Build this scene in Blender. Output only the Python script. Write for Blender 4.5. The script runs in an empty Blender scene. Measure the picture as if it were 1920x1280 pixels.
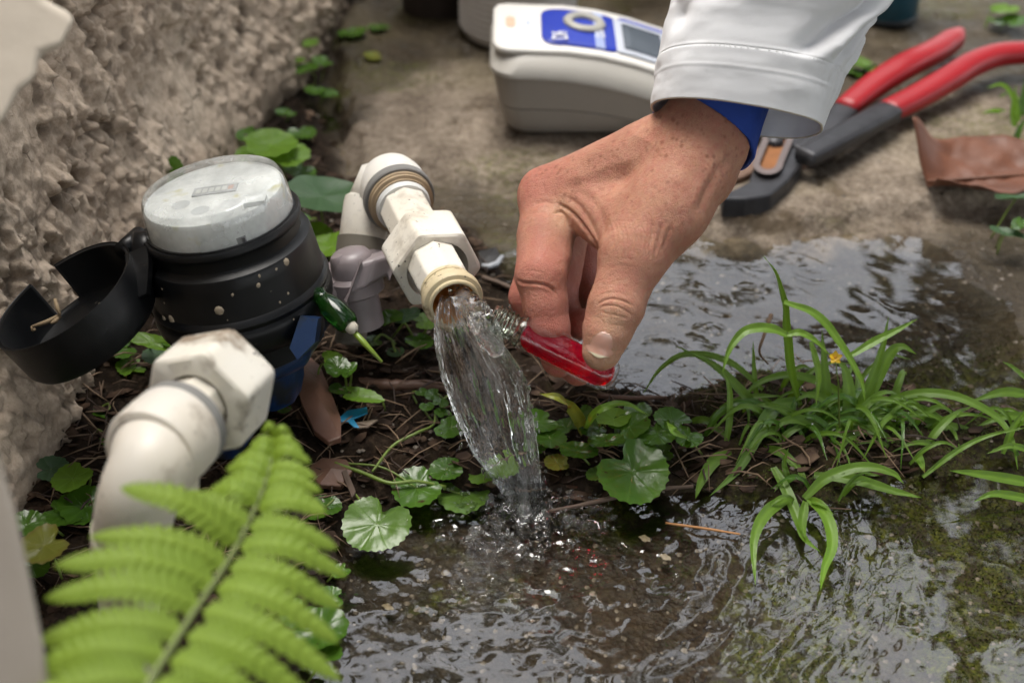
import bpy, bmesh, math, random
import numpy as np
from mathutils import Vector, Matrix

SC = bpy.context.scene
COL = SC.collection
PI = math.pi
R = math.radians

# ---------------------------------------------------------------- camera
CAM_H = 0.43
PITCH = R(36)
LENS = 50.0
FPX = 1920 * LENS / 36.0
cam = bpy.data.cameras.new('camera')
cam_ob = bpy.data.objects.new('camera', cam)
COL.objects.link(cam_ob)
cam_ob.location = (0, 0, CAM_H)
cam_ob.rotation_euler = (PI / 2 - PITCH, 0, 0)
cam.lens = LENS
cam.sensor_width = 36
cam.clip_start = 0.01
cam.clip_end = 200
cam.dof.use_dof = True
cam.dof.focus_distance = 0.615
cam.dof.aperture_fstop = 7.4
cam.dof.aperture_blades = 9
SC.camera = cam_ob

# ---------------------------------------------------------------- world, sun
SUN_EL, SUN_AZ = R(75), R(-38)          # azimuth measured from +Y (away from the camera) towards +X
world = bpy.data.worlds.new('World')
SC.world = world
world.use_nodes = True
wn, wl = world.node_tree.nodes, world.node_tree.links
wn.clear()
w_out = wn.new('ShaderNodeOutputWorld')
w_bg = wn.new('ShaderNodeBackground')
w_sky = wn.new('ShaderNodeTexSky')
w_sky.sky_type = 'NISHITA'
w_sky.sun_disc = False
w_sky.sun_elevation = SUN_EL
w_sky.sun_rotation = SUN_AZ
w_sky.dust_density = 1.2
w_sky.air_density = 1.0
w_hsv = wn.new('ShaderNodeHueSaturation')
w_hsv.inputs['Saturation'].default_value = 0.16     # overcast: nearly grey sky
w_mul = wn.new('ShaderNodeMixRGB')
w_mul.blend_type = 'MULTIPLY'
w_mul.inputs['Fac'].default_value = 1.0
w_tc = wn.new('ShaderNodeTexCoord')
w_noise = wn.new('ShaderNodeTexNoise')              # soft cloud cover
w_noise.inputs['Scale'].default_value = 3.5
w_noise.inputs['Detail'].default_value = 6.0
w_ramp = wn.new('ShaderNodeValToRGB')
w_ramp.color_ramp.elements[0].position = 0.3
w_ramp.color_ramp.elements[0].color = (0.95, 0.97, 1.02, 1)
w_ramp.color_ramp.elements[1].position = 0.72
w_ramp.color_ramp.elements[1].color = (1.75, 1.74, 1.73, 1)
wl.new(w_tc.outputs['Generated'], w_noise.inputs['Vector'])
wl.new(w_noise.outputs['Fac'], w_ramp.inputs['Fac'])
wl.new(w_sky.outputs['Color'], w_hsv.inputs['Color'])
wl.new(w_hsv.outputs['Color'], w_mul.inputs['Color1'])
wl.new(w_ramp.outputs['Color'], w_mul.inputs['Color2'])
wl.new(w_mul.outputs['Color'], w_bg.inputs['Color'])
wl.new(w_bg.outputs['Background'], w_out.inputs['Surface'])
w_bg.inputs['Strength'].default_value = 0.15

sun = bpy.data.lights.new('sun', 'SUN')
sun.energy = 1.35
sun.angle = R(36)
sun.color = (1.0, 0.94, 0.85)
sun_ob = bpy.data.objects.new('sun', sun)
COL.objects.link(sun_ob)
_d = Vector((math.sin(SUN_AZ) * math.cos(SUN_EL), math.cos(SUN_AZ) * math.cos(SUN_EL), math.sin(SUN_EL)))
sun_ob.rotation_euler = _d.to_track_quat('Z', 'Y').to_euler()
sun_ob.location = _d * 5

SC.view_settings.view_transform = 'Standard'
SC.view_settings.look = 'None'
SC.view_settings.exposure = 1.52
SC.view_settings.gamma = 1.0
SC.view_settings.use_curve_mapping = False
SC.render.engine = 'CYCLES'
SC.cycles.use_denoising = True
SC.cycles.max_bounces = 14
SC.cycles.transmission_bounces = 12
SC.cycles.transparent_max_bounces = 24
SC.cycles.diffuse_bounces = 4
SC.cycles.glossy_bounces = 5
SC.cycles.sample_clamp_indirect = 6
SC.cycles.blur_glossy = 0.3

# ---------------------------------------------------------------- helpers
CP, SP = math.cos(PITCH), math.sin(PITCH)


def P(px, py, d):
    """point of the place seen at a photo pixel, d metres along the view axis"""
    u, v = (px - 960) / FPX * d, (640 - py) / FPX * d
    return Vector((u, d * CP + v * SP, CAM_H - d * SP + v * CP))


def G(px, py, z=0.0):
    """the same, on the level z"""
    k = (640 - py) / FPX
    d = (CAM_H - z) / (SP - k * CP)
    return P(px, py, d)


def depth_of(p):
    return p[1] * CP - (p[2] - CAM_H) * SP


def cam_uv(x, y, z):
    """photo pixel of world points (arrays)"""
    d = y * CP - (z - CAM_H) * SP
    v = y * SP + (z - CAM_H) * CP
    return 960 + x / d * FPX, 640 - v / d * FPX


_prng = np.random.RandomState(7)
_PERM = _prng.permutation(4096)
_VALS = _prng.rand(4096) * 2 - 1


def _hash(ix, iy, iz=0, seed=0):
    h = _PERM[(ix + seed * 131) & 4095]
    h = _PERM[(h + iy) & 4095]
    h = _PERM[(h + iz) & 4095]
    return h


def vnoise(x, y, z=None, seed=0):
    """smooth value noise in -1..1"""
    x = np.asarray(x, float); y = np.asarray(y, float)
    x0 = np.floor(x).astype(int); y0 = np.floor(y).astype(int)
    fx = x - x0; fy = y - y0
    fx = fx * fx * fx * (fx * (fx * 6 - 15) + 10); fy = fy * fy * fy * (fy * (fy * 6 - 15) + 10)
    if z is None:
        a = _VALS[_hash(x0, y0, 0, seed)]; b = _VALS[_hash(x0 + 1, y0, 0, seed)]
        c = _VALS[_hash(x0, y0 + 1, 0, seed)]; d = _VALS[_hash(x0 + 1, y0 + 1, 0, seed)]
        return (a + (b - a) * fx) * (1 - fy) + (c + (d - c) * fx) * fy
    z = np.asarray(z, float)
    z0 = np.floor(z).astype(int); fz = z - z0
    fz = fz * fz * fz * (fz * (fz * 6 - 15) + 10)
    r = []
    for k in (0, 1):
        a = _VALS[_hash(x0, y0, z0 + k, seed)]; b = _VALS[_hash(x0 + 1, y0, z0 + k, seed)]
        c = _VALS[_hash(x0, y0 + 1, z0 + k, seed)]; d = _VALS[_hash(x0 + 1, y0 + 1, z0 + k, seed)]
        r.append((a + (b - a) * fx) * (1 - fy) + (c + (d - c) * fx) * fy)
    return r[0] * (1 - fz) + r[1] * fz


def fbm(x, y, z=None, octv=4, seed=0, gain=0.5):
    s = 0; a = 1.0; t = 0; f = 1.0
    for o in range(octv):
        s = s + a * vnoise(x * f, y * f, None if z is None else z * f, seed + o * 17)
        t += a; a *= gain; f *= 2.03
    return s / t


def worley(x, y, seed=0):
    """distance to the nearest of jittered lattice points, and that point's random value"""
    x0 = np.floor(x).astype(int); y0 = np.floor(y).astype(int)
    best = np.full(x.shape, 9.0); val = np.zeros(x.shape)
    for i in (-1, 0, 1):
        for j in (-1, 0, 1):
            h = _hash(x0 + i, y0 + j, 0, seed)
            h2 = _PERM[(h + 77) & 4095]
            cx = x0 + i + 0.5 + 0.45 * _VALS[h]; cy = y0 + j + 0.5 + 0.45 * _VALS[h2]
            d = np.hypot(x - cx, y - cy)
            m = d < best
            best = np.where(m, d, best); val = np.where(m, _VALS[_PERM[(h + 999) & 4095]], val)
    return best, val


def sstep(a, b, x):
    t = np.clip((x - a) / (b - a), 0, 1)
    return t * t * (3 - 2 * t)


def in_poly(px, py, poly):
    """signed distance in pixels (negative inside) to a polygon"""
    px = np.asarray(px, float); py = np.asarray(py, float)
    d = np.full(px.shape, 1e18); s = np.ones(px.shape)
    n = len(poly)
    for i in range(n):
        ax, ay = poly[i]; bx, by = poly[i - 1]
        ex, ey = bx - ax, by - ay
        wx, wy = px - ax, py - ay
        t = np.clip((wx * ex + wy * ey) / (ex * ex + ey * ey + 1e-12), 0, 1)
        d = np.minimum(d, (wx - ex * t) ** 2 + (wy - ey * t) ** 2)
        c1 = py >= ay; c2 = py < by; c3 = ex * wy > ey * wx
        flip = (c1 & c2 & c3) | (~c1 & ~c2 & ~c3)
        s = np.where(flip, -s, s)
    return s * np.sqrt(d)


# ---- mesh linking
def link(name, me, parent=None, mat=None, smooth=True):
    o = bpy.data.objects.new(name, me)
    COL.objects.link(o)
    if parent is not None:
        o.parent = parent
    if mat is not None:
        for m in (mat if isinstance(mat, (list, tuple)) else [mat]):
            me.materials.append(m)
    if smooth:
        me.polygons.foreach_set('use_smooth', [True] * len(me.polygons))
    return o


def mesh_np(name, verts, faces):
    """verts (n,3), faces (m,k) arrays or list"""
    me = bpy.data.meshes.new(name)
    if isinstance(faces, np.ndarray):
        me.vertices.add(len(verts)); me.vertices.foreach_set('co', np.asarray(verts, np.float32).ravel())
        k = faces.shape[1]
        me.loops.add(faces.size); me.loops.foreach_set('vertex_index', faces.astype(np.int32).ravel())
        me.polygons.add(len(faces))
        me.polygons.foreach_set('loop_start', np.arange(0, faces.size, k, dtype=np.int32))
        me.update(calc_edges=True)
    else:
        me.from_pydata([tuple(v) for v in verts], [], faces)
    me.validate()
    return me


def set_attr(me, name, arr):
    a = me.attributes.new(name, 'FLOAT', 'POINT')
    a.data.foreach_set('value', np.asarray(arr, np.float32).ravel())


def obj(name, verts, faces, mat=None, parent=None, smooth=True):
    return link(name, mesh_np(name, verts, faces), parent, mat, smooth)


def tag(o, label=None, cat=None, group=None, kind=None):
    if label: o['label'] = label
    if cat: o['category'] = cat
    if group: o['group'] = group
    if kind: o['kind'] = kind
    return o


def empty(name, loc=(0, 0, 0)):
    o = bpy.data.objects.new(name, None)
    o.empty_display_size = 0.02
    COL.objects.link(o)
    o.location = loc
    return o


class MB:
    """collects geometry for ONE mesh object"""
    def __init__(self):
        self.v = []; self.f = []; self.mi = []; self.n = 0

    def add(self, V, F, m=0):
        b = self.n
        self.v.extend([tuple(p) for p in V]); self.n += len(V)
        self.f.extend([tuple(b + i for i in f) for f in F]); self.mi.extend([m] * len(F))

    def build(self, name, mat=None, parent=None, smooth=True, offset=None):
        V = self.v
        if offset is not None:
            V = [(a[0] - offset[0], a[1] - offset[1], a[2] - offset[2]) for a in V]
        me = bpy.data.meshes.new(name)
        me.from_pydata(V, [], self.f)
        o = link(name, me, parent, mat, smooth)
        if any(self.mi):
            me.polygons.foreach_set('material_index', self.mi)
        return o


def frame_of(axis, up=(0, 0, 1)):
    """orthonormal x, y with z = axis"""
    z = Vector(axis).normalized()
    u = Vector(up)
    if abs(z.dot(u.normalized())) > 0.98: u = Vector((0, 1, 0))
    x = u.cross(z).normalized()
    y = z.cross(x)
    return x, y, z


def tube(mb, pts, rad, seg=10, caps=True, m=0, up=(0, 0, 1), squash=1.0):
    pts = [Vector(p) for p in pts]
    if not hasattr(rad, '__len__'): rad = [rad] * len(pts)
    V = []; F = []
    for i, p in enumerate(pts):
        a = pts[max(i - 1, 0)]; b = pts[min(i + 1, len(pts) - 1)]
        x, y, z = frame_of(b - a, up)
        for k in range(seg):
            t = 2 * PI * k / seg
            V.append(p + (x * math.cos(t) + y * math.sin(t) * squash) * rad[i])
    for i in range(len(pts) - 1):
        for k in range(seg):
            k2 = (k + 1) % seg
            F.append((i * seg + k, i * seg + k2, (i + 1) * seg + k2, (i + 1) * seg + k))
    if caps:
        F.append(tuple(reversed(range(seg)))); F.append(tuple(range((len(pts) - 1) * seg, len(pts) * seg)))
    mb.add(V, F, m)


def lathe(mb, prof, origin, axis, seg=48, up=(0, 0, 1), m=0, poly=None, closed=False, a0=0, a1=None):
    """revolve (radius, height) pairs about axis at origin. poly: function angle -> radius factor"""
    x, y, z = frame_of(axis, up); o = Vector(origin)
    V = []; F = []; n = len(prof)
    full = a1 is None
    segs = seg if full else seg + 1
    for k in range(segs):
        t = a0 + (2 * PI if full else (a1 - a0)) * k / seg
        q = poly(t) if poly else 1.0
        for (r, h) in prof:
            V.append(o + (x * math.cos(t) + y * math.sin(t)) * r * q + z * h)
    for k in range(seg):
        k2 = (k + 1) % segs
        for i in range(n - 1 if not closed else n):
            j = (i + 1) % n
            F.append((k * n + i, k2 * n + i, k2 * n + j, k * n + j))
    mb.add(V, F, m)


def rhex(t, n=6, round_=0.12):
    """radius factor of a rounded n-gon whose apothem is 1"""
    a = PI / n
    s = (t % (2 * a)) - a
    r = 1 / math.cos(s)
    rmax = 1 / math.cos(a)
    lim = 1 + (rmax - 1) * (1 - round_)
    k = 0.012
    return -k * math.log(math.exp(-r / k) + math.exp(-lim / k)) + 0.0


def curve_pts(ctrl, n):
    """Catmull-Rom through control points"""
    c = [np.array(p, float) for p in ctrl]
    c = [2 * c[0] - c[1]] + c + [2 * c[-1] - c[-2]]
    out = []
    segs = len(c) - 3
    for i in range(n):
        t = i / (n - 1) * segs
        k = min(int(t), segs - 1); t -= k
        p0, p1, p2, p3 = c[k:k + 4]
        out.append(0.5 * (2 * p1 + (p2 - p0) * t + (2 * p0 - 5 * p1 + 4 * p2 - p3) * t * t + (3 * p1 - p0 - 3 * p2 + p3) * t ** 3))
    return out


# ---- implicit surfaces
def surface_nets(F, org, h):
    """F < 0 inside; returns verts, quads"""
    s = F < 0
    nx, ny, nz = F.shape
    c = [s[i:nx - 1 + i, j:ny - 1 + j, k:nz - 1 + k] for i in (0, 1) for j in (0, 1) for k in (0, 1)]
    tot = sum(a.astype(np.int8) for a in c)
    act = (tot > 0) & (tot < 8)
    idx = np.argwhere(act)
    vid = np.full(act.shape, -1, np.int64); vid[act] = np.arange(len(idx))
    acc = np.zeros((len(idx), 3)); cnt = np.zeros(len(idx))
    corners = [(i, j, k) for i in (0, 1) for j in (0, 1) for k in (0, 1)]
    for a in corners:
        for ax in range(3):
            if a[ax]: continue
            b = list(a); b[ax] = 1
            fa = F[idx[:, 0] + a[0], idx[:, 1] + a[1], idx[:, 2] + a[2]]
            fb = F[idx[:, 0] + b[0], idx[:, 1] + b[1], idx[:, 2] + b[2]]
            m = (fa < 0) != (fb < 0)
            t = np.where(m, fa / np.where(m, fa - fb, 1), 0)
            p = np.tile(np.array(a, float), (len(idx), 1)); p[:, ax] += t
            acc[m] += p[m]; cnt[m] += 1
    V = (idx + acc / cnt[:, None]) * h + np.array(org)
    Q = []
    for ax in range(3):
        o1, o2 = [(1, 2), (2, 0), (0, 1)][ax]
        sl0 = [slice(1, -1)] * 3; sl0[ax] = slice(0, -1)
        sl1 = [slice(1, -1)] * 3; sl1[ax] = slice(1, None)
        a = s[tuple(sl0)]; b = s[tuple(sl1)]
        e = np.argwhere(a != b)
        inside = a[tuple(e.T)]
        base = e.copy()
        base[:, o1] += 1; base[:, o2] += 1
        def cell(d1, d2):
            q = base.copy(); q[:, o1] -= d1; q[:, o2] -= d2
            return vid[q[:, 0], q[:, 1], q[:, 2]]
        q = np.stack([cell(1, 1), cell(0, 1), cell(0, 0), cell(1, 0)], 1)
        q[~inside] = q[~inside][:, ::-1]
        Q.append(q)
    Q = np.concatenate(Q)
    return V, Q


def vnormals(V, Q):
    a, b, c, d = (V[Q[:, i]] for i in range(4))
    n = np.cross(c - a, d - b)
    N = np.zeros_like(V)
    for i in range(4):
        np.add.at(N, Q[:, i], n)
    return N / (np.linalg.norm(N, axis=1)[:, None] + 1e-12)


class Field:
    """signed distance field on a box, built from rounded cones"""
    def __init__(self, lo, hi, h):
        self.lo = np.array(lo, float); self.h = h
        n = np.ceil((np.array(hi) - self.lo) / h).astype(int) + 1
        self.n = n
        ax = [self.lo[i] + np.arange(n[i]) * h for i in range(3)]
        self.X = np.stack(np.meshgrid(*ax, indexing='ij'), -1).astype(np.float32)
        self.F = np.full(tuple(n), 1.0, np.float32)

    def _box(self, lo, hi, pad):
        a = np.clip(np.floor((np.array(lo) - pad - self.lo) / self.h).astype(int), 0, self.n)
        b = np.clip(np.ceil((np.array(hi) + pad - self.lo) / self.h).astype(int) + 1, 0, self.n)
        return tuple(slice(a[i], b[i]) for i in range(3))

    def cone(self, a, b, ra, rb, k=0.004, squash=None, F=None, sub=False):
        """rounded cone; squash = (direction, factor) flattens along a direction"""
        a = np.array(a, float); b = np.array(b, float)
        rm = max(ra, rb)
        sl = self._box(np.minimum(a, b), np.maximum(a, b), rm + 3 * k + 0.003)
        X = self.X[sl]
        if X.size == 0: return
        pa = X - a; ba = b - a
        if squash is not None:
            u = np.array(squash[0], float); u /= np.linalg.norm(u)
            f = 1 / squash[1] - 1
            pa = pa + np.einsum('...i,i->...', pa, u)[..., None] * u * f
            ba = ba + np.dot(ba, u) * u * f
        L2 = np.dot(ba, ba) + 1e-12
        t = np.clip(np.einsum('...i,i->...', pa, ba) / L2, 0, 1)
        d = np.linalg.norm(pa - t[..., None] * ba, axis=-1) - (ra + (rb - ra) * t)
        if squash is not None: d = d * min(1.0, squash[1])
        F = self.F if F is None else F
        f0 = F[sl]
        if sub:
            d = -d
            hh = np.clip(0.5 - 0.5 * (d - f0) / k, 0, 1) if k > 0 else 0
            F[sl] = f0 * (1 - (1 - hh)) if False else np.maximum(f0, d) + 0.25 * k * np.maximum(0, 1 - np.abs(f0 - d) / k) ** 2
        else:
            F[sl] = np.minimum(f0, d) - 0.25 * k * np.maximum(0, 1 - np.abs(f0 - d) / k) ** 2

    def mesh(self, F=None):
        F = self.F if F is None else F
        return surface_nets(F, self.lo, self.h)


# ---- materials
class NT:
    def __init__(self, name):
        self.m = bpy.data.materials.new(name)
        self.m.use_nodes = True
        self.t = self.m.node_tree
        self.N = self.t.nodes; self.L = self.t.links
        self.N.clear()
        self.out = self.N.new('ShaderNodeOutputMaterial')
        self._obj = None

    def new(self, typ, **kw):
        n = self.N.new(typ)
        for k, v in kw.items(): setattr(n, k, v)
        return n

    def put(self, sock, v):
        if isinstance(v, bpy.types.NodeSocket): self.L.new(v, sock)
        elif v is not None:
            if sock.type == 'RGBA' and not hasattr(v, '__len__'): v = (v, v, v, 1)
            elif sock.type == 'RGBA' and len(v) == 3: v = (*v, 1)
            sock.default_value = v

    def coord(self, which='Object'):
        if self._obj is None: self._obj = self.new('ShaderNodeTexCoord')
        return self._obj.outputs[which]

    def mapping(self, scale=(1, 1, 1), vec=None, rot=(0, 0, 0), loc=(0, 0, 0)):
        n = self.new('ShaderNodeMapping')
        self.put(n.inputs['Vector'], vec or self.coord())
        n.inputs['Scale'].default_value = scale; n.inputs['Rotation'].default_value = rot
        n.inputs['Location'].default_value = loc
        return n.outputs[0]

    def noise(self, scale, detail=4, rough=0.55, dist=0, vec=None):
        n = self.new('ShaderNodeTexNoise')
        self.put(n.inputs['Vector'], vec or self.coord())
        n.inputs['Scale'].default_value = scale; n.inputs['Detail'].default_value = detail
        n.inputs['Roughness'].default_value = rough; n.inputs['Distortion'].default_value = dist
        return n.outputs['Fac']

    def voro(self, scale, vec=None, feature='F1', out='Distance', rnd=1.0):
        n = self.new('ShaderNodeTexVoronoi', feature=feature)
        self.put(n.inputs['Vector'], vec or self.coord())
        n.inputs['Scale'].default_value = scale
        n.inputs['Randomness'].default_value = rnd
        return n.outputs[out]

    def wave(self, scale, dist=0, detail=2, vec=None, direction='X', dscale=1):
        n = self.new('ShaderNodeTexWave', bands_direction=direction)
        self.put(n.inputs['Vector'], vec or self.coord())
        n.inputs['Scale'].default_value = scale; n.inputs['Distortion'].default_value = dist
        n.inputs['Detail'].default_value = detail; n.inputs['Detail Scale'].default_value = dscale
        return n.outputs['Fac']

    def ramp(self, fac, stops, interp='LINEAR'):
        n = self.new('ShaderNodeValToRGB')
        cr = n.color_ramp; cr.interpolation = interp
        while len(cr.elements) < len(stops): cr.elements.new(0.5)
        for e, (p, c) in zip(cr.elements, stops):
            e.position = p
            e.color = (c, c, c, 1) if not hasattr(c, '__len__') else (*c[:3], 1)
        self.put(n.inputs['Fac'], fac)
        return n.outputs['Color']

    def mix(self, fac, a, b, mode='MIX'):
        n = self.new('ShaderNodeMixRGB', blend_type=mode)
        self.put(n.inputs['Fac'], fac); self.put(n.inputs['Color1'], a); self.put(n.inputs['Color2'], b)
        return n.outputs['Color']

    def math(self, op, a, b=None, c=None, clamp=False):
        n = self.new('ShaderNodeMath', operation=op, use_clamp=clamp)
        self.put(n.inputs[0], a)
        if b is not None: self.put(n.inputs[1], b)
        if c is not None: self.put(n.inputs[2], c)
        return n.outputs[0]

    def attr(self, name, out='Fac'):
        n = self.new('ShaderNodeAttribute', attribute_name=name)
        return n.outputs[out]

    def bump(self, height, strength=0.5, dist=0.001, normal=None):
        n = self.new('ShaderNodeBump')
        n.inputs['Strength'].default_value = strength; n.inputs['Distance'].default_value = dist
        self.put(n.inputs['Height'], height)
        if normal is not None: self.put(n.inputs['Normal'], normal)
        return n.outputs[0]

    def bsdf(self, **kw):
        n = self.new('ShaderNodeBsdfPrincipled')
        names = {'color': 'Base Color', 'rough': 'Roughness', 'metal': 'Metallic', 'spec': 'Specular IOR Level', 'ior': 'IOR',
                 'normal': 'Normal', 'coat': 'Coat Weight', 'coat_rough': 'Coat Roughness', 'coat_normal': 'Coat Normal',
                 'trans': 'Transmission Weight', 'sss': 'Subsurface Weight', 'sss_r': 'Subsurface Radius', 'sss_s': 'Subsurface Scale',
                 'sheen': 'Sheen Weight', 'sheen_rough': 'Sheen Roughness', 'alpha': 'Alpha', 'coat_ior': 'Coat IOR'}
        for k, v in kw.items(): self.put(n.inputs[names[k]], v)
        return n.outputs[0]

    def finish(self, shader):
        self.L.new(shader, self.out.inputs['Surface'])
        return self.m


def thin_glass(name, tint=(0.93, 0.93, 0.92), rough=0.01, f0=0.045, haze=None):
    """clear thin glass or film: see-through with a mirror that grows towards grazing angles"""
    t = NT(name)
    lw = t.new('ShaderNodeLayerWeight'); lw.inputs['Blend'].default_value = 0.5
    f = t.math('ADD', t.math('MULTIPLY', t.math('POWER', lw.outputs['Facing'], 5.0), 0.9), f0)
    trn = t.new('ShaderNodeBsdfTransparent'); t.put(trn.inputs['Color'], tint)
    gl = t.new('ShaderNodeBsdfGlossy'); gl.inputs['Roughness'].default_value = rough
    gl.inputs['Color'].default_value = (1, 1, 1, 1)
    m1 = t.new('ShaderNodeMixShader'); t.put(m1.inputs[0], f)
    base = trn.outputs[0]
    if haze is not None:
        df = t.new('ShaderNodeBsdfDiffuse'); df.inputs['Color'].default_value = (*haze[0], 1)
        m2 = t.new('ShaderNodeMixShader'); t.put(m2.inputs[0], t.ramp(t.noise(haze[1], 4, 0.6), [(0.35, haze[2]), (0.70, haze[3])]))
        t.L.new(base, m2.inputs[1]); t.L.new(df.outputs[0], m2.inputs[2]); base = m2.outputs[0]
    t.L.new(base, m1.inputs[1]); t.L.new(gl.outputs[0], m1.inputs[2])
    return t.finish(m1.outputs[0])


def plain(name, color, rough=0.5, bump=None, var=0.12, scale=60, **kw):
    t = NT(name)
    c = Vector(color)
    col = t.mix(t.noise(scale, 4), tuple(c * (1 - var)), tuple(c * (1 + var)))
    nrm = t.bump(t.noise(bump[0], 5), bump[1], bump[2]) if bump else None
    return t.finish(t.bsdf(color=col, rough=rough, normal=nrm, **kw))
# ================================================================ the setting
def wpoly(pts, z=0.0):
    return [(g.x, g.y) for g in (G(px, py, z) for px, py in pts)]


SOIL = wpoly([(-500, 1500), (560, 1500), (600, 1150), (660, 1000), (720, 955), (800, 930), (880, 925), (1020, 930), (1160, 935), (1300, 920),
              (1420, 945), (1560, 960), (1700, 890), (1900, 865), (2300, 850), (2300, 760), (1900, 775), (1760, 760), (1680, 720), (1500, 690), (1400, 700),
              (1260, 745), (1150, 725), (1060, 700), (990, 600), (940, 500), (880, 440), (760, 400), (650, 340), (590, 200), (640, 60),
              (760, -120), (700, -420), (-900, -420)])
SLAB = wpoly([(640, 235), (665, 335), (800, 338), (900, 352), (1000, 372), (1180, 405), (1320, 432), (1480, 436), (1650, 420), (1800, 395), (2300, 330),
              (5000, -460), (1500, -640), (900, -520), (700, -120), (620, 60)])
SHORE = wpoly([(640, 235), (650, 420), (760, 460), (980, 500), (1180, 470), (1320, 452), (1500, 462), (1700, 462), (1840, 560), (1880, 700), (2000, 780),
               (3000, 760), (5000, -460), (1500, -640), (900, -520), (700, -120), (620, 60)])
IMPACT = G(992, 948)
DRY = wpoly([(655, 330), (640, 262), (690, 190), (770, 138), (900, 118), (1240, 100), (1420, 170), (1560, 225), (1640, 262), (1760, 170), (1860, 190),
             (1900, 260), (1990, 380), (1800, 412), (1650, 425), (1480, 428), (1320, 420), (1180, 385), (1000, 352), (900, 335), (800, 326)], 0.01)


def ground_height(x, y):
    d_soil = in_poly(x, y, SOIL) + 0.006 * fbm(x * 70, y * 70, octv=3, seed=3)
    d_slab = in_poly(x, y, SLAB) + 0.007 * fbm(x * 60, y * 60, octv=4, seed=9)
    d_shore = in_poly(x, y, SHORE) + 0.016 * fbm(x * 34, y * 34, octv=4, seed=19)
    soil = 1 - sstep(-0.012, 0.010, d_soil)
    slab = 1 - sstep(-0.010, 0.006, d_slab)
    shore = 1 - sstep(-0.02, 0.012, d_shore)
    n1 = fbm(x * 22, y * 22, octv=5, seed=1)
    n2 = fbm(x * 120, y * 120, octv=4, seed=2)
    w1, _ = worley(x * 150, y * 150, seed=4)
    grit = np.clip(0.5 - w1, 0, 1)
    z = -0.0050 + 0.0022 * n1 + 0.0008 * n2 + 0.0010 * grit
    # wet rim between pool and slab
    zr = 0.0016 + 0.0022 * n1 + 0.0010 * n2 + 0.0012 * grit
    z = z - 0.0020 * sstep(0.60, 0.56, y)
    z = z * (1 - shore) + zr * shore
    zs = 0.010 + 0.0018 * n1 + 0.0007 * n2 + 0.0009 * grit - 0.0035 * sstep(0.35, 0.75, fbm(x * 60, y * 60, octv=3, seed=31))
    z = z * (1 - slab) + zs * slab
    ze = 0.0062 + 0.0042 * n1 + 0.0034 * n2 + 0.0025 * grit + 0.02 * sstep(0.0, 1.0, -d_soil / 0.25)
    z = z * (1 - soil) + ze * soil
    return z, soil, slab, shore


def gz(x, y):
    """ground level at one point"""
    z, _, _, _ = ground_height(np.array([float(x)]), np.array([float(y)]))
    return float(z[0])


def axis_coords(fine, coarse_lo, coarse_hi, steps):
    """fine: list of (start, stop, step)"""
    c = [np.arange(a, b, s) for a, b, s in fine]
    c = np.concatenate(c)
    lo = c[0] - np.geomspace(0.01, c[0] - coarse_lo, steps)[::-1]
    hi = c[-1] + np.geomspace(0.01, coarse_hi - c[-1], steps)
    return np.concatenate([lo, c, hi])


def grid_mesh(name, X, Y, Z):
    nx, ny = X.shape
    V = np.stack([X.ravel(), Y.ravel(), Z.ravel()], 1)
    i, j = np.meshgrid(np.arange(nx - 1), np.arange(ny - 1), indexing='ij')
    a = (i * ny + j).ravel()
    return mesh_np(name, V, np.stack([a, a + ny, a + ny + 1, a + 1], 1))


xs = axis_coords([(-0.30, -0.20, 0.0025), (-0.20, 0.30, 0.00115), (0.30, 0.45, 0.0025)], -30, 30, 26)
ys = axis_coords([(0.33, 0.40, 0.002), (0.40, 0.76, 0.00115), (0.76, 1.15, 0.0024)], -30, 40, 26)
X, Y = np.meshgrid(xs, ys, indexing='ij')
Z, soil, slab, shore = ground_height(X, Y)
far = sstep(1.2, 3.0, np.hypot(X, Y - 0.6))
Z = Z * (1 - far) + 0.01 * far
me = grid_mesh('ground', X, Y, Z)
dry = 1 - sstep(-0.010, 0.014, in_poly(X, Y, DRY) + 0.020 * fbm(X * 40, Y * 40, octv=4, seed=51))
far_dry = sstep(1.25, 1.6, np.hypot(X, Y))
set_attr(me, 'soil', soil); set_attr(me, 'slab', np.maximum(dry, far_dry)); set_attr(me, 'shore', shore)
PXg, PYg = X, Y
moss = sstep(-0.05, 0.35, fbm(X * 26, Y * 26, octv=4, seed=44) + 0.25 * fbm(X * 120, Y * 120, octv=3, seed=45)
             + 0.55 * sstep(0.02, 0.14, X) - 0.45 * sstep(0.02, -0.08, X) - 0.05)
moss = moss * sstep(0.60, 0.555, Y) * (1 - 0.8 * soil)
moss2 = sstep(0.1, 0.5, fbm(X * 16, Y * 16, octv=4, seed=47)) * sstep(0.62, 0.7, Y) * 0.55
set_attr(me, 'moss', np.maximum(moss, moss2 * (1 - soil * 0.5)))


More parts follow.
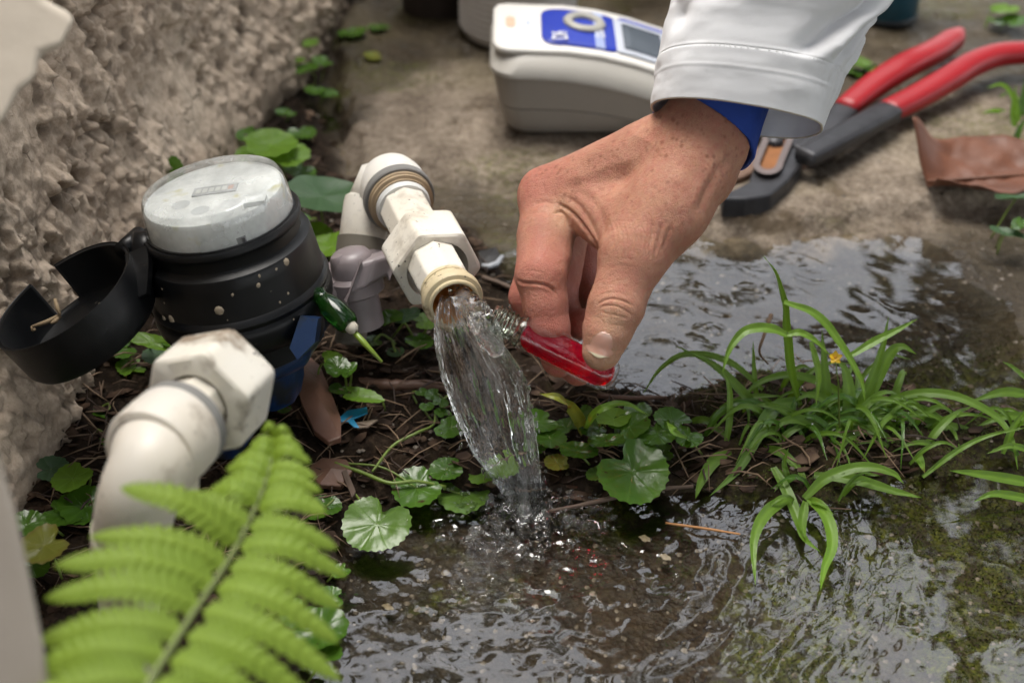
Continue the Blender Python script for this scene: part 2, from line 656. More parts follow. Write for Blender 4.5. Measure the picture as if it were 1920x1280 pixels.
def ground_mat():
    t = NT('ground')
    soil, slab, shore, moss = t.attr('soil'), t.attr('slab'), t.attr('shore'), t.attr('moss')
    n1 = t.noise(28, 7, 0.62)
    n2 = t.noise(260, 6, 0.7)
    n3 = t.noise(9, 4, 0.6)
    v = t.voro(420)
    v2 = t.voro(120)
    # pale concrete
    conc = t.mix(t.ramp(n1, [(0.3, 0), (0.7, 1)]), (0.135, 0.105, 0.077), (0.37, 0.31, 0.245))
    conc = t.mix(t.ramp(n2, [(0.38, 0), (0.62, 1)]), t.mix(1, conc, (0.55, 0.52, 0.5), 'MULTIPLY'), conc)
    conc = t.mix(t.ramp(v, [(0.0, 0.6), (0.25, 0)]), conc, (0.46, 0.41, 0.35))
    conc = t.mix(t.ramp(t.noise(45, 3, 0.5), [(0.60, 0), (0.70, 0.8)]), conc, (0.09, 0.065, 0.04))
    conc = t.mix(t.ramp(t.noise(7, 5, 0.6), [(0.5, 0), (0.66, 0.6)]), conc, (0.13, 0.11, 0.055))
    # wet concrete under and beside the water
    wet = t.mix(t.ramp(n1, [(0.3, 0), (0.72, 1)]), (0.006, 0.0040, 0.0025), (0.027, 0.0175, 0.010))
    wet = t.mix(t.ramp(n2, [(0.45, 0), (0.66, 0.8)]), wet, (0.055, 0.040, 0.024))
    wet = t.mix(t.ramp(v, [(0.0, 0.5), (0.20, 0)]), wet, (0.11, 0.088, 0.062))
    wet = t.mix(t.ramp(t.noise(70, 3), [(0.52, 0), (0.64, 0.85)]), wet, (0.013, 0.010, 0.007))
    earth = t.mix(t.ramp(n1, [(0.3, 0), (0.7, 1)]), (0.0055, 0.0038, 0.0025), (0.024, 0.0150, 0.009))
    earth = t.mix(t.ramp(n2, [(0.5, 0), (0.7, 0.8)]), earth, (0.052, 0.034, 0.021))
    mossc = t.mix(t.ramp(t.noise(320, 5, 0.7), [(0.35, 0), (0.68, 1)]), (0.014, 0.016, 0.002), (0.115, 0.125, 0.010))
    mossf = t.math('MULTIPLY', moss, t.ramp(t.noise(190, 5, 0.75), [(0.42, 0.0), (0.60, 1)]))
    rim = t.mix(t.ramp(t.noise(18, 4), [(0.4, 0.25), (0.65, 0.75)]), wet, t.mix(0.62, conc, (0.062, 0.046, 0.018)))
    c = t.mix(shore, wet, rim)
    c = t.mix(slab, c, conc)
    c = t.mix(mossf, c, mossc)
    c = t.mix(soil, c, earth)
    c = t.mix(t.math('MULTIPLY', mossf, soil), c, mossc)
    rough = t.mix(slab, t.mix(soil, t.ramp(n1, [(0.3, 0.35), (0.7, 0.65)]), 0.85), 0.9)
    bh = t.math('ADD', t.math('MULTIPLY', n2, 0.7), t.math('MULTIPLY', v, 0.5))
    bh = t.math('ADD', bh, t.math('MULTIPLY', v2, 0.5))
    return t.finish(t.bsdf(color=c, rough=rough, normal=t.bump(bh, 0.7, 0.0016), spec=t.mix(soil, 0.25, 0.12)))


g = link('ground', me, None, ground_mat())
tag(g, 'wet gritty concrete and dark soil, dry and pale towards the back', kind='structure')

# ---------------------------------------------------------------- water in the puddle
xs = axis_coords([(-0.16, 0.30, 0.0010), (0.30, 0.42, 0.002)], -0.17, 0.75, 8)
ys = axis_coords([(0.37, 0.72, 0.0010), (0.72, 0.80, 0.003)], 0.2, 0.95, 8)
X, Y = np.meshgrid(xs, ys, indexing='ij')
dx, dy = X - IMPACT.x, Y - IMPACT.y
r = np.hypot(dx, dy); th = np.arctan2(dy, dx)
warp = 0.0085 * fbm(X * 24, Y * 24, octv=4, seed=60)
rr = r + warp
angm = np.clip(0.5 + 1.3 * fbm(th * 4 + 5, r * 40, octv=3, seed=61), 0, 1.6)
front = sstep(0.015, -0.05, dy)                      # ripples run strongest towards the viewer
right = sstep(-0.03, 0.06, dx)
calm = sstep(0.120, 0.180, X) * 0.93
calm = np.maximum(calm, sstep(0.09, 0.13, Y - IMPACT.y) * 0.72)
tv = np.arctan2(dx, -dy)                             # 0 towards the viewer
fade = np.exp(-r / 0.17) * (0.35 + 0.65 * front) * (0.25 + 0.95 * right) * (1 - calm)
# broken arcs: noise drawn out along circles round the splash, never a clean ring
h = 0.00150 * fade * fbm(rr * 92, tv * 4.6 + rr * 7, octv=3, seed=61)
h += 0.00042 * fade * fbm(rr * 190, tv * 10 + 4, octv=2, seed=65) * (0.5 + vnoise(X * 45, Y * 45, seed=69))
h += 0.00012 * fade * np.sin(2 * PI * rr / 0.0085) * np.clip(0.3 + 1.5 * angm - 1.0, 0, 1)
u = (dx * 0.62 + dy * 0.78); v = (-dx * 0.78 + dy * 0.62)
h += 0.00080 * front * right * (1 - calm) * np.exp(-r / 0.25) * fbm(u * 30, v * 105, octv=3, seed=67)
h += 0.0021 * np.exp(-(r / 0.036) ** 2) * fbm(X * 100, Y * 110, octv=4, seed=62) + 0.0005 * np.exp(-(np.hypot(dx * 0.8, dy + 0.03) / 0.05) ** 2) * fbm(X * 60, Y * 80, octv=3, seed=68)
h += 0.0040 * np.exp(-(r / 0.008) ** 2) - 0.0016 * np.exp(-((r - 0.012) / 0.006) ** 2)
back = sstep(0.05, 0.12, dy) * sstep(0.30, 0.10, dx)   # long soft waves in the far pool, under the hand
h += 0.00052 * back * fbm(rr * 48, tv * 5, octv=2, seed=58)
h += 0.00020 * (1 - 0.9 * calm) * fbm(X * 60, Y * 90, octv=3, seed=63)
h += 0.00026 * (0.35 + 0.65 * front) * fbm(X * 22, Y * 34, octv=2, seed=64)
me = grid_mesh('puddle_water', X, Y, h)


def water_mat():
    t = NT('puddle_water')
    fr = t.new('ShaderNodeFresnel'); fr.inputs['IOR'].default_value = 1.65
    tr = t.new('ShaderNodeBsdfTransparent'); tr.inputs['Color'].default_value = (0.93, 0.92, 0.86, 1)
    gl = t.new('ShaderNodeBsdfGlossy'); gl.inputs['Roughness'].default_value = 0.015
    gl.inputs['Color'].default_value = (1, 1, 1, 1)
    mx = t.new('ShaderNodeMixShader')
    t.put(mx.inputs[0], fr.outputs[0]); t.L.new(tr.outputs[0], mx.inputs[1]); t.L.new(gl.outputs[0], mx.inputs[2])
    return t.finish(mx.outputs[0])


w = link('puddle_water', me, None, water_mat())
tag(w, 'shallow clear water rippling out from the falling stream', kind='structure')

# ---------------------------------------------------------------- rough plastered wall on the left
WB0, WB1 = Vector((-0.233, 0.40)), Vector((-0.154, 0.92))
WD = (WB1 - WB0).normalized()
WN = Vector((WD.y, -WD.x))                            # faces the camera side


def wall_mesh():
    s = axis_coords([(-0.12, 0.20, 0.0012), (0.20, 0.62, 0.0016), (0.62, 0.75, 0.004)], -0.6, 6, 16)
    z = axis_coords([(-0.03, 0.36, 0.0014)], -0.035, 0.7, 10)
    S, Z = np.meshgrid(s, z, indexing='ij')
    w1, v1 = worley(S * 135, Z * 115, seed=70)
    w2, v2 = worley(S * 270 + 3, Z * 230, seed=71)
    w3, v3 = worley(S * 420 + 3, Z * 360, seed=72)
    m = sstep(-0.25, 0.30, fbm(S * 17, Z * 15, octv=3, seed=73) - 0.45 * sstep(0.14, 0.26, Z) + 0.28)
    d = 0.010 * fbm(S * 12, Z * 12, octv=4, seed=74)
    d += m * (0.0062 * np.clip(0.62 - w1, 0, 1) * (0.6 + 0.8 * v1) + 0.0042 * np.clip(0.6 - w2, 0, 1) * (0.5 + v2))
    d += (0.3 + 0.7 * m) * 0.0022 * np.clip(0.6 - w3, 0, 1) * (0.6 + v3)
    d += 0.0062 * m * fbm(S * 60, Z * 50, octv=4, seed=75)
    pit = sstep(0.30, 0.55, fbm(S * 85, Z * 75, octv=3, seed=76)) * (0.15 + 0.85 * m)
    d -= 0.0075 * pit
    d -= 0.05 * sstep(0.03, -0.03, Z) * 0.25
    X = WB0.x + WD.x * S + WN.x * (d + 0.02 * sstep(0.10, 0.0, Z) - 0.10 * Z)
    Y = WB0.y + WD.y * S + WN.y * d
    me = grid_mesh('plaster_face', X, Y, Z + 0.0015 * fbm(S * 200, Z * 200, octv=2, seed=78))
    set_attr(me, 'pit', np.clip(pit + 0.8 * sstep(0.5, 0.72, w1) * m, 0, 1))
    set_attr(me, 'foot_tint', sstep(0.045, -0.01, Z + 0.02 * fbm(S * 25, Z * 25, octv=3, seed=79)))
    me.flip_normals()
    return me


def wall_mat():
    t = NT('rough_plaster')
    n1 = t.noise(22, 6, 0.6); n2 = t.noise(300, 5, 0.65)
    c = t.mix(t.ramp(n1, [(0.3, 0), (0.7, 1)]), (0.50, 0.40, 0.31), (0.70, 0.585, 0.465))
    c = t.mix(t.ramp(n2, [(0.35, 0), (0.65, 1)]), t.mix(1, c, (0.72, 0.70, 0.68), 'MULTIPLY'), c)
    c = t.mix(t.math('MULTIPLY', t.attr('pit'), 0.75), c, (0.10, 0.075, 0.055))
    c = t.mix(t.math('MULTIPLY', t.attr('foot_tint'), 0.8), c, (0.055, 0.042, 0.028))  # darker brown towards the foot of the wall
    crack = t.ramp(t.voro(60, t.mapping((1, 1, 1)), 'DISTANCE_TO_EDGE'), [(0.0, 1), (0.025, 0)])
    crack = t.math('MULTIPLY', crack, t.ramp(n1, [(0.52, 0), (0.6, 0.8)]))
    c = t.mix(crack, c, (0.09, 0.07, 0.05))
    return t.finish(t.bsdf(color=c, rough=0.93, spec=0.2, normal=t.bump(t.math('SUBTRACT', t.math('ADD', n2, t.math('MULTIPLY', t.noise(900, 3), 0.5)), crack), 0.8, 0.0009)))


wr = empty('rough_wall', (WB0.x, WB0.y, 0))
tag(wr, 'rough beige roughcast wall rising behind the water meter', 'wall')
wf = link('plaster_face', wall_mesh(), wr, wall_mat())
wf.location = (-WB0.x, -WB0.y, 0)

# ---------------------------------------------------------------- trees round the yard (mirrored in the puddle, or added behind to block sky)
leafm = plain('tree_leaf', (0.035, 0.060, 0.018), 0.45, var=0.4, scale=3)
barkm = plain('tree_bark', (0.07, 0.05, 0.035), 0.9, bump=(40, 0.8, 0.01), scale=8)


def tree(label, base, clusters, seed):
    """clusters: (azimuth, elevation, angular radius, distance) of leafy masses as seen from the puddle"""
    rs = np.random.RandomState(seed)
    root = empty('yard_tree', base)
    tag(root, label, 'tree', 'trees standing round the yard')
    b = Vector(base)
    C = []
    for az, el, rad, D in clusters:
        az, el = R(az), R(el)
        C.append((Vector((D * math.sin(az) * math.cos(el), 0.55 + D * math.cos(az) * math.cos(el), D * math.sin(el))), math.radians(rad) * D))
    tk = MB()
    top = sum((c for c, _ in C), Vector()) / len(C)
    tube(tk, curve_pts([(0, 0, 0), (0.05, 0.02, 0.8), tuple((top - b) * 0.8)], 12), np.linspace(0.16, 0.06, 12), 10)
    for c, r in C:
        a = (top - b) * rs.uniform(0.45, 0.75)
        tube(tk, curve_pts([tuple(a), tuple(a.lerp(c - b, 0.5) + Vector((0, 0, 0.1))), tuple(c - b)], 8), np.linspace(0.05, 0.012, 8), 6)
    tk.build('trunk', barkm, root)
    V = []
    for c, r in C:
        n = int(260 * (r / 0.5) ** 2)
        q = rs.normal(size=(n, 3)); q /= np.linalg.norm(q, axis=1)[:, None]
        q = q * (rs.rand(n, 1) ** 0.4) * r * (1 + 0.25 * rs.randn(n, 1))
        p = q + np.array(c - b)
        a = rs.normal(size=(n, 3)); a /= np.linalg.norm(a, axis=1)[:, None]
        s = rs.normal(size=(n, 3)); s -= a * (s * a).sum(1)[:, None]; s /= np.linalg.norm(s, axis=1)[:, None]
        L = rs.uniform(0.07, 0.13, (n, 1))
        V.append(np.stack([p - a * L, p - s * L * 0.42, p + a * L, p + s * L * 0.42], 1).reshape(-1, 3))
    V = np.concatenate(V)
    F = np.arange(len(V)).reshape(-1, 4)
    o = obj('crown', V, F, leafm, root, smooth=False)
    o['kind'] = 'stuff'
    return root


tree('dark broadleaf tree beyond the slab, mirrored in the near water', (-1.6, 4.4, 0),
     [(-62, 24, 17, 3.6), (-40, 20, 16, 3.8), (-20, 22, 14, 4.0), (-4, 16, 11, 4.2), (-30, 40, 12, 3.8), (-12, 38, 11, 4.0), (-50, 42, 9, 3.8),
      (0, 28, 6, 4.3)], 1)
tree('dark tree at the far right with boughs over the puddle', (2.6, 4.6, 0),
     [(26, 20, 12, 4.3), (44, 22, 15, 4.1), (64, 24, 16, 4.0), (30, 38, 9, 4.2), (46, 46, 12, 4.0), (66, 50, 12, 4.0), (9, 14, 10, 4.4),
      (48, 62, 9, 3.8), (3, 56, 5, 3.7), (60, 74, 8, 3.6), (-6, 46, 3.2, 3.9), (5, 62, 4.0, 3.9), (10, 50, 2.6, 3.9), (6, 26, 7.5, 4.2)], 2)
tree('unseen tree behind the viewer, added to block sky light', (-2.2, -3.4, 0),
     [(180, 20, 18, 3.8), (150, 24, 20, 3.8), (120, 22, 18, 3.9), (130, 48, 17, 3.7), (96, 24, 17, 3.8), (98, 50, 14, 3.8), (-175, 50, 12, 3.7), (-150, 24, 18, 3.8), (-118, 24, 18, 3.8), (150, 62, 12, 3.7), (-130, 52, 12, 3.7), (170, 74, 11, 3.6), (-140, 72, 10, 3.6), (112, 72, 10, 3.6), (85, 66, 10, 3.7)], 3)  # out-of-view canopy added to cut the sky light from behind and overhead
# ================================================================ plumbing
def cdir(x, y, t):
    """direction given as right / up / towards the viewer at the camera's tilt, in world axes"""
    return Vector((x, y * SP - t * CP, y * CP + t * SP)).normalized()


def pvc_mat(name, base=(0.75, 0.73, 0.69), dirt=0.5, speck=1.0, spot=30, lo=0.56):
    t = NT(name)
    n = t.noise(spot, 5, 0.65); n2 = t.noise(260, 4, 0.6)
    c = t.mix(t.ramp(t.noise(14, 3), [(0.35, 0), (0.7, 1)]), base, tuple(b * f for b, f in zip(base, (0.93, 0.88, 0.78))))
    c = t.mix(t.math('MULTIPLY', t.ramp(n, [(lo, 0), (lo + 0.12, 1)]), dirt), c, (0.16, 0.105, 0.06))
    fine = t.math('MULTIPLY', t.ramp(t.noise(420, 3, 0.5), [(0.66, 0), (0.70, 1)]), speck)
    fine = t.math('MULTIPLY', fine, t.ramp(t.noise(60, 2), [(0.45, 0), (0.6, 1)]))
    c = t.mix(fine, c, (0.02, 0.014, 0.010))
    return t.finish(t.bsdf(color=c, rough=t.ramp(n, [(0.4, 0.42), (0.65, 0.70)]), sss=0.12, sss_r=(1, 0.8, 0.6), sss_s=0.002,
                           normal=t.bump(t.math('ADD', n2, n), 0.25, 0.0004)))


M_pvc = pvc_mat('white_pvc')
M_pvc_dirty = pvc_mat('dirty_white_pvc', (0.70, 0.67, 0.60), 0.85, 1.0, 38, 0.52)
M_pvc_clean = pvc_mat('smooth_white_pvc', (0.74, 0.72, 0.68), 0.35, 0.3, 22)
M_pvc_soft = pvc_mat('scuffed_white_pvc', (0.68, 0.65, 0.61), 0.55, 0.4, 42, 0.54)
M_band = plain('grey_glue_band', (0.20, 0.195, 0.185), 0.55, bump=(90, 0.4, 0.0006), var=0.35, scale=45)
M_rust = plain('stained_thread', (0.36, 0.27, 0.17), 0.6, bump=(120, 0.5, 0.0006), var=0.4, scale=70)
M_bore = plain('rusty_bore', (0.62, 0.26, 0.045), 0.25, var=0.35, scale=60)


def hexf(t): return rhex(t, 6, 0.10)
def hexs(t): return rhex(t, 6, 0.06)


def octf(t): return rhex(t, 8, 0.10)


# ---- rear fitting, the water runs from it
RA = P(745, 366, 0.683)                    # centre of the collar
RO = P(851, 566, 0.606)                    # centre of the mouth
RD = (RO - RA).normalized()
RL = (RO - RA).length
rear = empty('outlet_pipe_fitting', tuple(RA))
tag(rear, 'open white PVC pipe fitting with water pouring from its stained mouth', 'pipe fitting')
mm = 0.001


def rp(h): return RD * (h * mm)


m = MB()        # elbow behind the collar
lathe(m, [(0.01, -24), (6, -23.4), (11, -20.8), (14.6, -16), (16.2, -9), (16.5, -2), (16.6, 0.6), (15.0, 0.9)], (0, 0, 0), RD)
m.v = [tuple(Vector(v) * mm) for v in m.v]
m.build('elbow', M_pvc_clean, rear)


def lathe_mm(name, prof, mat, parent, axis, org=(0, 0, 0), seg=64, poly=None, a_up=(0, 0, 1), smooth=True, closed=False):
    m = MB()
    lathe(m, [(r * mm, h * mm) for r, h in prof], org, axis, seg, a_up, poly=poly, closed=closed)
    o = m.build(name, mat, parent, smooth)
    if smooth:
        me = o.data
        try:
            me.set_sharp_from_angle(angle=R(38))
        except Exception:
            pass
    return o


def shade_auto(o, a=38):
    try: o.data.set_sharp_from_angle(angle=R(a))
    except Exception: pass


lathe_mm('grey_band', [(15.0, 0.6), (16.9, 0.6), (17.2, 1.2), (17.2, 5.0), (16.7, 5.6), (14.2, 5.6)], M_band, rear, RD)
lathe_mm('threaded_collar', [(14.2, 5.4), (15.6, 5.5), (15.6, 7.2), (15.0, 7.5), (15.0, 8.2), (15.4, 8.5), (15.4, 9.6), (13.9, 10.0), (13.9, 11.0), (11, 11.4)], M_rust, rear, RD)
lathe_mm('thread_tape', [(11, 10.8), (13.2, 11.2), (13.0, 13.0), (12.6, 14.4), (10, 14.6)], plain('thread_tape', (0.62, 0.62, 0.6), 0.5, bump=(200, 0.6, 0.0005)), rear, RD)
lathe_mm('hexagonal_shaft', [(9, 14.0), (10.6, 14.2), (11.2, 15.0), (11.2, RL * 1000 - 15), (10.6, RL * 1000 - 13.0), (10.6, RL * 1000 - 9)],
         M_pvc, rear, RD, poly=octf, seg=96)
L0 = RL * 1000
lathe_mm('mouth_flange', [(10.4, L0 - 12), (11.6, L0 - 11.5), (11.7, L0 - 9.5), (11.2, L0 - 9.2), (11.3, L0 - 8.2), (12.2, L0 - 8.0), (12.3, L0 - 5.6), (12.9, L0 - 5.2),
                          (13.2, L0 - 4.4), (13.25, L0 - 1.2), (12.9, L0 - 0.5), (11.8, L0 - 0.2), (11.2, L0 + 0.0), (11.1, L0 + 1.2), (10.5, L0 + 1.6), (9.7, L0 + 1.4), (9.4, L0 + 0.4)],
         pvc_mat('yellowed_pvc', (0.58, 0.50, 0.34), 0.85, 1.0, 90), rear, RD, seg=96)
lathe_mm('bore', [(9.4, L0 + 0.4), (9.3, L0 - 6), (9.3, L0 - 30), (0.01, L0 - 30)], M_bore, rear, RD)
# union nut, loose round the shaft, sagging a little
NC = P(812, 490, 0.640) - RA
ND = RD
lathe_mm('union_nut', [(14.2, 8), (17.0, 8.0), (17.9, 7.2), (18.1, 6), (18.1, -14), (17.5, -15.4), (16.2, -16), (12.4, -16), (12.4, -13.5), (14.2, -12.5), (14.2, 8)],
         M_pvc, rear, ND, org=NC, poly=None, seg=96).name = 'union_nut'
nut = rear.children[-1]


def hexify(o, axis, org, rmin, up=(0, 0, 1), rot=0.0):
    """push the outer skin of a lathed ring out to a rounded hexagon"""
    x, y, z = frame_of(axis, up)
    for v in o.data.vertices:
        p = v.co - Vector(org)
        h = p.dot(z); a = p.dot(x); b = p.dot(y)
        r = math.hypot(a, b)
        if r > rmin:
            q = rhex(math.atan2(b, a) + rot, 6, 0.16)
            f = 1 + (q - 1) * min(1, (r - rmin) / (0.0175 - rmin))
            v.co = Vector(org) + (x * a + y * b) * f + z * h


hexify(nut, ND, NC, 0.0145, rot=R(8))
shade_auto(nut, 34)

# the elbow turns down behind: second socket with its collar
down = cdir(-0.10, -0.93, 0.10)
e0 = P(688, 378, 0.695) - RA
lathe_mm('lower_socket', [(0.01, -4), (8, -3.6), (10.8, -1.5), (11.3, 2), (11.4, 18), (11.0, 19)], M_pvc_clean, rear, down, org=e0)
lathe_mm('lower_band', [(11.0, 18.5), (12.2, 18.6), (12.2, 27), (11, 27.6), (8, 28), (7.5, 70)], plain('muddy_grey_band', (0.13, 0.115, 0.09), 0.7, bump=(90, 0.5, 0.001), var=0.4), rear, down, org=e0)
m = MB()
tube(m, [e0 + down * 0.004, e0.lerp(-RD * 0.012, 0.5) + Vector((0, 0.003, 0.003)), -RD * 0.010], [0.0105, 0.0125, 0.0140], 24)
m.build('elbow_bend', M_pvc_clean, rear)

# ---- grey lever valve beyond
va = P(662, 500, 0.66)
valve = empty('grey_lever_valve', tuple(va))
tag(valve, 'dull mauve grey lever valve behind the black meter', 'valve')
M_valve = plain('mauve_plastic', (0.22, 0.185, 0.19), 0.38, bump=(60, 0.3, 0.0008), var=0.2)
lathe_mm('valve_cap', [(0.01, 9), (5, 8.6), (8, 7.4), (9.8, 5), (10.4, 1), (10.4, -3), (12.5, -5), (12.5, -12), (9, -14), (9, -30)], M_valve, valve, cdir(-0.15, 0.9, 0.42), org=(0, 0, 0))
m = MB()
pa = [P(658, 520, 0.655) - va, P(690, 508, 0.655) - va, P(735, 488, 0.66) - va]
V = []
for i, p in enumerate(pa):
    w = [0.0085, 0.0075, 0.006][i]
    u_ = cdir(0.35, 0.93, 0.1) * w; t_ = cdir(0.3, -0.3, 0.9) * 0.005
    V += [p - u_ - t_, p + u_ - t_, p + u_ + t_, p - u_ + t_]
F = [(0, 1, 2, 3), (11, 10, 9, 8)] + [(4 * k + i, 4 * k + (i + 1) % 4, 4 * k + 4 + (i + 1) % 4, 4 * k + 4 + i) for k in (0, 1) for i in range(4)]
m.add(V, [tuple(reversed(f)) for f in F])
o = m.build('lever', M_valve, valve, smooth=False)
b_ = o.modifiers.new('b', 'BEVEL'); b_.width = 0.002; b_.segments = 3
lathe_mm('spindle_knob', [(0.01, 4), (3, 3.6), (4.2, 2), (4.4, -6)], M_valve, valve, cdir(-0.3, 0.8, 0.4), org=P(637, 492, 0.655) - va)
lathe_mm('lower_boss', [(0.01, 9), (5, 8.4), (8.6, 6), (9.4, 1), (9.2, -14)], M_valve, valve, cdir(0.1, -0.55, 0.83), org=P(640, 545, 0.665) - va)
m = MB(); tube(m, [P(640, 545, 0.67) - va, P(690, 500, 0.685) - va, P(700, 470, 0.70) - va, P(690, 470, 0.72) - va], [0.010, 0.009, 0.009, 0.009], 20)
m.build('valve_body', M_valve, valve)

# ---- front fitting, cut off from the meter
FA = P(367, 761, 0.476)                   # middle of the nut's near face
FD = cdir(0.27, 0.40, -0.876)
front = empty('elbow_pipe_fitting', tuple(FA))
tag(front, 'white PVC elbow with muddy hexagonal union nut beside the fern', 'pipe fitting')
fo = lathe_mm('union_nut', [(11.5, 0), (16.6, 0.0), (17.6, 0.8), (17.9, 2), (17.9, 21), (17.2, 22.6), (15.5, 23), (11.5, 23), (11.5, 0)], M_pvc_dirty, front, FD, seg=96)
hexify(fo, FD, (0, 0, 0), 0.0125, rot=R(19))
shade_auto(fo, 34)
fo2 = lathe_mm('hexagonal_shaft', [(8, 8), (9.4, 7.5), (9.9, 6), (9.9, -17)], M_pvc_dirty, front, FD, seg=96, poly=octf)
FE = P(307, 828, 0.463) - FA              # socket centre
lathe_mm('grey_band', [(10, 5.4), (15.6, 5.4), (16.2, 4.9), (16.3, 1.6), (15.7, 0.8), (15, 0.8)], M_band, front, FD, org=FE + FD * 0.0075)
lathe_mm('socket', [(15.4, 9), (16.2, 8.0), (16.4, 2), (16.2, -8), (15.6, -9.6), (13.4, -10.2)], M_pvc_soft, front, FD, org=FE)
bend = [FE + FD * 0.002, FE - FD * 0.006, P(285, 872, 0.452) - FA, P(262, 925, 0.452) - FA, P(248, 985, 0.462) - FA, P(246, 1050, 0.478) - FA]
m = MB(); tube(m, curve_pts([tuple(p) for p in bend], 22), np.interp(np.linspace(0, 1, 22), [0, .12, .4, .75, 1], [0.0138, 0.0136, 0.0134, 0.0126, 0.0122]), 40)
m.build('elbow', M_pvc_soft, front)
dn = (P(246, 1050, 0.478) - P(248, 985, 0.462)).normalized()
lathe_mm('lower_socket', [(12.4, 0), (12.9, 0.5), (13.1, 2), (13.1, 15), (12, 16), (10.6, 16.5), (10.5, 120)], M_pvc_dirty, front, dn, org=P(247, 990, 0.463) - FA)
m = MB()          # web fin under the elbow
fin = [P(372, 868, 0.47) - FA, P(372, 950, 0.478) - FA, P(300, 950, 0.472) - FA, P(320, 880, 0.466) - FA]
tk = cdir(0.3, 0.2, 0.9) * 0.002
m.add([p + tk for p in fin] + [p - tk for p in fin], [(0, 1, 2, 3), (7, 6, 5, 4), (0, 4, 5, 1), (1, 5, 6, 2), (2, 6, 7, 3), (3, 7, 4, 0)])
m.build('web_fin', M_pvc_clean, front, smooth=False)

# ================================================================ water meter
MA = P(414, 409, 0.60)                    # centre of the top flange
MD = -cdir(-0.18 * 0.86, 0.98 * 0.86, 0.53)    # pointing down the body
MU = -MD
meter = empty('water_meter', tuple(MA))
tag(meter, 'black domestic water meter with fogged glass dome and open lid', 'water meter')
t = NT('black_plastic')
nb = t.noise(40, 5); nd = t.noise(240, 4, 0.6)
cb = t.mix(t.ramp(nb, [(0.5, 0), (0.75, 0.55)]), (0.005, 0.0055, 0.0065), (0.022, 0.021, 0.020))
cb = t.mix(t.ramp(nd, [(0.70, 0), (0.74, 0.8)]), cb, (0.16, 0.14, 0.11))
M_black = t.finish(t.bsdf(color=cb, rough=t.ramp(nb, [(0.3, 0.30), (0.7, 0.50)]), normal=t.bump(nd, 0.15, 0.0003), spec=0.35))
lathe_mm('casing', [(29.0, -1.0), (31.4, 0.0), (33.2, -0.2), (33.9, 0.8), (33.9, 2.4), (32.6, 3.6), (32.2, 5), (32.2, 9), (33.4, 10.2), (35.4, 11.2), (35.9, 12.4), (36.3, 17),
                    (36.9, 24), (37.3, 30), (38.6, 31.2), (39.1, 32.6), (38.4, 34.2), (38.0, 35.0), (38.8, 36), (39.2, 38.5), (38.6, 43), (36.5, 47.5), (34, 50), (31.5, 51.5), (31, 60), (28, 62), (0.01, 62)],
         M_black, meter, MD, seg=96)
# the glass dome
M_mglass = thin_glass('meter_glass', (0.93, 0.95, 0.94), 0.05, 0.05, ((0.75, 0.77, 0.76), 55, 0.10, 0.48))
lathe_mm('glass_dome', [(31.4, 0.6), (31.3, -3), (30.8, -9), (30.0, -13.5), (29.0, -15.4), (26, -16.6), (14, -17.8), (0.01, -18.2)], M_mglass, meter, MD, seg=96)
lathe_mm('gasket', [(29.4, 0.2), (31.2, -0.6), (31.9, -0.9), (32.2, 0.2)], M_black, meter, MD, seg=96)
t = NT('register_white')
c_ = t.mix(t.ramp(t.noise(60, 3), [(0.35, 0), (0.7, 1)]), (0.80, 0.80, 0.79), (0.55, 0.56, 0.56))
c_ = t.mix(t.ramp(t.noise(75, 2, vec=t.mapping((1, 1, 1), loc=(.02, .01, 0))), [(0.64, 0), (0.72, 0.7)]), c_, (0.50, 0.44, 0.14))
M_reg = t.finish(t.bsdf(color=c_, rough=0.5))
lathe_mm('register', [(30.4, -0.5), (29.9, -10.4), (29.2, -11.8), (28.6, -11.2), (0.01, -11.2)], M_reg, meter, MD, seg=80)
ux, uy, uz = frame_of(MU)                 # ux, uy span the dial


def dial(x, y, h=9.2): return (ux * x + uy * y + MU * h) * mm


def dial_box(name, x0, x1, y0, y1, h0, h1, mat):
    m = MB(); V = [dial(x, y, h) for h in (h0, h1) for x, y in ((x0, y0), (x1, y0), (x1, y1), (x0, y1))]
    m.add(V, [(3, 2, 1, 0), (4, 5, 6, 7), (0, 1, 5, 4), (1, 2, 6, 5), (2, 3, 7, 6), (3, 0, 4, 7)])
    return m.build(name, mat, meter, smooth=False)


M_dark = plain('counter_black', (0.10, 0.10, 0.11), 0.5)
M_digit = plain('digit_white', (0.60, 0.60, 0.58), 0.6)
win = dial_box('counter_window', -9.5, 9.5, 0.0, 7.2, 11.2, 11.9, plain('counter_grey', (0.36, 0.37, 0.38), 0.5))
for k in range(6):
    m = MB(); x = -8.2 + k * 2.8
    m.add([dial(x, 1.6, 12.0), dial(x + 2.2, 1.6, 12.0), dial(x + 2.2, 5.4, 12.0), dial(x, 5.4, 12.0)], [(0, 1, 2, 3)])
    o = m.build('digit_wheel', M_digit if k < 5 else plain('digit_red', (0.48, 0.26, 0.20), 0.5), win, smooth=False)
for (x, y, r_) in ((-13, -6, 4), (-3, -14, 4), (9, -11, 4)):
    m = MB(); n = 24
    m.add([dial(x + math.cos(k * 2 * PI / n) * r_, y + math.sin(k * 2 * PI / n) * r_, 11.35) for k in range(n)], [tuple(range(n))])
    sd = m.build('sub_dial', plain('dial_grey', (0.52, 0.53, 0.54), 0.5), meter, smooth=False)
m = MB(); dial_box('side_lug', 12, 16, -27.6, -24, -1, 3.2, M_dark)
dial_box('register_clip', 16, 25, -17, -11, 10.8, 13.2, M_reg)

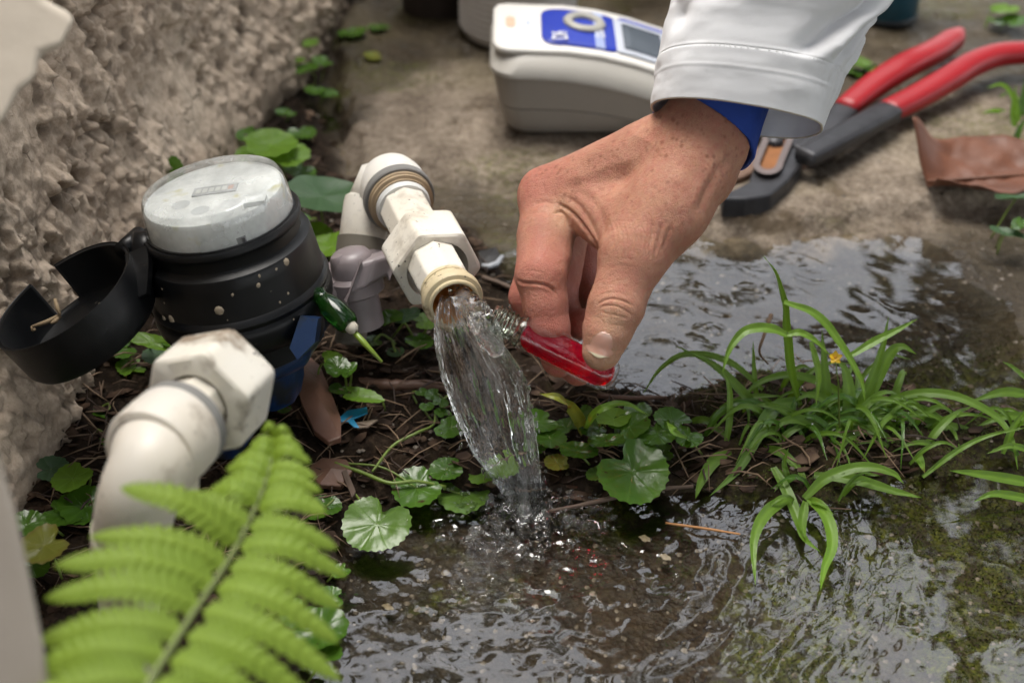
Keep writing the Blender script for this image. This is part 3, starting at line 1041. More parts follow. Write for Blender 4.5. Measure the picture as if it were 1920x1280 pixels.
# blue meter body under the casing
t = NT('blue_body')
cb = t.mix(t.ramp(t.noise(60, 5), [(0.5, 0), (0.62, 1)]), (0.004, 0.022, 0.075), (0.010, 0.014, 0.018))
cb = t.mix(t.ramp(t.noise(35, 3), [(0.62, 0), (0.66, 0.8)]), cb, (0.16, 0.10, 0.055))
M_blue = t.finish(t.bsdf(color=cb, rough=0.38, normal=t.bump(t.noise(150, 4), 0.4, 0.0006)))
lathe_mm('brass_body', [(25, 56), (27.5, 58), (28.2, 63), (27.4, 66), (25, 69), (17, 73), (15, 84), (12, 92), (0.01, 94)], M_blue, meter, MD, seg=48, poly=lambda a: rhex(a + 0.2, 8, 0.05) * (1 + 0.02 * math.sin(5 * a)))
body_c = MA + MD * 0.076
for sg in (-1, 1):
    m = MB(); st = Vector((0.10, 0.34, 0)).normalized() * sg
    tube(m, [body_c - MA + st * 0.030, body_c - MA + st * 0.050], 0.013, 24)
    m.build('threaded_stub', M_blue, meter)
m = MB()          # lug of the blue body seen at its right
lug = [P(565, 600, 0.592) - MA, P(598, 605, 0.592) - MA, P(592, 650, 0.592) - MA, P(560, 682, 0.592) - MA, P(545, 660, 0.592) - MA]
m.add([p + MU * 0.002 for p in lug] + [p + Vector((0, 0.010, -0.004)) for p in lug], [(4, 3, 2, 1, 0), (5, 6, 7, 8, 9)] + [(i, (i + 1) % 5, 5 + (i + 1) % 5, 5 + i) for i in range(5)])
m.build('casting_lug', M_blue, meter, smooth=False)

# hinge and open lid
LC = P(117, 553, 0.588) - MA              # centre of the lid's rim
LN = cdir(-0.53 * 0.84, 0.85 * 0.84, 0.56)   # the lid opens this way
lid = lathe_mm('lid', [(32.0, 0.0), (32.6, -0.3), (32.6, 1.4), (32.2, 10), (31.8, 19), (30.4, 21.6), (26, 22.6), (0.01, 23.4), (0.01, 21.4), (25, 20.8), (29.4, 19.6), (30.3, 17.5), (30.9, 0.4), (32.0, 0.0)],
               M_black, meter, -LN, org=LC, seg=128)
# cut the notch out of the far wall of the lid
me = lid.data
xa, ya, za = frame_of(-LN)
gone = []
nt = (P(92, 528, 0.60) - MA - LC)
nt_a = math.atan2(nt.dot(ya), nt.dot(xa))
import bmesh
bm_ = bmesh.new(); bm_.from_mesh(me)
for f in list(bm_.faces):
    c = f.calc_center_median() - LC
    a = math.atan2(c.dot(ya), c.dot(xa)); h = c.dot(za)
    da = (a - nt_a + PI) % (2 * PI) - PI
    rr_ = math.hypot(c.dot(xa), c.dot(ya))
    if rr_ > 0.029 and abs(da) < R(11) and h < 0.0175: gone.append(f)
bmesh.ops.delete(bm_, geom=gone, context='FACES')
bm_.to_mesh(me); bm_.free()
sm_ = lid.modifiers.new('s', 'SOLIDIFY'); sm_.thickness = 0.0004
m = MB()
tube(m, [P(232, 470, 0.598) - MA, P(262, 442, 0.612) - MA], 0.0042, 20)
tube(m, [P(246, 462, 0.596) - MA, P(292, 470, 0.600) - MA], [0.0065, 0.009], 16)
m.build('hinge', M_black, meter)
m = MB()
arm = curve_pts([tuple(P(258, 470, 0.590) - MA), tuple(P(262, 505, 0.586) - MA), tuple(P(258, 560, 0.583) - MA)], 8)
V = []
for p in arm:
    p = Vector(p); s_ = cdir(0.9, 0.35, 0.2) * 0.0052; d_ = cdir(-0.2, 0.1, 0.95) * 0.002
    V += [p - s_ - d_, p + s_ - d_, p + s_ + d_, p - s_ + d_]
F = [(0, 1, 2, 3), (31, 30, 29, 28)] + [(4 * k + i, 4 * k + 4 + i, 4 * k + 4 + (i + 1) % 4, 4 * k + (i + 1) % 4) for k in range(7) for i in range(4)]
m.add(V, F)
m.build('lid_arm', M_black, meter, smooth=False)
# dried mud splashes on the casing
M_mud = plain('dried_mud', (0.36, 0.30, 0.22), 0.85, bump=(300, 0.5, 0.0004), var=0.25)
rs = np.random.RandomState(5)
m = MB()


def blob(m, p, n, r, el=1.0, up=(0, 0, 1), flat=0.35):
    x, y, z = frame_of(n, up)
    V = [p + n * r * flat]; F = []
    for j, (rr, hh) in enumerate(((0.55, 0.8), (0.9, 0.35), (1.0, -0.1))):
        for k in range(8):
            a = k * PI / 4
            V.append(p + (x * math.cos(a) + y * math.sin(a) * el) * r * rr * (0.85 + 0.3 * rs.rand()) + n * r * flat * hh)
    for k in range(8):
        F.append((0, 1 + k, 1 + (k + 1) % 8))
        for j in (0, 1):
            a = 1 + j * 8
            F.append((a + k, a + 8 + k, a + 8 + (k + 1) % 8, a + (k + 1) % 8))
    m.add(V, F)


mx_, my_, mz_ = frame_of(MD)
toward = cdir(0, 0, 1)
ang0 = math.atan2(toward.dot(my_), toward.dot(mx_))
for k in range(13):
    a = ang0 + rs.uniform(-1.1, 1.3); h = rs.choice([rs.uniform(12, 30), rs.uniform(36, 42)])
    rad = np.interp(h, [12, 30, 36, 42], [36, 37.4, 38.9, 38.7])
    n_ = mx_ * math.cos(a) + my_ * math.sin(a)
    blob(m, n_ * rad * mm + MD * h * mm, n_, rs.choice([0.35, 0.5, 0.6, 0.9]) * mm, rs.uniform(1, 1.6))
for px_, py_, r_ in ((537, 492, 1.5), (411, 582, 1.9), (427, 600, 0.8), (540, 550, 0.7), (322, 600, 1.9), (308, 598, 1.4), (518, 505, 0.7)):
    # land them on the casing: march along the view ray until the cylinder is met
    for dd in np.arange(0.52, 0.62, 0.0003):
        q = P(px_, py_, dd) - MA
        h = q.dot(MD) * 1000
        rad = np.interp(h, [12, 17, 24, 30, 31.2, 32.6, 35, 38.5, 43], [35.9, 36.3, 36.9, 37.3, 38.6, 39.1, 38.0, 39.2, 38.6])
        e_ = q - MD * q.dot(MD)
        if e_.length * 1000 < rad:
            blob(m, q, e_.normalized(), r_ * mm, 1.2); break
ms = m.build('mud_splashes', M_mud, meter); ms['kind'] = 'stuff'
# straw lying in the lid
m = MB()
for a, b in (((103, 560), (113, 590)), ((113, 590), (60, 612)), ((60, 612), (66, 618)), ((113, 592), (95, 606))):
    tube(m, [P(a[0], a[1], 0.594), P((a[0] + b[0]) / 2, (a[1] + b[1]) / 2 + 3, 0.593), P(b[0], b[1], 0.592)], [0.0007, 0.001, 0.0005], 6)
o = m.build('straw_wisp', plain('straw', (0.34, 0.25, 0.15), 0.8)); tag(o, 'dry brown straw wisp lying inside the open meter lid', 'straw')

# ---- green screwdriver-like probe below the meter
m = empty('green_probe', tuple(P(612, 568, 0.60)))
tag(m, 'small green see-through handled screwdriver tilted below the meter', 'screwdriver')
b0 = P(612, 568, 0.60)
t = NT('green_resin'); M_gres = t.finish(t.bsdf(color=(0.015, 0.085, 0.008), rough=0.12, trans=0.8, ior=1.45))
ax = (P(655, 610, 0.598) - P(600, 556, 0.604)).normalized()
lathe_mm('handle', [(0.01, -11), (3.0, -10.5), (4.0, -9), (3.2, -7), (3.6, -5.5), (4.6, -3), (5.2, 1), (5.2, 9), (4.4, 11.4), (2.0, 12.2)], M_gres, m, ax, org=P(622, 577, 0.60) - b0, seg=10, smooth=True)
lathe_mm('ferrule', [(1.8, 11.5), (2.8, 12.0), (2.6, 14), (1.4, 15.4), (0.5, 15.6)], plain('pale_ferrule', (0.5, 0.46, 0.38), 0.5), m, ax, org=P(622, 577, 0.60) - b0, seg=16)
k_ = MB(); tube(k_, [P(646, 603, 0.598) - b0, P(680, 640, 0.595) - b0, P(716, 678, 0.592) - b0], [0.0011, 0.0014, 0.0006], 8)
k_.build('shank', plain('green_shank', (0.17, 0.25, 0.03), 0.35), m)
# ================================================================ falling water
def stream():
    ys_ = np.array([556, 575, 600, 625, 650, 700, 750, 800, 850, 900, 940, 968], float)
    xl = np.array([826, 818, 813, 813, 815, 826, 843, 862, 885, 925, 950, 958], float)
    xr = np.array([876, 890, 906, 926, 950, 984, 994, 1003, 1010, 1015, 1018, 1022], float)
    dep = np.array([.607, .603, .601, .602, .604, .610, .615, .620, .624, .628, .631, .633])
    tk = np.array([6.0, 7.2, 7.5, 7.0, 6.4, 6.0, 5.6, 5.4, 5.2, 5.0, 5.2, 6.0]) * mm
    n = 300; seg = 220
    yy = np.linspace(556, 966, n)
    L = np.interp(yy, ys_, xl); Rr = np.interp(yy, ys_, xr); D = np.interp(yy, ys_, dep); T = np.interp(yy, ys_, tk)
    ker = np.ones(15) / 15
    sm = lambda a: np.convolve(np.pad(a, 7, mode='edge'), ker, 'valid')
    L, Rr, D, T = sm(L), sm(Rr), sm(D), sm(T)
    th = np.linspace(0, 2 * PI, seg, endpoint=False)
    V = np.zeros((n, seg, 3))
    s = (yy - yy[0]) / 400.0
    for i in range(n):
        cx, w = (L[i] + Rr[i]) / 2, (Rr[i] - L[i]) / 2 * D[i] / FPX
        c = np.array(P(cx, yy[i], D[i]))
        c0 = np.cos(th); s0 = np.sin(th)
        a = np.sign(c0) * np.abs(c0) ** 0.8; b = np.sign(s0) * np.abs(s0) ** 0.85
        # shallow valley between two ropes of water
        f = 1 - 0.38 * np.exp(-((a - 0.05 - 0.25 * s[i]) / 0.30) ** 2) * min(1, max(0, (s[i] - 0.02) / 0.15))
        env = min(1, s[i] / 0.10)
        stretch = 3.0 + 2.0 * s[i]
        ridge = fbm(a * 6.5 + 3, np.full(seg, s[i] * stretch), b * 2, octv=4, seed=90)
        fine = fbm(a * 24 + 3, np.full(seg, s[i] * 7), b * 4, octv=3, seed=91)
        chop = fbm(a * 20, np.full(seg, s[i] * 45), b * 4, octv=3, seed=92)
        rightm = np.clip((a - 0.05) * 1.6, 0, 1) * np.exp(-s[i] / 0.28)
        tt = T[i] * f * b
        off = env * (0.0027 * ridge + 0.00042 * fine + 0.0017 * rightm * chop + 0.0003 * s[i] * chop)
        lat = w * a * (1 + 0.03 * env * fbm(np.full(seg, s[i] * 14), b * 1.5 + np.sign(c0) * 3, octv=2, seed=94))
        right = np.array((1.0, 0, 0)); tow = np.array(cdir(0, 0, 1))
        V[i] = c + lat[:, None] * right + (tt + off * np.where(b > 0, 1, -0.7))[:, None] * tow
    i, j = np.meshgrid(np.arange(n - 1), np.arange(seg), indexing='ij')
    a = (i * seg + j).ravel(); b = (i * seg + (j + 1) % seg).ravel()
    F = np.stack([a, b, b + seg, a + seg], 1)
    VV = V.reshape(-1, 3)
    top = len(VV); VV = np.vstack([VV, V[0].mean(0), V[-1].mean(0)])
    caps = [(int((k + 1) % seg), int(k), top) for k in range(seg)] + [(int((n - 1) * seg + k), int((n - 1) * seg + (k + 1) % seg), top + 1) for k in range(seg)]
    me = bpy.data.meshes.new('falling_water')
    me.from_pydata(VV.tolist(), [], F.tolist() + caps)
    return me


t = NT('clear_water')
g1 = t.new('ShaderNodeBsdfGlass'); g1.inputs['IOR'].default_value = 1.33; g1.inputs['Roughness'].default_value = 0.0
g1.inputs['Color'].default_value = (1, 1, 1, 1)
dfw = t.new('ShaderNodeBsdfTranslucent'); dfw.inputs['Color'].default_value = (0.9, 0.93, 0.93, 1)      # entrained air
dfd = t.new('ShaderNodeBsdfDiffuse'); dfd.inputs['Color'].default_value = (0.9, 0.93, 0.93, 1)
ma_ = t.new('ShaderNodeAddShader'); t.L.new(dfw.outputs[0], ma_.inputs[0]); t.L.new(dfd.outputs[0], ma_.inputs[1])
mw = t.new('ShaderNodeMixShader')
t.put(mw.inputs[0], t.ramp(t.noise(55, 4, 0.6, vec=t.mapping((2.4, 1.0, 0.45))), [(0.45, 0.0), (0.74, 0.085)]))
t.L.new(g1.outputs[0], mw.inputs[1]); t.L.new(ma_.outputs[0], mw.inputs[2])
M_water = t.finish(mw.outputs[0])
fall = link('falling_water', stream(), None, M_water)
tag(fall, 'clear twisting stream of water falling from the pipe mouth', 'water stream')
# rope of water from inside the bore
rope = Field(np.array(P(885, 590, .606)) - 0.030, np.array(P(885, 590, .606)) + 0.030, 0.0005)
rs = np.random.RandomState(12)
rp_ = curve_pts([tuple(P(842, 540, .622)), tuple(P(860, 556, .610)), tuple(P(880, 572, .602)), tuple(P(898, 594, .598)), tuple(P(914, 618, .598)), tuple(P(930, 655, .602))], 16)
for k in range(15):
    rr_ = np.interp(k, [0, 4, 8, 15], [4.0, 4.2, 4.6, 3.2]) * mm
    rope.cone(rp_[k], rp_[k + 1], rr_, rr_, 0.003)
for k in range(46):
    u_ = rs.uniform(0.15, 1.0); q = np.array(rp_[int(u_ * 15)]) + rs.normal(size=3) * np.array([0.0032, 0.0025, 0.0032])
    q2 = q + rs.normal(size=3) * 0.0012 + np.array([0.0012, -0.0004, -0.0022])
    r1 = rs.uniform(0.5, 1.5) * mm
    rope.cone(q, q2, r1, r1 * rs.uniform(0.4, 1), 0.0012)
Vr, Qr = rope.mesh()
Nr = vnormals(Vr, Qr)
Vr = Vr + Nr * (0.0006 * fbm(Vr[:, 0] * 330, Vr[:, 1] * 330, Vr[:, 2] * 330, octv=3, seed=13))[:, None]
o = obj('splashing_rope', Vr, Qr, M_water, fall)
# droplets thrown off, and splash crown where the stream lands
rs = np.random.RandomState(3)


def droplet_mesh(name, mat, parent, pts, radii, stretch=1.0):
    V = []; F = []
    for p, r in zip(pts, radii):
        b = len(V)
        x, y, z = Vector((1, 0, 0)), Vector((0, 1, 0)), Vector((rs.uniform(-.3, .3), rs.uniform(-.3, .3), 1)).normalized()
        nseg, nr = 8, 6
        for a in range(1, nr):
            ph = PI * a / nr
            for k in range(nseg):
                t_ = 2 * PI * k / nseg
                V.append(tuple(Vector(p) + (x * math.cos(t_) + y * math.sin(t_)) * math.sin(ph) * r + z * math.cos(ph) * r * stretch))
        V.append(tuple(Vector(p) + z * r * stretch)); V.append(tuple(Vector(p) - z * r * stretch))
        for a in range(nr - 2):
            for k in range(nseg):
                F.append((b + a * nseg + k, b + (a + 1) * nseg + k, b + (a + 1) * nseg + (k + 1) % nseg, b + a * nseg + (k + 1) % nseg))
        for k in range(nseg):
            F.append((b + k, b + (k + 1) % nseg, b + (nr - 1) * nseg))
            F.append((b + (nr - 2) * nseg + (k + 1) % nseg, b + (nr - 2) * nseg + k, b + (nr - 1) * nseg + 1))
    me = bpy.data.meshes.new(name); me.from_pydata(V, [], F)
    bm = bmesh.new(); bm.from_mesh(me); bmesh.ops.recalc_face_normals(bm, faces=bm.faces); bm.to_mesh(me); bm.free()
    return link(name, me, parent, mat)


pts = []; rad = []
for k in range(26):
    pts.append(P(915 + rs.randn() * 24, 610 + rs.randn() * 22, .600 + rs.randn() * .004)); rad.append(rs.uniform(0.3, 1.0) * mm)
pts.append(P(912, 582, .594)); rad.append(1.9 * mm)
for k in range(90):
    a = rs.uniform(0, 2 * PI); q = rs.uniform(0.006, 0.042)
    pts.append(IMPACT + Vector((math.cos(a) * q, math.sin(a) * q, rs.uniform(0.001, 0.012)))); rad.append(rs.uniform(0.25, 0.8) * mm)
d_ = droplet_mesh('thrown_droplets', M_water, fall, pts, rad, 1.2); d_['kind'] = 'stuff'
pts = []; rad = []
for k in range(110):                                  # strands breaking away along both edges
    s_ = rs.uniform(0.15, 1.0) ** 0.7; y_ = 600 + s_ * 360
    if rs.rand() < 0.5: x_ = np.interp(y_, [600, 650, 700, 750, 800, 850, 900, 960], [813, 815, 826, 843, 862, 885, 925, 956]) + rs.normal(-1, 3 + 9 * s_)
    else: x_ = np.interp(y_, [600, 650, 700, 750, 800, 850, 900, 960], [906, 950, 978, 994, 1003, 1010, 1015, 1022]) + rs.normal(1, 3 + 6 * s_)
    pts.append(P(x_, y_, np.interp(y_, [600, 960], [.603, .633]) + rs.normal(0, .003))); rad.append(rs.choice([.25, .35, .5, .7]) * mm)
d_ = droplet_mesh('breaking_strands', M_water, fall, pts, rad, 2.6); d_['kind'] = 'stuff'
sp = Field(np.array(IMPACT) - np.array([.06, .06, .006]), np.array(IMPACT) + np.array([.06, .06, .018]), 0.0007)
for k in range(280):
    a = rs.uniform(0, 2 * PI); q = abs(rs.normal(0, 0.020)) + 0.003
    p0 = np.array(IMPACT) + np.array([math.cos(a) * q, math.sin(a) * q, 0.0])
    hgt = rs.uniform(0.000, 0.010) * math.exp(-q / 0.020)
    r_ = rs.uniform(0.7, 2.6) * mm
    p1 = p0 + np.array([math.cos(a) * 0.003, math.sin(a) * 0.003, hgt])
    sp.cone(p0 - np.array([0, 0, r_ * 0.6]), p1, r_, r_ * 0.5, 0.0022)
Vs, Qs = sp.mesh()
keep = Vs[:, 2] > -0.0012
fm = keep[Qs].all(1)
Vs = Vs + (0.0004 * fbm(Vs[:, 0] * 300, Vs[:, 1] * 300, Vs[:, 2] * 300, octv=2, seed=15))[:, None]
obj('splash_crown', Vs, Qs[fm], M_water, fall)

rs = np.random.RandomState(77)
pts = []; rad = []
for k in range(34):
    a = rs.uniform(0, 2 * PI); q = abs(rs.normal(0, .022)) + .006
    pts.append((IMPACT.x + math.cos(a) * q, IMPACT.y + math.sin(a) * q, 0.0004)); rad.append(rs.choice([.5, .7, .9, 1.3, 2.0]) * mm)
gq = G(847, 916, 0.0005); pts.append(tuple(gq)); rad.append(2.4 * mm)
bb = droplet_mesh('water_bubbles', thin_glass('bubble_film', (0.98, 0.98, 0.98), 0.01, 0.06), fall, pts, rad, 0.85); bb['kind'] = 'stuff'

# ================================================================ sample vial
VA, VB = P(921, 594, .6030), P(1154, 709, .6040)
VD = (VB - VA).normalized(); VL = (VB - VA).length * 1000
vial = empty('sample_vial', tuple(VA))
tag(vial, 'small glass vial of pink red solution held between thumb and finger', 'vial')
M_vglass = thin_glass('vial_glass', (0.95, 0.94, 0.94), 0.01, 0.04)
t = NT('neck_glass'); g1 = t.new('ShaderNodeBsdfGlass'); g1.inputs['IOR'].default_value = 1.42; g1.inputs['Color'].default_value = (0.93, 0.95, 0.92, 1)
M_neck = t.finish(g1.outputs[0])
prof = [(5.6, 0.2)]
for k in range(5):
    h = 2.0 + k * 2.0
    prof += [(5.7, h - 0.7), (6.4, h - 0.2), (6.4, h + 0.25), (5.7, h + 0.7)]
prof += [(5.6, 11.6), (6.5, 12.4), (7.1, 13.6), (7.3, 14.6)]
outer = prof
inner = [(6.3, 14.4), (4.8, 11.8), (4.7, 0.2), (5.2, -0.2)]
lathe_mm('threaded_neck', outer + inner + [(5.6, 0.2)], M_neck, vial, VD, seg=48)
rb = 7.7
body = [(7.3, 14.6), (rb, 18), (rb, VL - 5.0), (6.9, VL - 2.4), (5.6, VL - 0.7), (3.4, VL + 0.0), (0.01, VL + 0.1), (0.01, VL - 1.3), (3.2, VL - 1.4), (5.2, VL - 2.2), (6.2, VL - 4), (6.35, VL - 6), (6.35, 18), (6.3, 14.4)]
lathe_mm('glass_body', body, M_vglass, vial, VD, seg=56)
# pink solution with its surface level
t = NT('pink_solution')
pg = t.new('ShaderNodeBsdfRefraction') ; pg.inputs['IOR'].default_value = 1.12; pg.inputs['Roughness'].default_value = 0.02
pg.inputs['Color'].default_value = (0.98, 0.07, 0.22, 1)
pd = t.new('ShaderNodeBsdfPrincipled'); pd.inputs['Base Color'].default_value = (0.62, 0.012, 0.07, 1); pd.inputs['Roughness'].default_value = 0.15
ptl = t.new('ShaderNodeBsdfTranslucent'); ptl.inputs['Color'].default_value = (0.95, 0.03, 0.09, 1)
mA = t.new('ShaderNodeMixShader'); mA.inputs[0].default_value = 0.5; t.L.new(pd.outputs[0], mA.inputs[1]); t.L.new(ptl.outputs[0], mA.inputs[2])
mB = t.new('ShaderNodeMixShader'); mB.inputs[0].default_value = 0.22; t.L.new(pg.outputs[0], mB.inputs[1]); t.L.new(mA.outputs[0], mB.inputs[2])
M_pink = t.finish(mB.outputs[0])
lf = Field(np.array(VA) + np.minimum(0, np.array(VB - VA)) - 0.012, np.array(VA) + np.maximum(0, np.array(VB - VA)) + 0.012, 0.0006)
lf.cone(VA + VD * 0.021, VA + VD * (VL - 7.6) * mm, 6.5 * mm, 6.5 * mm, 0)
surf_n = np.array((0.10, -0.15, 1.0)); surf_n /= np.linalg.norm(surf_n)
surf_p = np.array(VA + VD * 0.0270)
wob = 0.0004 * fbm(lf.X[..., 0] * 300, lf.X[..., 1] * 300, octv=2, seed=23)
lf.F = np.maximum(lf.F, np.einsum('...i,i->...', lf.X - surf_p, surf_n).astype(np.float32) + wob.astype(np.float32) - 0.004)
Vl, Ql = lf.mesh()
lo_ = obj('pink_solution', Vl - np.array(VA), Ql, M_pink, vial)
# a fold of glass ring near the bottom
lathe_mm('base_ring', [(7.35, VL - 15.5), (7.65, VL - 15.0), (7.65, VL - 13.8), (7.35, VL - 13.2)], M_vglass, vial, VD, seg=48)
# ================================================================ the worker's hand and sleeve
HB = [P(px, py, d) for px in (930, 1480) for py in (120, 760) for d in (0.55, 0.73)]
lo = np.min([np.array(p) for p in HB], 0); hi = np.max([np.array(p) for p in HB], 0)
lo = np.maximum(lo, np.array([P(930, 500, .6).x, 0.42, 0.0])); 
hf = Field((P(935, 500, .66).x - .004, 0.44, 0.022), (P(1500, 300, .60).x, 0.64, 0.205), 0.00095)
J = {
    'wr': (1314, 264, .604), 'wr2': (1314, 264, .624), 'fa': (1338, 150, .603), 'fa2': (1338, 150, .618),
    'imc': (1026, 366, .632), 'mmc': (1046, 352, .652), 'rmc': (1078, 340, .672), 'pmc': (1112, 336, .690),
    'ipip': (1014, 516, .608), 'idip': (1029, 612, .609), 'itip': (1046, 676, .619),
    'mpip': (996, 556, .640), 'mdip': (1040, 650, .642), 'mtip': (1084, 694, .632),
    'rpip': (1046, 560, .668), 'rdip': (1068, 612, .664), 'rtip': (1094, 606, .650),
    'ppip': (1096, 510, .690), 'pdip': (1110, 560, .680), 'ptip': (1130, 566, .664),
    'cmc': (1296, 330, .598), 'then': (1252, 392, .596), 'tmc': (1190, 474, .592), 'tip_ip': (1154, 576, .588), 'ttip': (1130, 646, .5885),
    'palm': (1190, 372, .640), 'heel': (1300, 318, .628),
}
J = {k: P(*v) for k, v in J.items()}


def bone(a, b, ra, rb, k=4.0, **kw):
    hf.cone(J[a] if isinstance(a, str) else a, J[b] if isinstance(b, str) else b, ra * mm, rb * mm, k * mm, **kw)


def buildhand():
    # back of the hand and wrist
    bone('wr', 'imc', 17.8, 12.4, 6)
    bone('wr', 'mmc', 17.4, 12.0, 6)
    bone('wr2', 'rmc', 17, 11.0, 6)
    bone('wr2', 'pmc', 16, 10.5, 6)
    bone('wr', 'fa', 17.0, 15.5, 6); bone('wr2', 'fa2', 16.5, 15.5, 6)
    bone('palm', 'heel', 15, 18, 7)
    bone('heel', 'wr', 17, 17, 7)
    # thumb
    bone('cmc', 'then', 16.5, 16.5, 7)
    bone('then', 'tmc', 16.5, 13.0, 6)
    bone('tmc', 'tip_ip', 13.0, 11.5, 4)
    bone('tip_ip', P(1139, 618, .588), 11.5, 9.9, 3)
    bone(P(1139, 622, .5885), P(1128, 658, .5895), 9.8, 8.1, 3)
    bone('wr', 'tmc', 16, 12.5, 7)
    # web of skin between thumb and first finger
    bone(P(1060, 376, .625), P(1165, 432, .605), 8.5, 11.5, 6)
    bone(P(1105, 372, .622), P(1196, 420, .602), 12, 13, 7)
    bone(P(1066, 402, .622), P(1126, 452, .604), 3.6, 3.4, 3)
    bone(P(1075, 388, .618), P(1133, 448, .600), 3.4, 3.6, 3)
    fk = 2.2
    # first finger
    bone('imc', P(1020, 440, .620), 11.8, 10.8, 5)
    bone(P(1020, 440, .620), 'ipip', 11.3, 11.0, 3)
    bone(P(1046, 440, .622), P(1040, 488, .612), 7.0, 6.4, 4)
    bone('ipip', P(1022, 566, .608), 11.0, 9.6, fk)
    bone(P(1022, 566, .608), 'idip', 9.6, 9.0, fk)
    bone('idip', 'itip', 8.4, 7.2, fk)
    # the others are built apart, then joined, so that they do not web together
    for names, rr in ((('mmc', 'mpip', 'mdip', 'mtip'), (11.5, 9.8, 8.4, 7.0)), (('rmc', 'rpip', 'rdip', 'rtip'), (11, 9.2, 8.0, 7.0)),
                      (('pmc', 'ppip', 'pdip', 'ptip'), (10, 8.2, 7.2, 6.4))):
        F2 = np.full_like(hf.F, 1.0)
        for i in range(3):
            hf.cone(J[names[i]], J[names[i + 1]], rr[i] * mm, rr[i + 1] * mm, 0.0022, F=F2)
        k = 0.0010
        d = hf.F - F2
        hf.F[:] = np.minimum(hf.F, F2) - 0.25 * k * np.maximum(0, 1 - np.abs(d) / k) ** 2


buildhand()
V, Q = hf.mesh()
# drop anything that is not the main surface is not needed: one surface
N = vnormals(V, Q)


def relax(V, Q, it=2, w=0.5):
    n = len(V)
    for _ in range(it):
        acc = np.zeros_like(V); cnt = np.zeros(n)
        for i in range(4):
            a, b = Q[:, i], Q[:, (i + 1) % 4]
            np.add.at(acc, a, V[b]); np.add.at(cnt, a, 1)
            np.add.at(acc, b, V[a]); np.add.at(cnt, b, 1)
        V = V * (1 - w) + w * acc / cnt[:, None]
    return V


V = relax(V, Q, 3)


def subdivide(V, Q):
    """Catmull-Clark style split of all quads (linear), enough for fine creases"""
    me = mesh_np('tmp', V, Q)
    o = bpy.data.objects.new('tmp', me)
    md = o.modifiers.new('s', 'SUBSURF'); md.levels = 1; md.render_levels = 1
    COL.objects.link(o)
    dg = bpy.context.evaluated_depsgraph_get()
    e = o.evaluated_get(dg).to_mesh()
    n = len(e.vertices); W = np.empty(n * 3, np.float32); e.vertices.foreach_get('co', W)
    W = W.reshape(-1, 3).astype(float)
    q = np.empty(len(e.loops), np.int32); e.loops.foreach_get('vertex_index', q)
    o.evaluated_get(dg).to_mesh_clear()
    bpy.data.objects.remove(o); bpy.data.meshes.remove(me)
    return W, q.reshape(-1, 4)


V, Q = subdivide(V, Q)
N = vnormals(V, Q)
cx, cy = cam_uv(V[:, 0], V[:, 1], V[:, 2])
camdir = np.array([0, 0, CAM_H]) - V; camdir /= np.linalg.norm(camdir, axis=1)[:, None]
facing = (N * camdir).sum(1)
vis = facing > -0.1
dep = V[:, 1] * CP - (V[:, 2] - CAM_H) * SP


def crease(pts, width, amount, bulge=0.0, dmin=0, dmax=9):
    """press a fold of skin along a traced line; width in photo pixels, amount in mm"""
    global V
    d = np.full(len(V), 1e9); tt = np.zeros(len(V))
    P_ = curve_pts([(a, b, 0) for a, b in pts], 5 * len(pts))
    n = len(P_)
    for i in range(n - 1):
        ax, ay = P_[i][:2]; bx, by = P_[i + 1][:2]
        ex, ey = bx - ax, by - ay
        t_ = np.clip(((cx - ax) * ex + (cy - ay) * ey) / (ex * ex + ey * ey + 1e-9), 0, 1)
        q = np.hypot(cx - ax - ex * t_, cy - ay - ey * t_)
        m = q < d
        d = np.where(m, q, d); tt = np.where(m, (i + t_) / (n - 1), tt)
    end = np.clip(np.minimum(tt, 1 - tt) / 0.18, 0.0, 1)
    end = np.where((tt <= 0) | (tt >= 1), 0, end)
    m = vis & (dep > dmin) & (dep < dmax)
    g = np.exp(-(d / width) ** 2)
    rim = np.exp(-((d - 2.2 * width) / (1.4 * width)) ** 2)
    V = V + N * ((-amount * 0.55 * g + bulge * 0.30 * rim) * end * m * mm)[:, None]


# thumb joint
crease([(1118, 573), (1130, 564), (1150, 560), (1172, 566), (1190, 576)], 2.2, 1.0, 0.30, dmax=.60)
crease([(1122, 578), (1134, 573), (1156, 574), (1176, 584), (1186, 594)], 1.8, 0.75, 0.15, dmax=.60)
crease([(1126, 583), (1140, 588), (1160, 592), (1180, 598)], 1.7, 0.55, 0.1, dmax=.60)
crease([(1118, 556), (1136, 549), (1160, 549), (1186, 558)], 1.8, 0.35, 0.1, dmax=.60)
crease([(1136, 606), (1150, 609), (1168, 610)], 1.8, 0.25, 0.0, dmax=.60)
crease([(1140, 536), (1160, 534), (1184, 540)], 1.8, 0.2, 0.0, dmax=.60)
# web folds
crease([(1042, 380), (1070, 396), (1098, 428), (1124, 470)], 3.0, 1.7, 0.7, dmax=.64)
crease([(1058, 366), (1084, 384), (1106, 414), (1126, 458)], 4.5, 0.8, 0.4, dmax=.64)
crease([(1072, 350), (1106, 372), (1128, 404), (1138, 446)], 6.5, 0.7, 0.3, dmax=.64)
crease([(1034, 402), (1052, 398), (1062, 410), (1064, 428)], 3.2, 1.0, 0.7, dmax=.64)
# first finger
crease([(968, 524), (982, 530), (1010, 532), (1034, 540), (1046, 556)], 2.6, 1.5, 0.5, dmax=.63)
crease([(980, 508), (1000, 508), (1020, 512)], 2.0, 0.35, dmax=.63)
crease([(1000, 382), (1022, 378), (1040, 384)], 3.5, 0.6, 0.3, dmax=.64)
crease([(994, 402), (1012, 398), (1030, 404)], 3.0, 0.4, 0.2, dmax=.64)
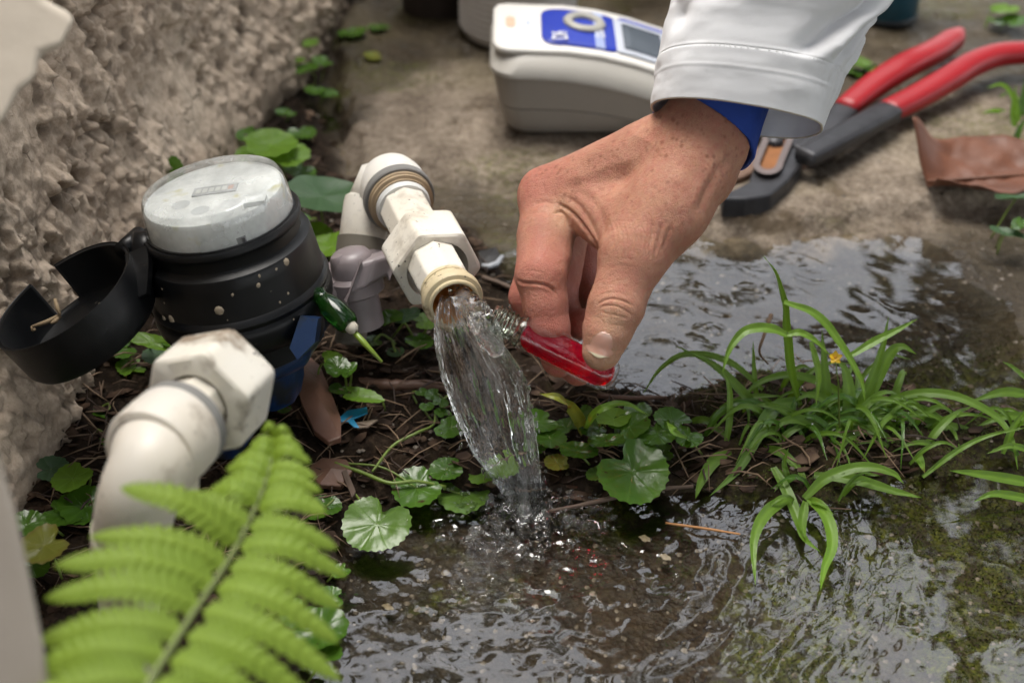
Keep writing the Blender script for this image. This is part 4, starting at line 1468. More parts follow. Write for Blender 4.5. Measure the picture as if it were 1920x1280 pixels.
# loose skin over the thumb root
for k in range(12):
    x0 = 1138 + k * 9; y0 = 404 + 2.0 * k
    crease([(x0, y0), (x0 + 10, y0 + 34), (x0 + 6, y0 + 74)], 2.6, 0.32, 0.12, dmax=.63)
for k in range(10):
    y0 = 400 + k * 14
    crease([(1136, y0 + 10), (1160, y0), (1192, y0 + 3)], 2.0, 0.16, 0.04, dmax=.63)
crease([(1258, 420), (1250, 446), (1240, 472)], 3.5, 0.9, 0.4, dmax=.63)
crease([(1240, 416), (1236, 446), (1228, 480)], 3.0, 0.7, 0.3, dmax=.63)
crease([(1222, 412), (1222, 440), (1216, 470)], 3.0, 0.45, 0.2, dmax=.63)
# tendon and hollow at the wrist
crease([(1352, 300), (1340, 330), (1318, 372), (1312, 400)], 7, 1.4, 1.0, dmax=.63)
crease([(1374, 250), (1362, 300), (1352, 330)], 5, 1.0, 0.6, dmax=.63)
crease([(1318, 300), (1336, 322), (1346, 336)], 1.6, 0.35, 0.1, dmax=.63)
crease([(1290, 400), (1296, 430), (1280, 450)], 4, 0.4, 0.2, dmax=.63)
# tendons on the back
crease([(1060, 340), (1120, 318), (1200, 292)], 9, -0.9, 0, dmax=.66)
crease([(1050, 352), (1110, 345), (1180, 330)], 9, 0.6, 0, dmax=.66)
crease([(1180, 250), (1220, 268), (1260, 300)], 7, -0.5, 0, dmax=.66)
# lumps and fine skin relief
V = V + N * (0.00045 * fbm(V[:, 0] * 90, V[:, 1] * 90, V[:, 2] * 90, octv=3, seed=30) + 0.00010 * fbm(V[:, 0] * 700, V[:, 1] * 700, V[:, 2] * 700, octv=2, seed=31))[:, None]
# nail bed: sink the skin under the nail
NAILC = np.array(P(1128, 647, .580)); TAX = np.array((P(1126, 668, .589) - P(1150, 586, .588)).normalized())
NN = np.array(cdir(0.10, 0.22, 0.96)); NN -= TAX * NN.dot(TAX); NN /= np.linalg.norm(NN)
NS = np.cross(TAX, NN)

hand_me = mesh_np('hand', V, Q)
me_off = None
red = np.zeros(len(V))


def near(pts, r):
    q = np.zeros(len(V))
    for p, k in pts:
        d = np.linalg.norm(V - np.array(p), axis=1)
        q = np.maximum(q, np.exp(-(d / (r * k)) ** 2))
    return q


red = near([(J['imc'], 1.1), (J['ipip'], .9), (J['idip'], 1.3), (J['itip'], 1.5), (J['mtip'], 1.8), (J['mdip'], 1.6), (J['mpip'], 1.4), (J['rpip'], 1.8),
            (J['rtip'], 1.6), (J['rdip'], 1.6), (J['ppip'], 1.8), (J['ptip'], 1.8), (J['mmc'], .8)], 0.018)
pale = near([(P(1128, 672, .583), 1.0), (P(1052, 392, .612), .55), (P(1050, 418, .612), .5), (P(1148, 600, .577), .6)], 0.011)
frk = near([(P(1200, 290, .60), 2.2), (P(1120, 330, .62), 1.7), (P(1060, 350, .62), 1.2), (P(1290, 300, .59), 2.0)], 0.018)
frk = frk * sstep(-0.1, 0.5, N @ np.array([-0.2, -0.2, 0.95]) + 0.35)
set_attr(hand_me, 'red', red); set_attr(hand_me, 'pale', pale); set_attr(hand_me, 'freckle', frk)


def skin_mat():
    t = NT('skin')
    n1 = t.noise(55, 5, 0.6); n2 = t.noise(260, 4, 0.6); n3 = t.noise(900, 4, 0.6)
    c = t.mix(t.ramp(n1, [(0.3, 0), (0.7, 1)]), (0.37, 0.172, 0.108), (0.51, 0.262, 0.168))
    c = t.mix(t.ramp(n2, [(0.40, 0), (0.66, 0.7)]), c, (0.41, 0.155, 0.110))
    c = t.mix(t.math('MULTIPLY', t.attr('red'), 0.75), c, (0.45, 0.135, 0.105))
    c = t.mix(t.math('MULTIPLY', t.attr('pale'), 0.8), c, (0.60, 0.36, 0.23))
    sp1 = t.ramp(t.voro(330, t.mapping((1, 1, 1), loc=(0.3, 0.1, 0))), [(0.0, 0.9), (0.16, 0.7), (0.42, 0)])
    sp1 = t.math('MULTIPLY', sp1, t.ramp(t.noise(120, 2), [(0.46, 0), (0.58, 1)]))
    c = t.mix(t.math('MULTIPLY', t.math('MULTIPLY', sp1, t.attr('freckle')), 0.95), c, (0.19, 0.060, 0.033))
    sp2 = t.ramp(t.voro(760), [(0.0, 1), (0.25, 0.5), (0.40, 0)])
    sp2 = t.math('MULTIPLY', sp2, t.ramp(t.noise(90, 3), [(0.45, 0), (0.6, 0.8)]))
    c = t.mix(t.math('MULTIPLY', t.math('MULTIPLY', sp2, t.attr('freckle')), 0.7), c, (0.24, 0.075, 0.042))
    cell = t.voro(1500, None, 'DISTANCE_TO_EDGE')
    lines = t.ramp(t.voro(800, t.mapping((1, 1, 0.6), rot=(0.3, 0.4, 0.9)), 'DISTANCE_TO_EDGE'), [(0, 0), (0.10, 1)])
    h = t.math('ADD', t.math('MULTIPLY', lines, 0.55), t.math('ADD', t.math('MULTIPLY', t.ramp(cell, [(0, 0), (0.12, 1)]), 0.35), t.math('MULTIPLY', n3, 0.8)))
    b = t.bump(h, 0.85, 0.00032)
    return t.finish(t.bsdf(color=c, rough=t.ramp(n2, [(0.3, 0.38), (0.7, 0.55)]), sss=0.32, sss_r=(1.0, 0.32, 0.16), sss_s=0.0035, normal=b, spec=0.45,
                           coat=0.0))


person = empty('person', tuple(J['wr']))
tag(person, 'person reaching in with a white coat sleeve over a blue cuff, pinching the vial', 'person')
W0 = J['wr']
hand = link('hand', hand_me, person, skin_mat())
hand.location = -W0

# ---- thumb nail, laid on the thumb's surface
from mathutils.bvhtree import BVHTree
bvh = BVHTree.FromPolygons([tuple(v) for v in V], [tuple(int(i) for i in q) for q in Q])
nu, nv = 25, 25
rows = []
for i in range(nu):
    u_ = -1 + 2 * i / (nu - 1)                 # along the thumb, +1 is the free edge
    row = []
    for j in range(nv):
        v_ = -1 + 2 * j / (nv - 1)
        half = 6.2 * mm * (0.93 if u_ > 0 else 0.93 - 0.20 * u_ * u_)
        if u_ < -0.3: half *= math.sqrt(max(0.03, 1 - ((-u_ - 0.3) / 0.78) ** 2))
        if u_ > 0.45: half *= math.sqrt(max(0.10, 1 - ((u_ - 0.45) / 0.62) ** 2))
        al = u_ * 5.4 * mm - (0.0 if u_ < 0 else 0.9 * mm * v_ * v_ * u_)
        o_ = Vector(NAILC) + Vector(TAX) * al + Vector(NS) * v_ * half + Vector(NN) * 0.02
        hit, nor, _, _ = bvh.ray_cast(o_, -Vector(NN), 0.06)
        if hit is None: hit = o_ - Vector(NN) * 0.028
        lift = 0.00035 * (1 - v_ * v_) + (0.0007 * max(0, u_ - 0.2)) - 0.00012
        row.append(hit + Vector(NN) * lift)
    rows.append(row)
# smooth the patch
A = np.array([[tuple(p) for p in r_] for r_ in rows])
for _ in range(4):
    B = A.copy()
    B[1:-1, 1:-1] = (A[:-2, 1:-1] + A[2:, 1:-1] + A[1:-1, :-2] + A[1:-1, 2:] + 2 * A[1:-1, 1:-1]) / 6
    A = B
NV = A.reshape(-1, 3) - np.array(W0)
NV2 = NV - NN * 0.0004
F = []
for i in range(nu - 1):
    for j in range(nv - 1):
        a = i * nv + j
        F.append((a, a + 1, a + nv + 1, a + nv))
off = nu * nv
F += [tuple(off + k for k in reversed(f)) for f in F[:]]
ring = [j for j in range(nv)] + [i * nv + nv - 1 for i in range(1, nu)] + [(nu - 1) * nv + j for j in range(nv - 2, -1, -1)] + [i * nv for i in range(nu - 2, 0, -1)]
F += [(ring[(k + 1) % len(ring)], ring[k], ring[k] + off, ring[(k + 1) % len(ring)] + off) for k in range(len(ring))]
nail_me = bpy.data.meshes.new('thumb_nail'); nail_me.from_pydata(np.vstack([NV, NV2]).tolist(), [], F)
set_attr(nail_me, 'tipw', np.tile(np.repeat(np.linspace(-1, 1, nu), nv) + 0.0, 2) - 0.10 * np.tile(np.tile(np.linspace(-1, 1, nv) ** 2, nu), 2))
t = NT('nail')
c = t.mix(t.ramp(t.attr('tipw'), [(0.70, 0), (0.78, 1)]), (0.62, 0.33, 0.25), (0.74, 0.62, 0.44))
c = t.mix(t.ramp(t.math('MULTIPLY', t.attr('tipw'), -1), [(0.62, 0), (0.86, 0.6)]), c, (0.72, 0.50, 0.42))
nl = link('thumb_nail', nail_me, hand, t.finish(t.bsdf(color=c, rough=0.24, sss=0.25, sss_r=(1, .5, .35), sss_s=0.002, coat=0.3, coat_rough=0.15, normal=t.bump(t.noise(500, 2), 0.1, 0.0002))))
nl.location = W0
hand['label'] = 'freckled right hand with reddened knuckles'

# ---- white sleeve
def ring_sections(secs, n):
    """secs: (cx, cy, d, half width px, tilt px, half depth m, far side drop px)"""
    secs = np.array(secs, float)
    k = len(secs)
    out = curve_pts([tuple(s[:3]) for s in secs], n)
    rest = np.array([[np.interp(i / (n - 1) * (k - 1), range(k), secs[:, c]) for c in range(3, secs.shape[1])] for i in range(n)])
    return out, rest


def sleeve(name, secs, n, seg, mat, disp, thick, parent):
    ctr, rest = ring_sections(secs, n)
    V = np.zeros((n, seg, 3))
    th = np.linspace(0, 2 * PI, seg, endpoint=False)
    for i in range(n):
        hw, tilt, hd, drop = rest[i]
        cxx, cyy, d = ctr[i]
        w = hw * d / FPX
        right = np.array(cdir(1, 0, 0)) * w + np.array((0, SP * 0 + 0, 0))
        up = np.array((0, SP, CP)); tow = np.array((0, -CP, SP))
        right = np.array((w, 0, 0)) - up * (tilt * d / FPX)
        back = -tow * hd - up * (drop * d / FPX)
        c = np.array(P(cxx, cyy, d))
        nrm = np.cos(th)[:, None] * np.array((1.0, 0, 0)) * hd + np.sin(th)[:, None] * (-tow) * w
        nrm /= np.linalg.norm(nrm, axis=1)[:, None]
        e = disp(i / (n - 1), th)
        cc = np.sign(np.cos(th)) * np.abs(np.cos(th)) ** 0.72
        ss = np.sign(np.sin(th)) * np.abs(np.sin(th)) ** 0.95
        V[i] = c + cc[:, None] * right + ss[:, None] * back + nrm * e[:, None]
    i, j = np.meshgrid(np.arange(n - 1), np.arange(seg), indexing='ij')
    a = (i * seg + j).ravel(); b = (i * seg + (j + 1) % seg).ravel()
    me = mesh_np(name, V.reshape(-1, 3) - np.array(W0), np.stack([a, b, b + seg, a + seg], 1))
    set_attr(me, 'along', np.repeat(np.linspace(0, 1, n), seg)); set_attr(me, 'ang', np.tile(th, n))
    o = link(name, me, parent, mat)
    s = o.modifiers.new('thick', 'SOLIDIFY'); s.thickness = thick; s.offset = 0
    return o, V


def cloth_mat(name, c1, c2, weave=1800):
    t = NT(name)
    n = t.noise(25, 4)
    c = t.mix(n, c1, c2)
    w1 = t.wave(weave, 0.6, 2, vec=t.mapping((1, 1, 1), rot=(0.2, 0.2, 0.1)))
    w2 = t.wave(weave, 0.6, 2, vec=t.mapping((1, 1, 1), rot=(0.2, 0.2, 0.1)), direction='Z')
    h = t.math('ADD', w1, w2)
    return t.finish(t.bsdf(color=c, rough=0.95, normal=t.bump(t.math('ADD', h, t.math('MULTIPLY', t.noise(300, 4), 2.0)), 0.25, 0.00025), spec=0.1))


M_white = cloth_mat('white_cotton', (0.70, 0.70, 0.715), (0.76, 0.76, 0.77))


def folds(s, th):
    """s 0 at the hem, 1 at the far end; th: 3/2 pi faces the viewer"""
    f = (th / PI - 1.0)                                   # 0 left .. 1 right across the viewer's side
    f = np.where((th > PI), f, np.nan_to_num(1 - th / PI))
    vs = (th > PI)
    e = 0.0016 * fbm(f * 3 + 1, np.full_like(f, s * 6), octv=3, seed=110)
    body = min(1, max(0, (s - 0.165) / 0.05))
    # a long diagonal fold running up to the right
    for off, dpt, wd in ((0.60, 0.0060, 0.055), (0.75, 0.0045, 0.04), (0.84, 0.0035, 0.03)):
        c = off + 0.9 * (s - 0.17)
        e = e - dpt * np.exp(-((f - c) / wd) ** 2) * vs * body
        e = e + dpt * 0.8 * np.exp(-((f - c - 1.7 * wd) / (wd * 1.2)) ** 2) * vs * body
    e = e - 0.0032 * np.exp(-((f - 0.18) / 0.06) ** 2 - ((s - 0.27) / 0.04) ** 2) * vs
    # small puckers near the seam on the right
    e = e + 0.0009 * np.sin(f * 120) * np.clip((f - 0.68) * 4, 0, 1) * vs * math.exp(-((s - 0.15) / 0.06) ** 2)
    # hem band stands a little proud, stitch line sunk
    hem = 1 / (1 + math.exp((s - 0.180) / 0.0025))
    e = e + 0.0005 * hem - 0.0004 * math.exp(-((s - 0.174) / 0.003) ** 2) + 0.00018 * math.exp(-((s - 0.115) / 0.006) ** 2) + 0.0004 * fbm(f * 7 + 1, np.full_like(f, s * 12), octv=3, seed=111)
    return e


SEC = [(1383, 222, .598, 157, 25, .027, 6), (1398, 150, .596, 168, 22, .029, 12), (1428, 60, .594, 180, 18, .031, 10), (1457, -2, .592, 189, 16, .033, 9),
       (1510, -160, .590, 205, 14, .036, 6), (1580, -380, .588, 225, 12, .040, 4), (1650, -640, .590, 245, 10, .044, 2), (1700, -900, .594, 260, 10, .046, 0)]
slv, SV = sleeve('coat_sleeve', SEC, 420, 260, M_white, folds, 0.0011, person)
hem_e = MB()
rim = [Vector(p) for p in (SV[0] - np.array(W0))]
tube(hem_e, rim + [rim[0], rim[1]], 0.00050, 6, caps=False)
hem_e.build('sleeve_hem', plain('hem_edge', (0.55, 0.47, 0.38), 0.8, var=0.1), slv).location = (0, 0, 0)
# stitches along the hem seam, on the viewer's side
m = MB()
row = SV[int(0.174 * 419)] - np.array(W0)
row2 = SV[int(0.090 * 419)] - np.array(W0)
for j in range(132, 258, 2):
    a = Vector(row[j]); b = Vector(row[(j + 1) % 260]); b = a.lerp(b, 0.75)
    n_ = cdir(0, 0, 1) * 0.0008
    tube(m, [a + n_ * 0.55, (a + b) / 2 + n_ * 0.95, b + n_ * 0.55], 0.00022, 5)
o = m.build('hem_stitches', plain('thread', (0.72, 0.72, 0.72), 0.7), slv); o['kind'] = 'stuff'

# blue inner cuff, hanging lower on the far side
M_bluecloth = plain('blue_knit', (0.008, 0.045, 0.30), 0.75, bump=(900, 0.4, 0.0003), var=0.25, scale=200)
SEC2 = [(1322, 248, .622, 84, -10, .022, 22), (1328, 205, .620, 88, 20, .024, 18), (1350, 150, .612, 92, 18, .025, 10)]


def knit(s, th): return 0.0008 * fbm(np.cos(th) * 3, np.sin(th) * 3 + s * 2, octv=2, seed=120) + 0.00025 * np.sin(th * 70)


SEC2 = [(1316, 246, .618, 90, 60, .032, 20), (1328, 205, .614, 96, 40, .032, 14), (1348, 150, .610, 98, 26, .028, 8)]
cuff, _ = sleeve('blue_cuff', SEC2, 40, 160, M_bluecloth, knit, 0.0016, person)
# ================================================================ instrument standing on the slab
def PY(px, py, y0):
    """point seen at a photo pixel on the upright plane y = y0"""
    k = (640 - py) / FPX
    d = y0 / (CP + k * SP)
    return P(px, py, d)


DY = G(936, 262, 0.0115).y
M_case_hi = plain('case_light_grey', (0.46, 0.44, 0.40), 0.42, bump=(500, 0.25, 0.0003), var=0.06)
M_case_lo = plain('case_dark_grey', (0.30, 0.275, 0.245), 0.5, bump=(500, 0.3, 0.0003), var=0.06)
M_case_top = plain('case_white', (0.72, 0.70, 0.66), 0.35, bump=(400, 0.15, 0.0002), var=0.05)
dev = empty('test_meter', (PY(1150, 262, DY).x, DY + 0.05, 0.0115))
tag(dev, 'white and grey field test meter with blue panel and small screen on the slab', 'test meter')
D0 = Vector(dev.location)
# side outlines traced on the front plane: base, groove, belt, shoulder
xs_ = [936, 1000, 1060, 1120, 1180, 1240, 1300, 1360, 1420, 1480, 1530, 1556]
LOW = [262, 264, 265, 266, 267, 268, 269, 270, 271, 272, 273, 273]
GRO = [208, 207, 209, 215, 226, 242, 256, 262, 264, 265, 266, 266]
BEL = [148, 149, 153, 163, 178, 197, 216, 232, 242, 248, 250, 250]
SHO = [95, 98, 100, 108, 122, 141, 160, 175, 188, 196, 200, 201]
SHO_Y = DY + 0.006


def zs_of(row, y0):
    return [PY(x, y, y0).z for x, y in zip(xs_, row)], [PY(x, y, y0).x for x, y in zip(xs_, row)]


zL, xL_ = zs_of(LOW, DY); zG, _ = zs_of(GRO, DY - .001); zB, _ = zs_of(BEL, DY - .004); zS, _ = zs_of(SHO, SHO_Y)
zL = [0.0115] * len(zL)
DEP = 0.076
x_at = lambda px: PY(px, 200, DY).x
X_L, X_R = PY(936, 262, DY).x, PY(1490, 262, DY).x


def shell(name, lev, mat, cap_top=True):
    """lev: list of (z list, outset, round radius) stacked upwards; rounded rectangle plan"""
    m = MB(); n = 72
    tx = np.array(xL_)
    V = []; F = []
    for zz, outset, rr in lev:
        x0, x1, y0, y1 = X_L - outset, X_R + outset, DY - outset, DY + DEP + outset
        ring_ = []
        for q, (cx_, cy_, a0) in enumerate(((x1 - rr, y0 + rr, -90), (x1 - rr, y1 - rr, 0), (x0 + rr, y1 - rr, 90), (x0 + rr, y0 + rr, 180))):
            for k in range(9):
                a = R(a0 + 90 * k / 8); ring_.append((cx_ + rr * math.cos(a), cy_ + rr * math.sin(a)))
            nx_ = ((x1 - rr, y1 - rr, 0), (x0 + rr, y1 - rr, 0), (x0 + rr, y0 + rr, 0), (x1 - rr, y0 + rr, 0))[q]
            if q in (1, 3):
                a = ring_[-1]
                tgt = (x0 + rr, y1) if q == 1 else (x1 - rr, y0)
                for k in range(1, 24):
                    ring_.append((a[0] + (tgt[0] - a[0]) * k / 24, a[1]))
        for (x, y) in ring_:
            V.append(Vector((x, y, float(np.interp(x, tx, zz)))) - D0)
    nr = len(ring_)
    for l in range(len(lev) - 1):
        for k in range(nr):
            F.append((l * nr + k, l * nr + (k + 1) % nr, (l + 1) * nr + (k + 1) % nr, (l + 1) * nr + k))
    m.add(V, F)
    # lid: strips between the front and back runs
    b = (len(lev) - 1) * nr
    T = V[b:]
    if cap_top:
        cols = sorted(set(round(p.x, 6) for p in T))
        gridx = np.linspace(X_L - lev[-1][1] + 0.0002, X_R + lev[-1][1] - 0.0002, 60)
        x0, x1 = X_L - lev[-1][1], X_R + lev[-1][1]
        y0, y1 = DY - lev[-1][1], DY + DEP + lev[-1][1]; rr = lev[-1][2]
        W = []
        for gx in gridx:
            e = max(0, rr - (gx - x0), rr - (x1 - gx)); ins = rr - math.sqrt(max(0, rr * rr - e * e))
            zt = float(np.interp(gx, tx, lev[-1][0]))
            for k in range(9):
                f = k / 8
                W.append(Vector((gx, (y0 + ins) * (1 - f) + (y1 - ins) * f, zt + 0.0012 * math.sin(PI * f))) - D0)
        m.add(W, [(i * 9 + k, (i + 1) * 9 + k, (i + 1) * 9 + k + 1, i * 9 + k + 1) for i in range(59) for k in range(8)])
    o = m.build(name, mat, dev); shade_auto(o, 40)
    return o


zGm = [z - .0006 for z in zG]; zGp = [z + .0006 for z in zG]
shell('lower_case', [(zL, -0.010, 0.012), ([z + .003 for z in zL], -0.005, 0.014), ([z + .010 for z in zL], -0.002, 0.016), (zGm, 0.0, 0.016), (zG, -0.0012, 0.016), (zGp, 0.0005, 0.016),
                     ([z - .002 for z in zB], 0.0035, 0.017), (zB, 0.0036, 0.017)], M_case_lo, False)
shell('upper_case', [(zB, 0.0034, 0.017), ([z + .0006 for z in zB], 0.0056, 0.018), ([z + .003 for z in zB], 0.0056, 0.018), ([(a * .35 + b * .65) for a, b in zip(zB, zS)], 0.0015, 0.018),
                     ([z - .001 for z in zS], -0.0035, 0.016), (zS, -0.0052, 0.015)], M_case_hi, True)
tx = np.array(xL_)
YS0, YS1 = DY + 0.0075, DY + DEP - 0.004


def top_z(x, lift=0.0): return float(np.interp(x, tx, zS)) + lift


def top_patch(name, x0, x1, v0, v1, lift, mat, rr=0.0, thick=0.0006, parent=None, nx=40, ny=12, slant=0.0):
    """a plate following the curved top; v from 0 (front) to 1 (back)"""
    m = MB(); V = []
    for i in range(nx + 1):
        x = x0 + (x1 - x0) * i / nx
        e = max(0.0, rr - (x - x0), rr - (x1 - x)); ins = rr - math.sqrt(max(0, rr * rr - e * e)) if rr else 0
        for j in range(ny + 1):
            f = j / ny
            ya = YS0 + (YS1 - YS0) * v0 + ins; yb = YS0 + (YS1 - YS0) * v1 - ins
            y = ya + (yb - ya) * f
            vv = (y - YS0) / (YS1 - YS0)
            xx = x + slant * (vv - 0.5)
            V.append(Vector((xx, y, top_z(xx) + 0.0012 * math.sin(PI * min(1, max(0, vv))) + lift)) - D0)
    F = [(i * (ny + 1) + j, (i + 1) * (ny + 1) + j, (i + 1) * (ny + 1) + j + 1, i * (ny + 1) + j + 1) for i in range(nx) for j in range(ny)]
    n = len(V)
    m.add(V + [v - Vector((0, 0, thick)) for v in V], F + [tuple(n + k for k in reversed(f)) for f in F])
    bd = [(i * (ny + 1)) for i in range(nx + 1)] + [nx * (ny + 1) + j for j in range(1, ny + 1)] + [(i * (ny + 1) + ny) for i in range(nx - 1, -1, -1)] + [j for j in range(ny - 1, 0, -1)]
    m.f += [(bd[(k + 1) % len(bd)], bd[k], bd[k] + n, bd[(k + 1) % len(bd)] + n) for k in range(len(bd))]; m.mi += [0] * len(bd)
    return m.build(name, mat, parent or dev)


def xt(px, v=0.0):
    """x on the top face for a photo pixel measured along its front edge"""
    return PY(px, 110, SHO_Y).x


top_patch('white_lid', xt(924), xt(1486), -0.06, 1.02, 0.0022, M_case_top, 0.010, 0.0028, nx=70)
M_panel = plain('blue_panel', (0.012, 0.035, 0.36), 0.3, var=0.1, scale=30)
panel = top_patch('blue_panel', xt(1016), xt(1170), 0.06, 0.86, 0.0034, M_panel, 0.010, 0.0012)
top_patch('blue_panel_strip', xt(1170) + .0002, xt(1300), 0.80, 0.90, 0.0032, M_panel, 0.001, 0.0010)
M_letter = plain('white_print', (0.72, 0.73, 0.78), 0.4)
top_patch('white_stripe', xt(1118), xt(1136), 0.06, 0.86, 0.0038, plain('pale_stripe', (0.42, 0.50, 0.75), 0.4), 0.0, 0.0004, parent=panel)
# cup with its lens-shaped opening
cxp, cyp = xt(1093) + .002, YS0 + (YS1 - YS0) * 0.55
m = MB()
lathe(m, [(0.0075, 0.0), (0.0125, 0.0), (0.0135, 0.0015), (0.0125, 0.003), (0.0085, 0.0035), (0.0075, 0.0025), (0.0075, 0)],
      Vector((cxp, cyp, top_z(cxp, 0.0038))) - D0, (0.12, 0, 1), 40, up=(0, 1, 0))
m.build('cell_collar', plain('collar_grey', (0.36, 0.35, 0.31), 0.4), dev)
m = MB(); lathe(m, [(0.01e-3, -0.001), (0.0078, -0.001), (0.0078, 0.0002)], Vector((cxp, cyp, top_z(cxp, 0.0040))) - D0, (0.12, 0, 1), 40, up=(0, 1, 0))
m.build('cell_opening', plain('cell_dark', (0.10, 0.095, 0.07), 0.5), dev)


def letters(text, x, y, size, rot, mat, parent, z_lift=0.0046, tilt=0.0):
    cu = bpy.data.curves.new('lettering', 'FONT'); cu.body = text; cu.size = size; cu.extrude = 0.0001; cu.align_x = 'CENTER'; cu.align_y = 'CENTER'
    cu.offset = size * 0.015
    tmp = bpy.data.objects.new('tmp', cu); COL.objects.link(tmp)
    dg = bpy.context.evaluated_depsgraph_get(); me = bpy.data.meshes.new_from_object(tmp.evaluated_get(dg))
    bpy.data.objects.remove(tmp)
    o = link('lettering', me, parent, mat, smooth=False)
    o.location = Vector((x, y, top_z(x, z_lift))) - D0
    o.rotation_euler = (0, tilt, rot)
    return o


letters('DR9', xt(1052), YS0 + (YS1 - YS0) * 0.27, 0.0135, PI / 2, M_letter, panel, tilt=0.10)
letters('COLORIMETER', xt(1128), YS0 + (YS1 - YS0) * 0.46, 0.0075, PI / 2, M_letter, panel, tilt=0.22)
top_patch('screen_frame', xt(1158), xt(1262), 0.06, 0.80, 0.0040, plain('frame_silver', (0.50, 0.53, 0.60), 0.35), 0.002, 0.0010)
top_patch('screen', xt(1173), xt(1250), 0.14, 0.70, 0.0046, plain('lcd', (0.085, 0.10, 0.12), 0.18, var=0.05), 0.0005, 0.0004)
for k in range(3):
    for j in range(3):
        if k * 3 + j > 8: continue
        top_patch('key', xt(1290) + j * 0.016, xt(1290) + j * 0.016 + .012, 0.12 + k * .27, 0.30 + k * .27, 0.0036, M_case_hi, 0.002, 0.0010, nx=8, ny=6)
top_patch('tape_stain', xt(948), xt(966), 0.40, 0.66, 0.0024, plain('orange_stain', (0.58, 0.42, 0.30), 0.6), 0.004, 0.0003, nx=10)
top_patch('blue_stain', xt(988), xt(994), 0.46, 0.58, 0.0024, plain('pale_blue_stain', (0.40, 0.48, 0.66), 0.6), 0.002, 0.0003, nx=6)

# ---- ribbed white canister behind it
cb0 = G(930, 104, 0.010); cb0 = Vector((PY(862, 90, cb0.y + .03).x + 0.0415, cb0.y + 0.041, 0.010))
can = empty('white_canister', tuple(cb0))
tag(can, 'white ribbed canister standing behind the test meter', 'canister')
prof = [(0.01, 0), (34, 0), (39, 2.5), (41, 7)] + [(41.5 + 0.5 * math.cos(k * PI), 9 + k * 2.2) for k in range(46)] + [(42, 112), (36, 118), (0.01, 118)]
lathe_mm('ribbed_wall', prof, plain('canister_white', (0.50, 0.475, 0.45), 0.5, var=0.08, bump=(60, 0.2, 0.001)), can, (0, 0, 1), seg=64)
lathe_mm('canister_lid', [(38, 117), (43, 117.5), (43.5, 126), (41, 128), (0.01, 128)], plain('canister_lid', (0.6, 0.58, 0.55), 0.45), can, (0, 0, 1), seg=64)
pb = G(812, 70, 0.008)
pot = empty('dark_pot_shape', (pb.x, pb.y + 0.05, 0.004))  # guessed pot shape filling an unidentified dark area
tag(pot, 'dark brown pot shape beside the white canister, standing for an unclear dark form', 'pot')
M_pot = plain('dark_brown', (0.030, 0.020, 0.015), 0.8, bump=(60, 0.6, 0.002), var=0.35)
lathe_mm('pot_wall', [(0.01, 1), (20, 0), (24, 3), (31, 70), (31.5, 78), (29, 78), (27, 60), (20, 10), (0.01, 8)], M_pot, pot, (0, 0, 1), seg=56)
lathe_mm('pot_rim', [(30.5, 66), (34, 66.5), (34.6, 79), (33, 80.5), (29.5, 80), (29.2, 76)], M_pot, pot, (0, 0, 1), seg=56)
# ---- teal bottle at the top
tb = G(1672, 52, 0.010); tb = Vector((tb.x, tb.y + 0.018, 0.010))
bot = empty('teal_bottle', tuple(tb))
tag(bot, 'dark teal bottle standing beyond the red pliers', 'bottle')
M_teal = plain('teal_plastic', (0.004, 0.055, 0.085), 0.3, var=0.3, scale=15, coat=0.3)
lathe_mm('bottle_wall', [(0.01, 0.5), (16, 0), (20.5, 1.5), (21.5, 5), (21.5, 70), (20, 82), (14, 92), (10, 98), (10, 104)], M_teal, bot, (0, 0, 1), seg=56)
lathe_mm('bottle_cap', [(9, 103), (12, 103.5), (12.2, 120), (10, 122), (0.01, 122)], plain('cap_black', (0.02, 0.02, 0.022), 0.4), bot, (0, 0, 1), seg=40)
lathe_mm('base_rim', [(20.9, 1.2), (22.0, 2.0), (22.1, 5.0), (21.4, 6.0)], plain('rim_black', (0.006, 0.012, 0.016), 0.4), bot, (0, 0, 1), seg=56)
# ---- dark crate edge far behind, closing the view above the instrument
cr = G(1180, 22, 0.01)
crate = empty('black_case', (PY(1105, 60, 1.035).x, 1.035, 0.0))
tag(crate, 'black plastic case in the shade behind the test meter', 'case')
m = MB()


def box(m, x0, x1, y0, y1, z0, z1):
    V = [(x, y, z) for z in (z0, z1) for x, y in ((x0, y0), (x1, y0), (x1, y1), (x0, y1))]
    m.add(V, [(3, 2, 1, 0), (4, 5, 6, 7), (0, 1, 5, 4), (1, 2, 6, 5), (2, 3, 7, 6), (3, 0, 4, 7)])


M_case = plain('black_case', (0.014, 0.012, 0.011), 0.5, bump=(200, 0.3, 0.001))
box(m, 0.0, 0.19, 0.0, 0.24, 0.0, 0.10); o = m.build('case_body', M_case, crate, smooth=False)
b_ = o.modifiers.new('b', 'BEVEL'); b_.width = 0.012; b_.segments = 4
m = MB(); box(m, -0.004, 0.194, -0.004, 0.244, 0.101, 0.135); o = m.build('case_lid', M_case, crate, smooth=False)
b_ = o.modifiers.new('b', 'BEVEL'); b_.width = 0.010; b_.segments = 4
m = MB(); box(m, 0.09, 0.13, -0.014, -0.004, 0.075, 0.12); m.build('latch', plain('latch_grey', (0.05, 0.05, 0.055), 0.4), crate, smooth=False)

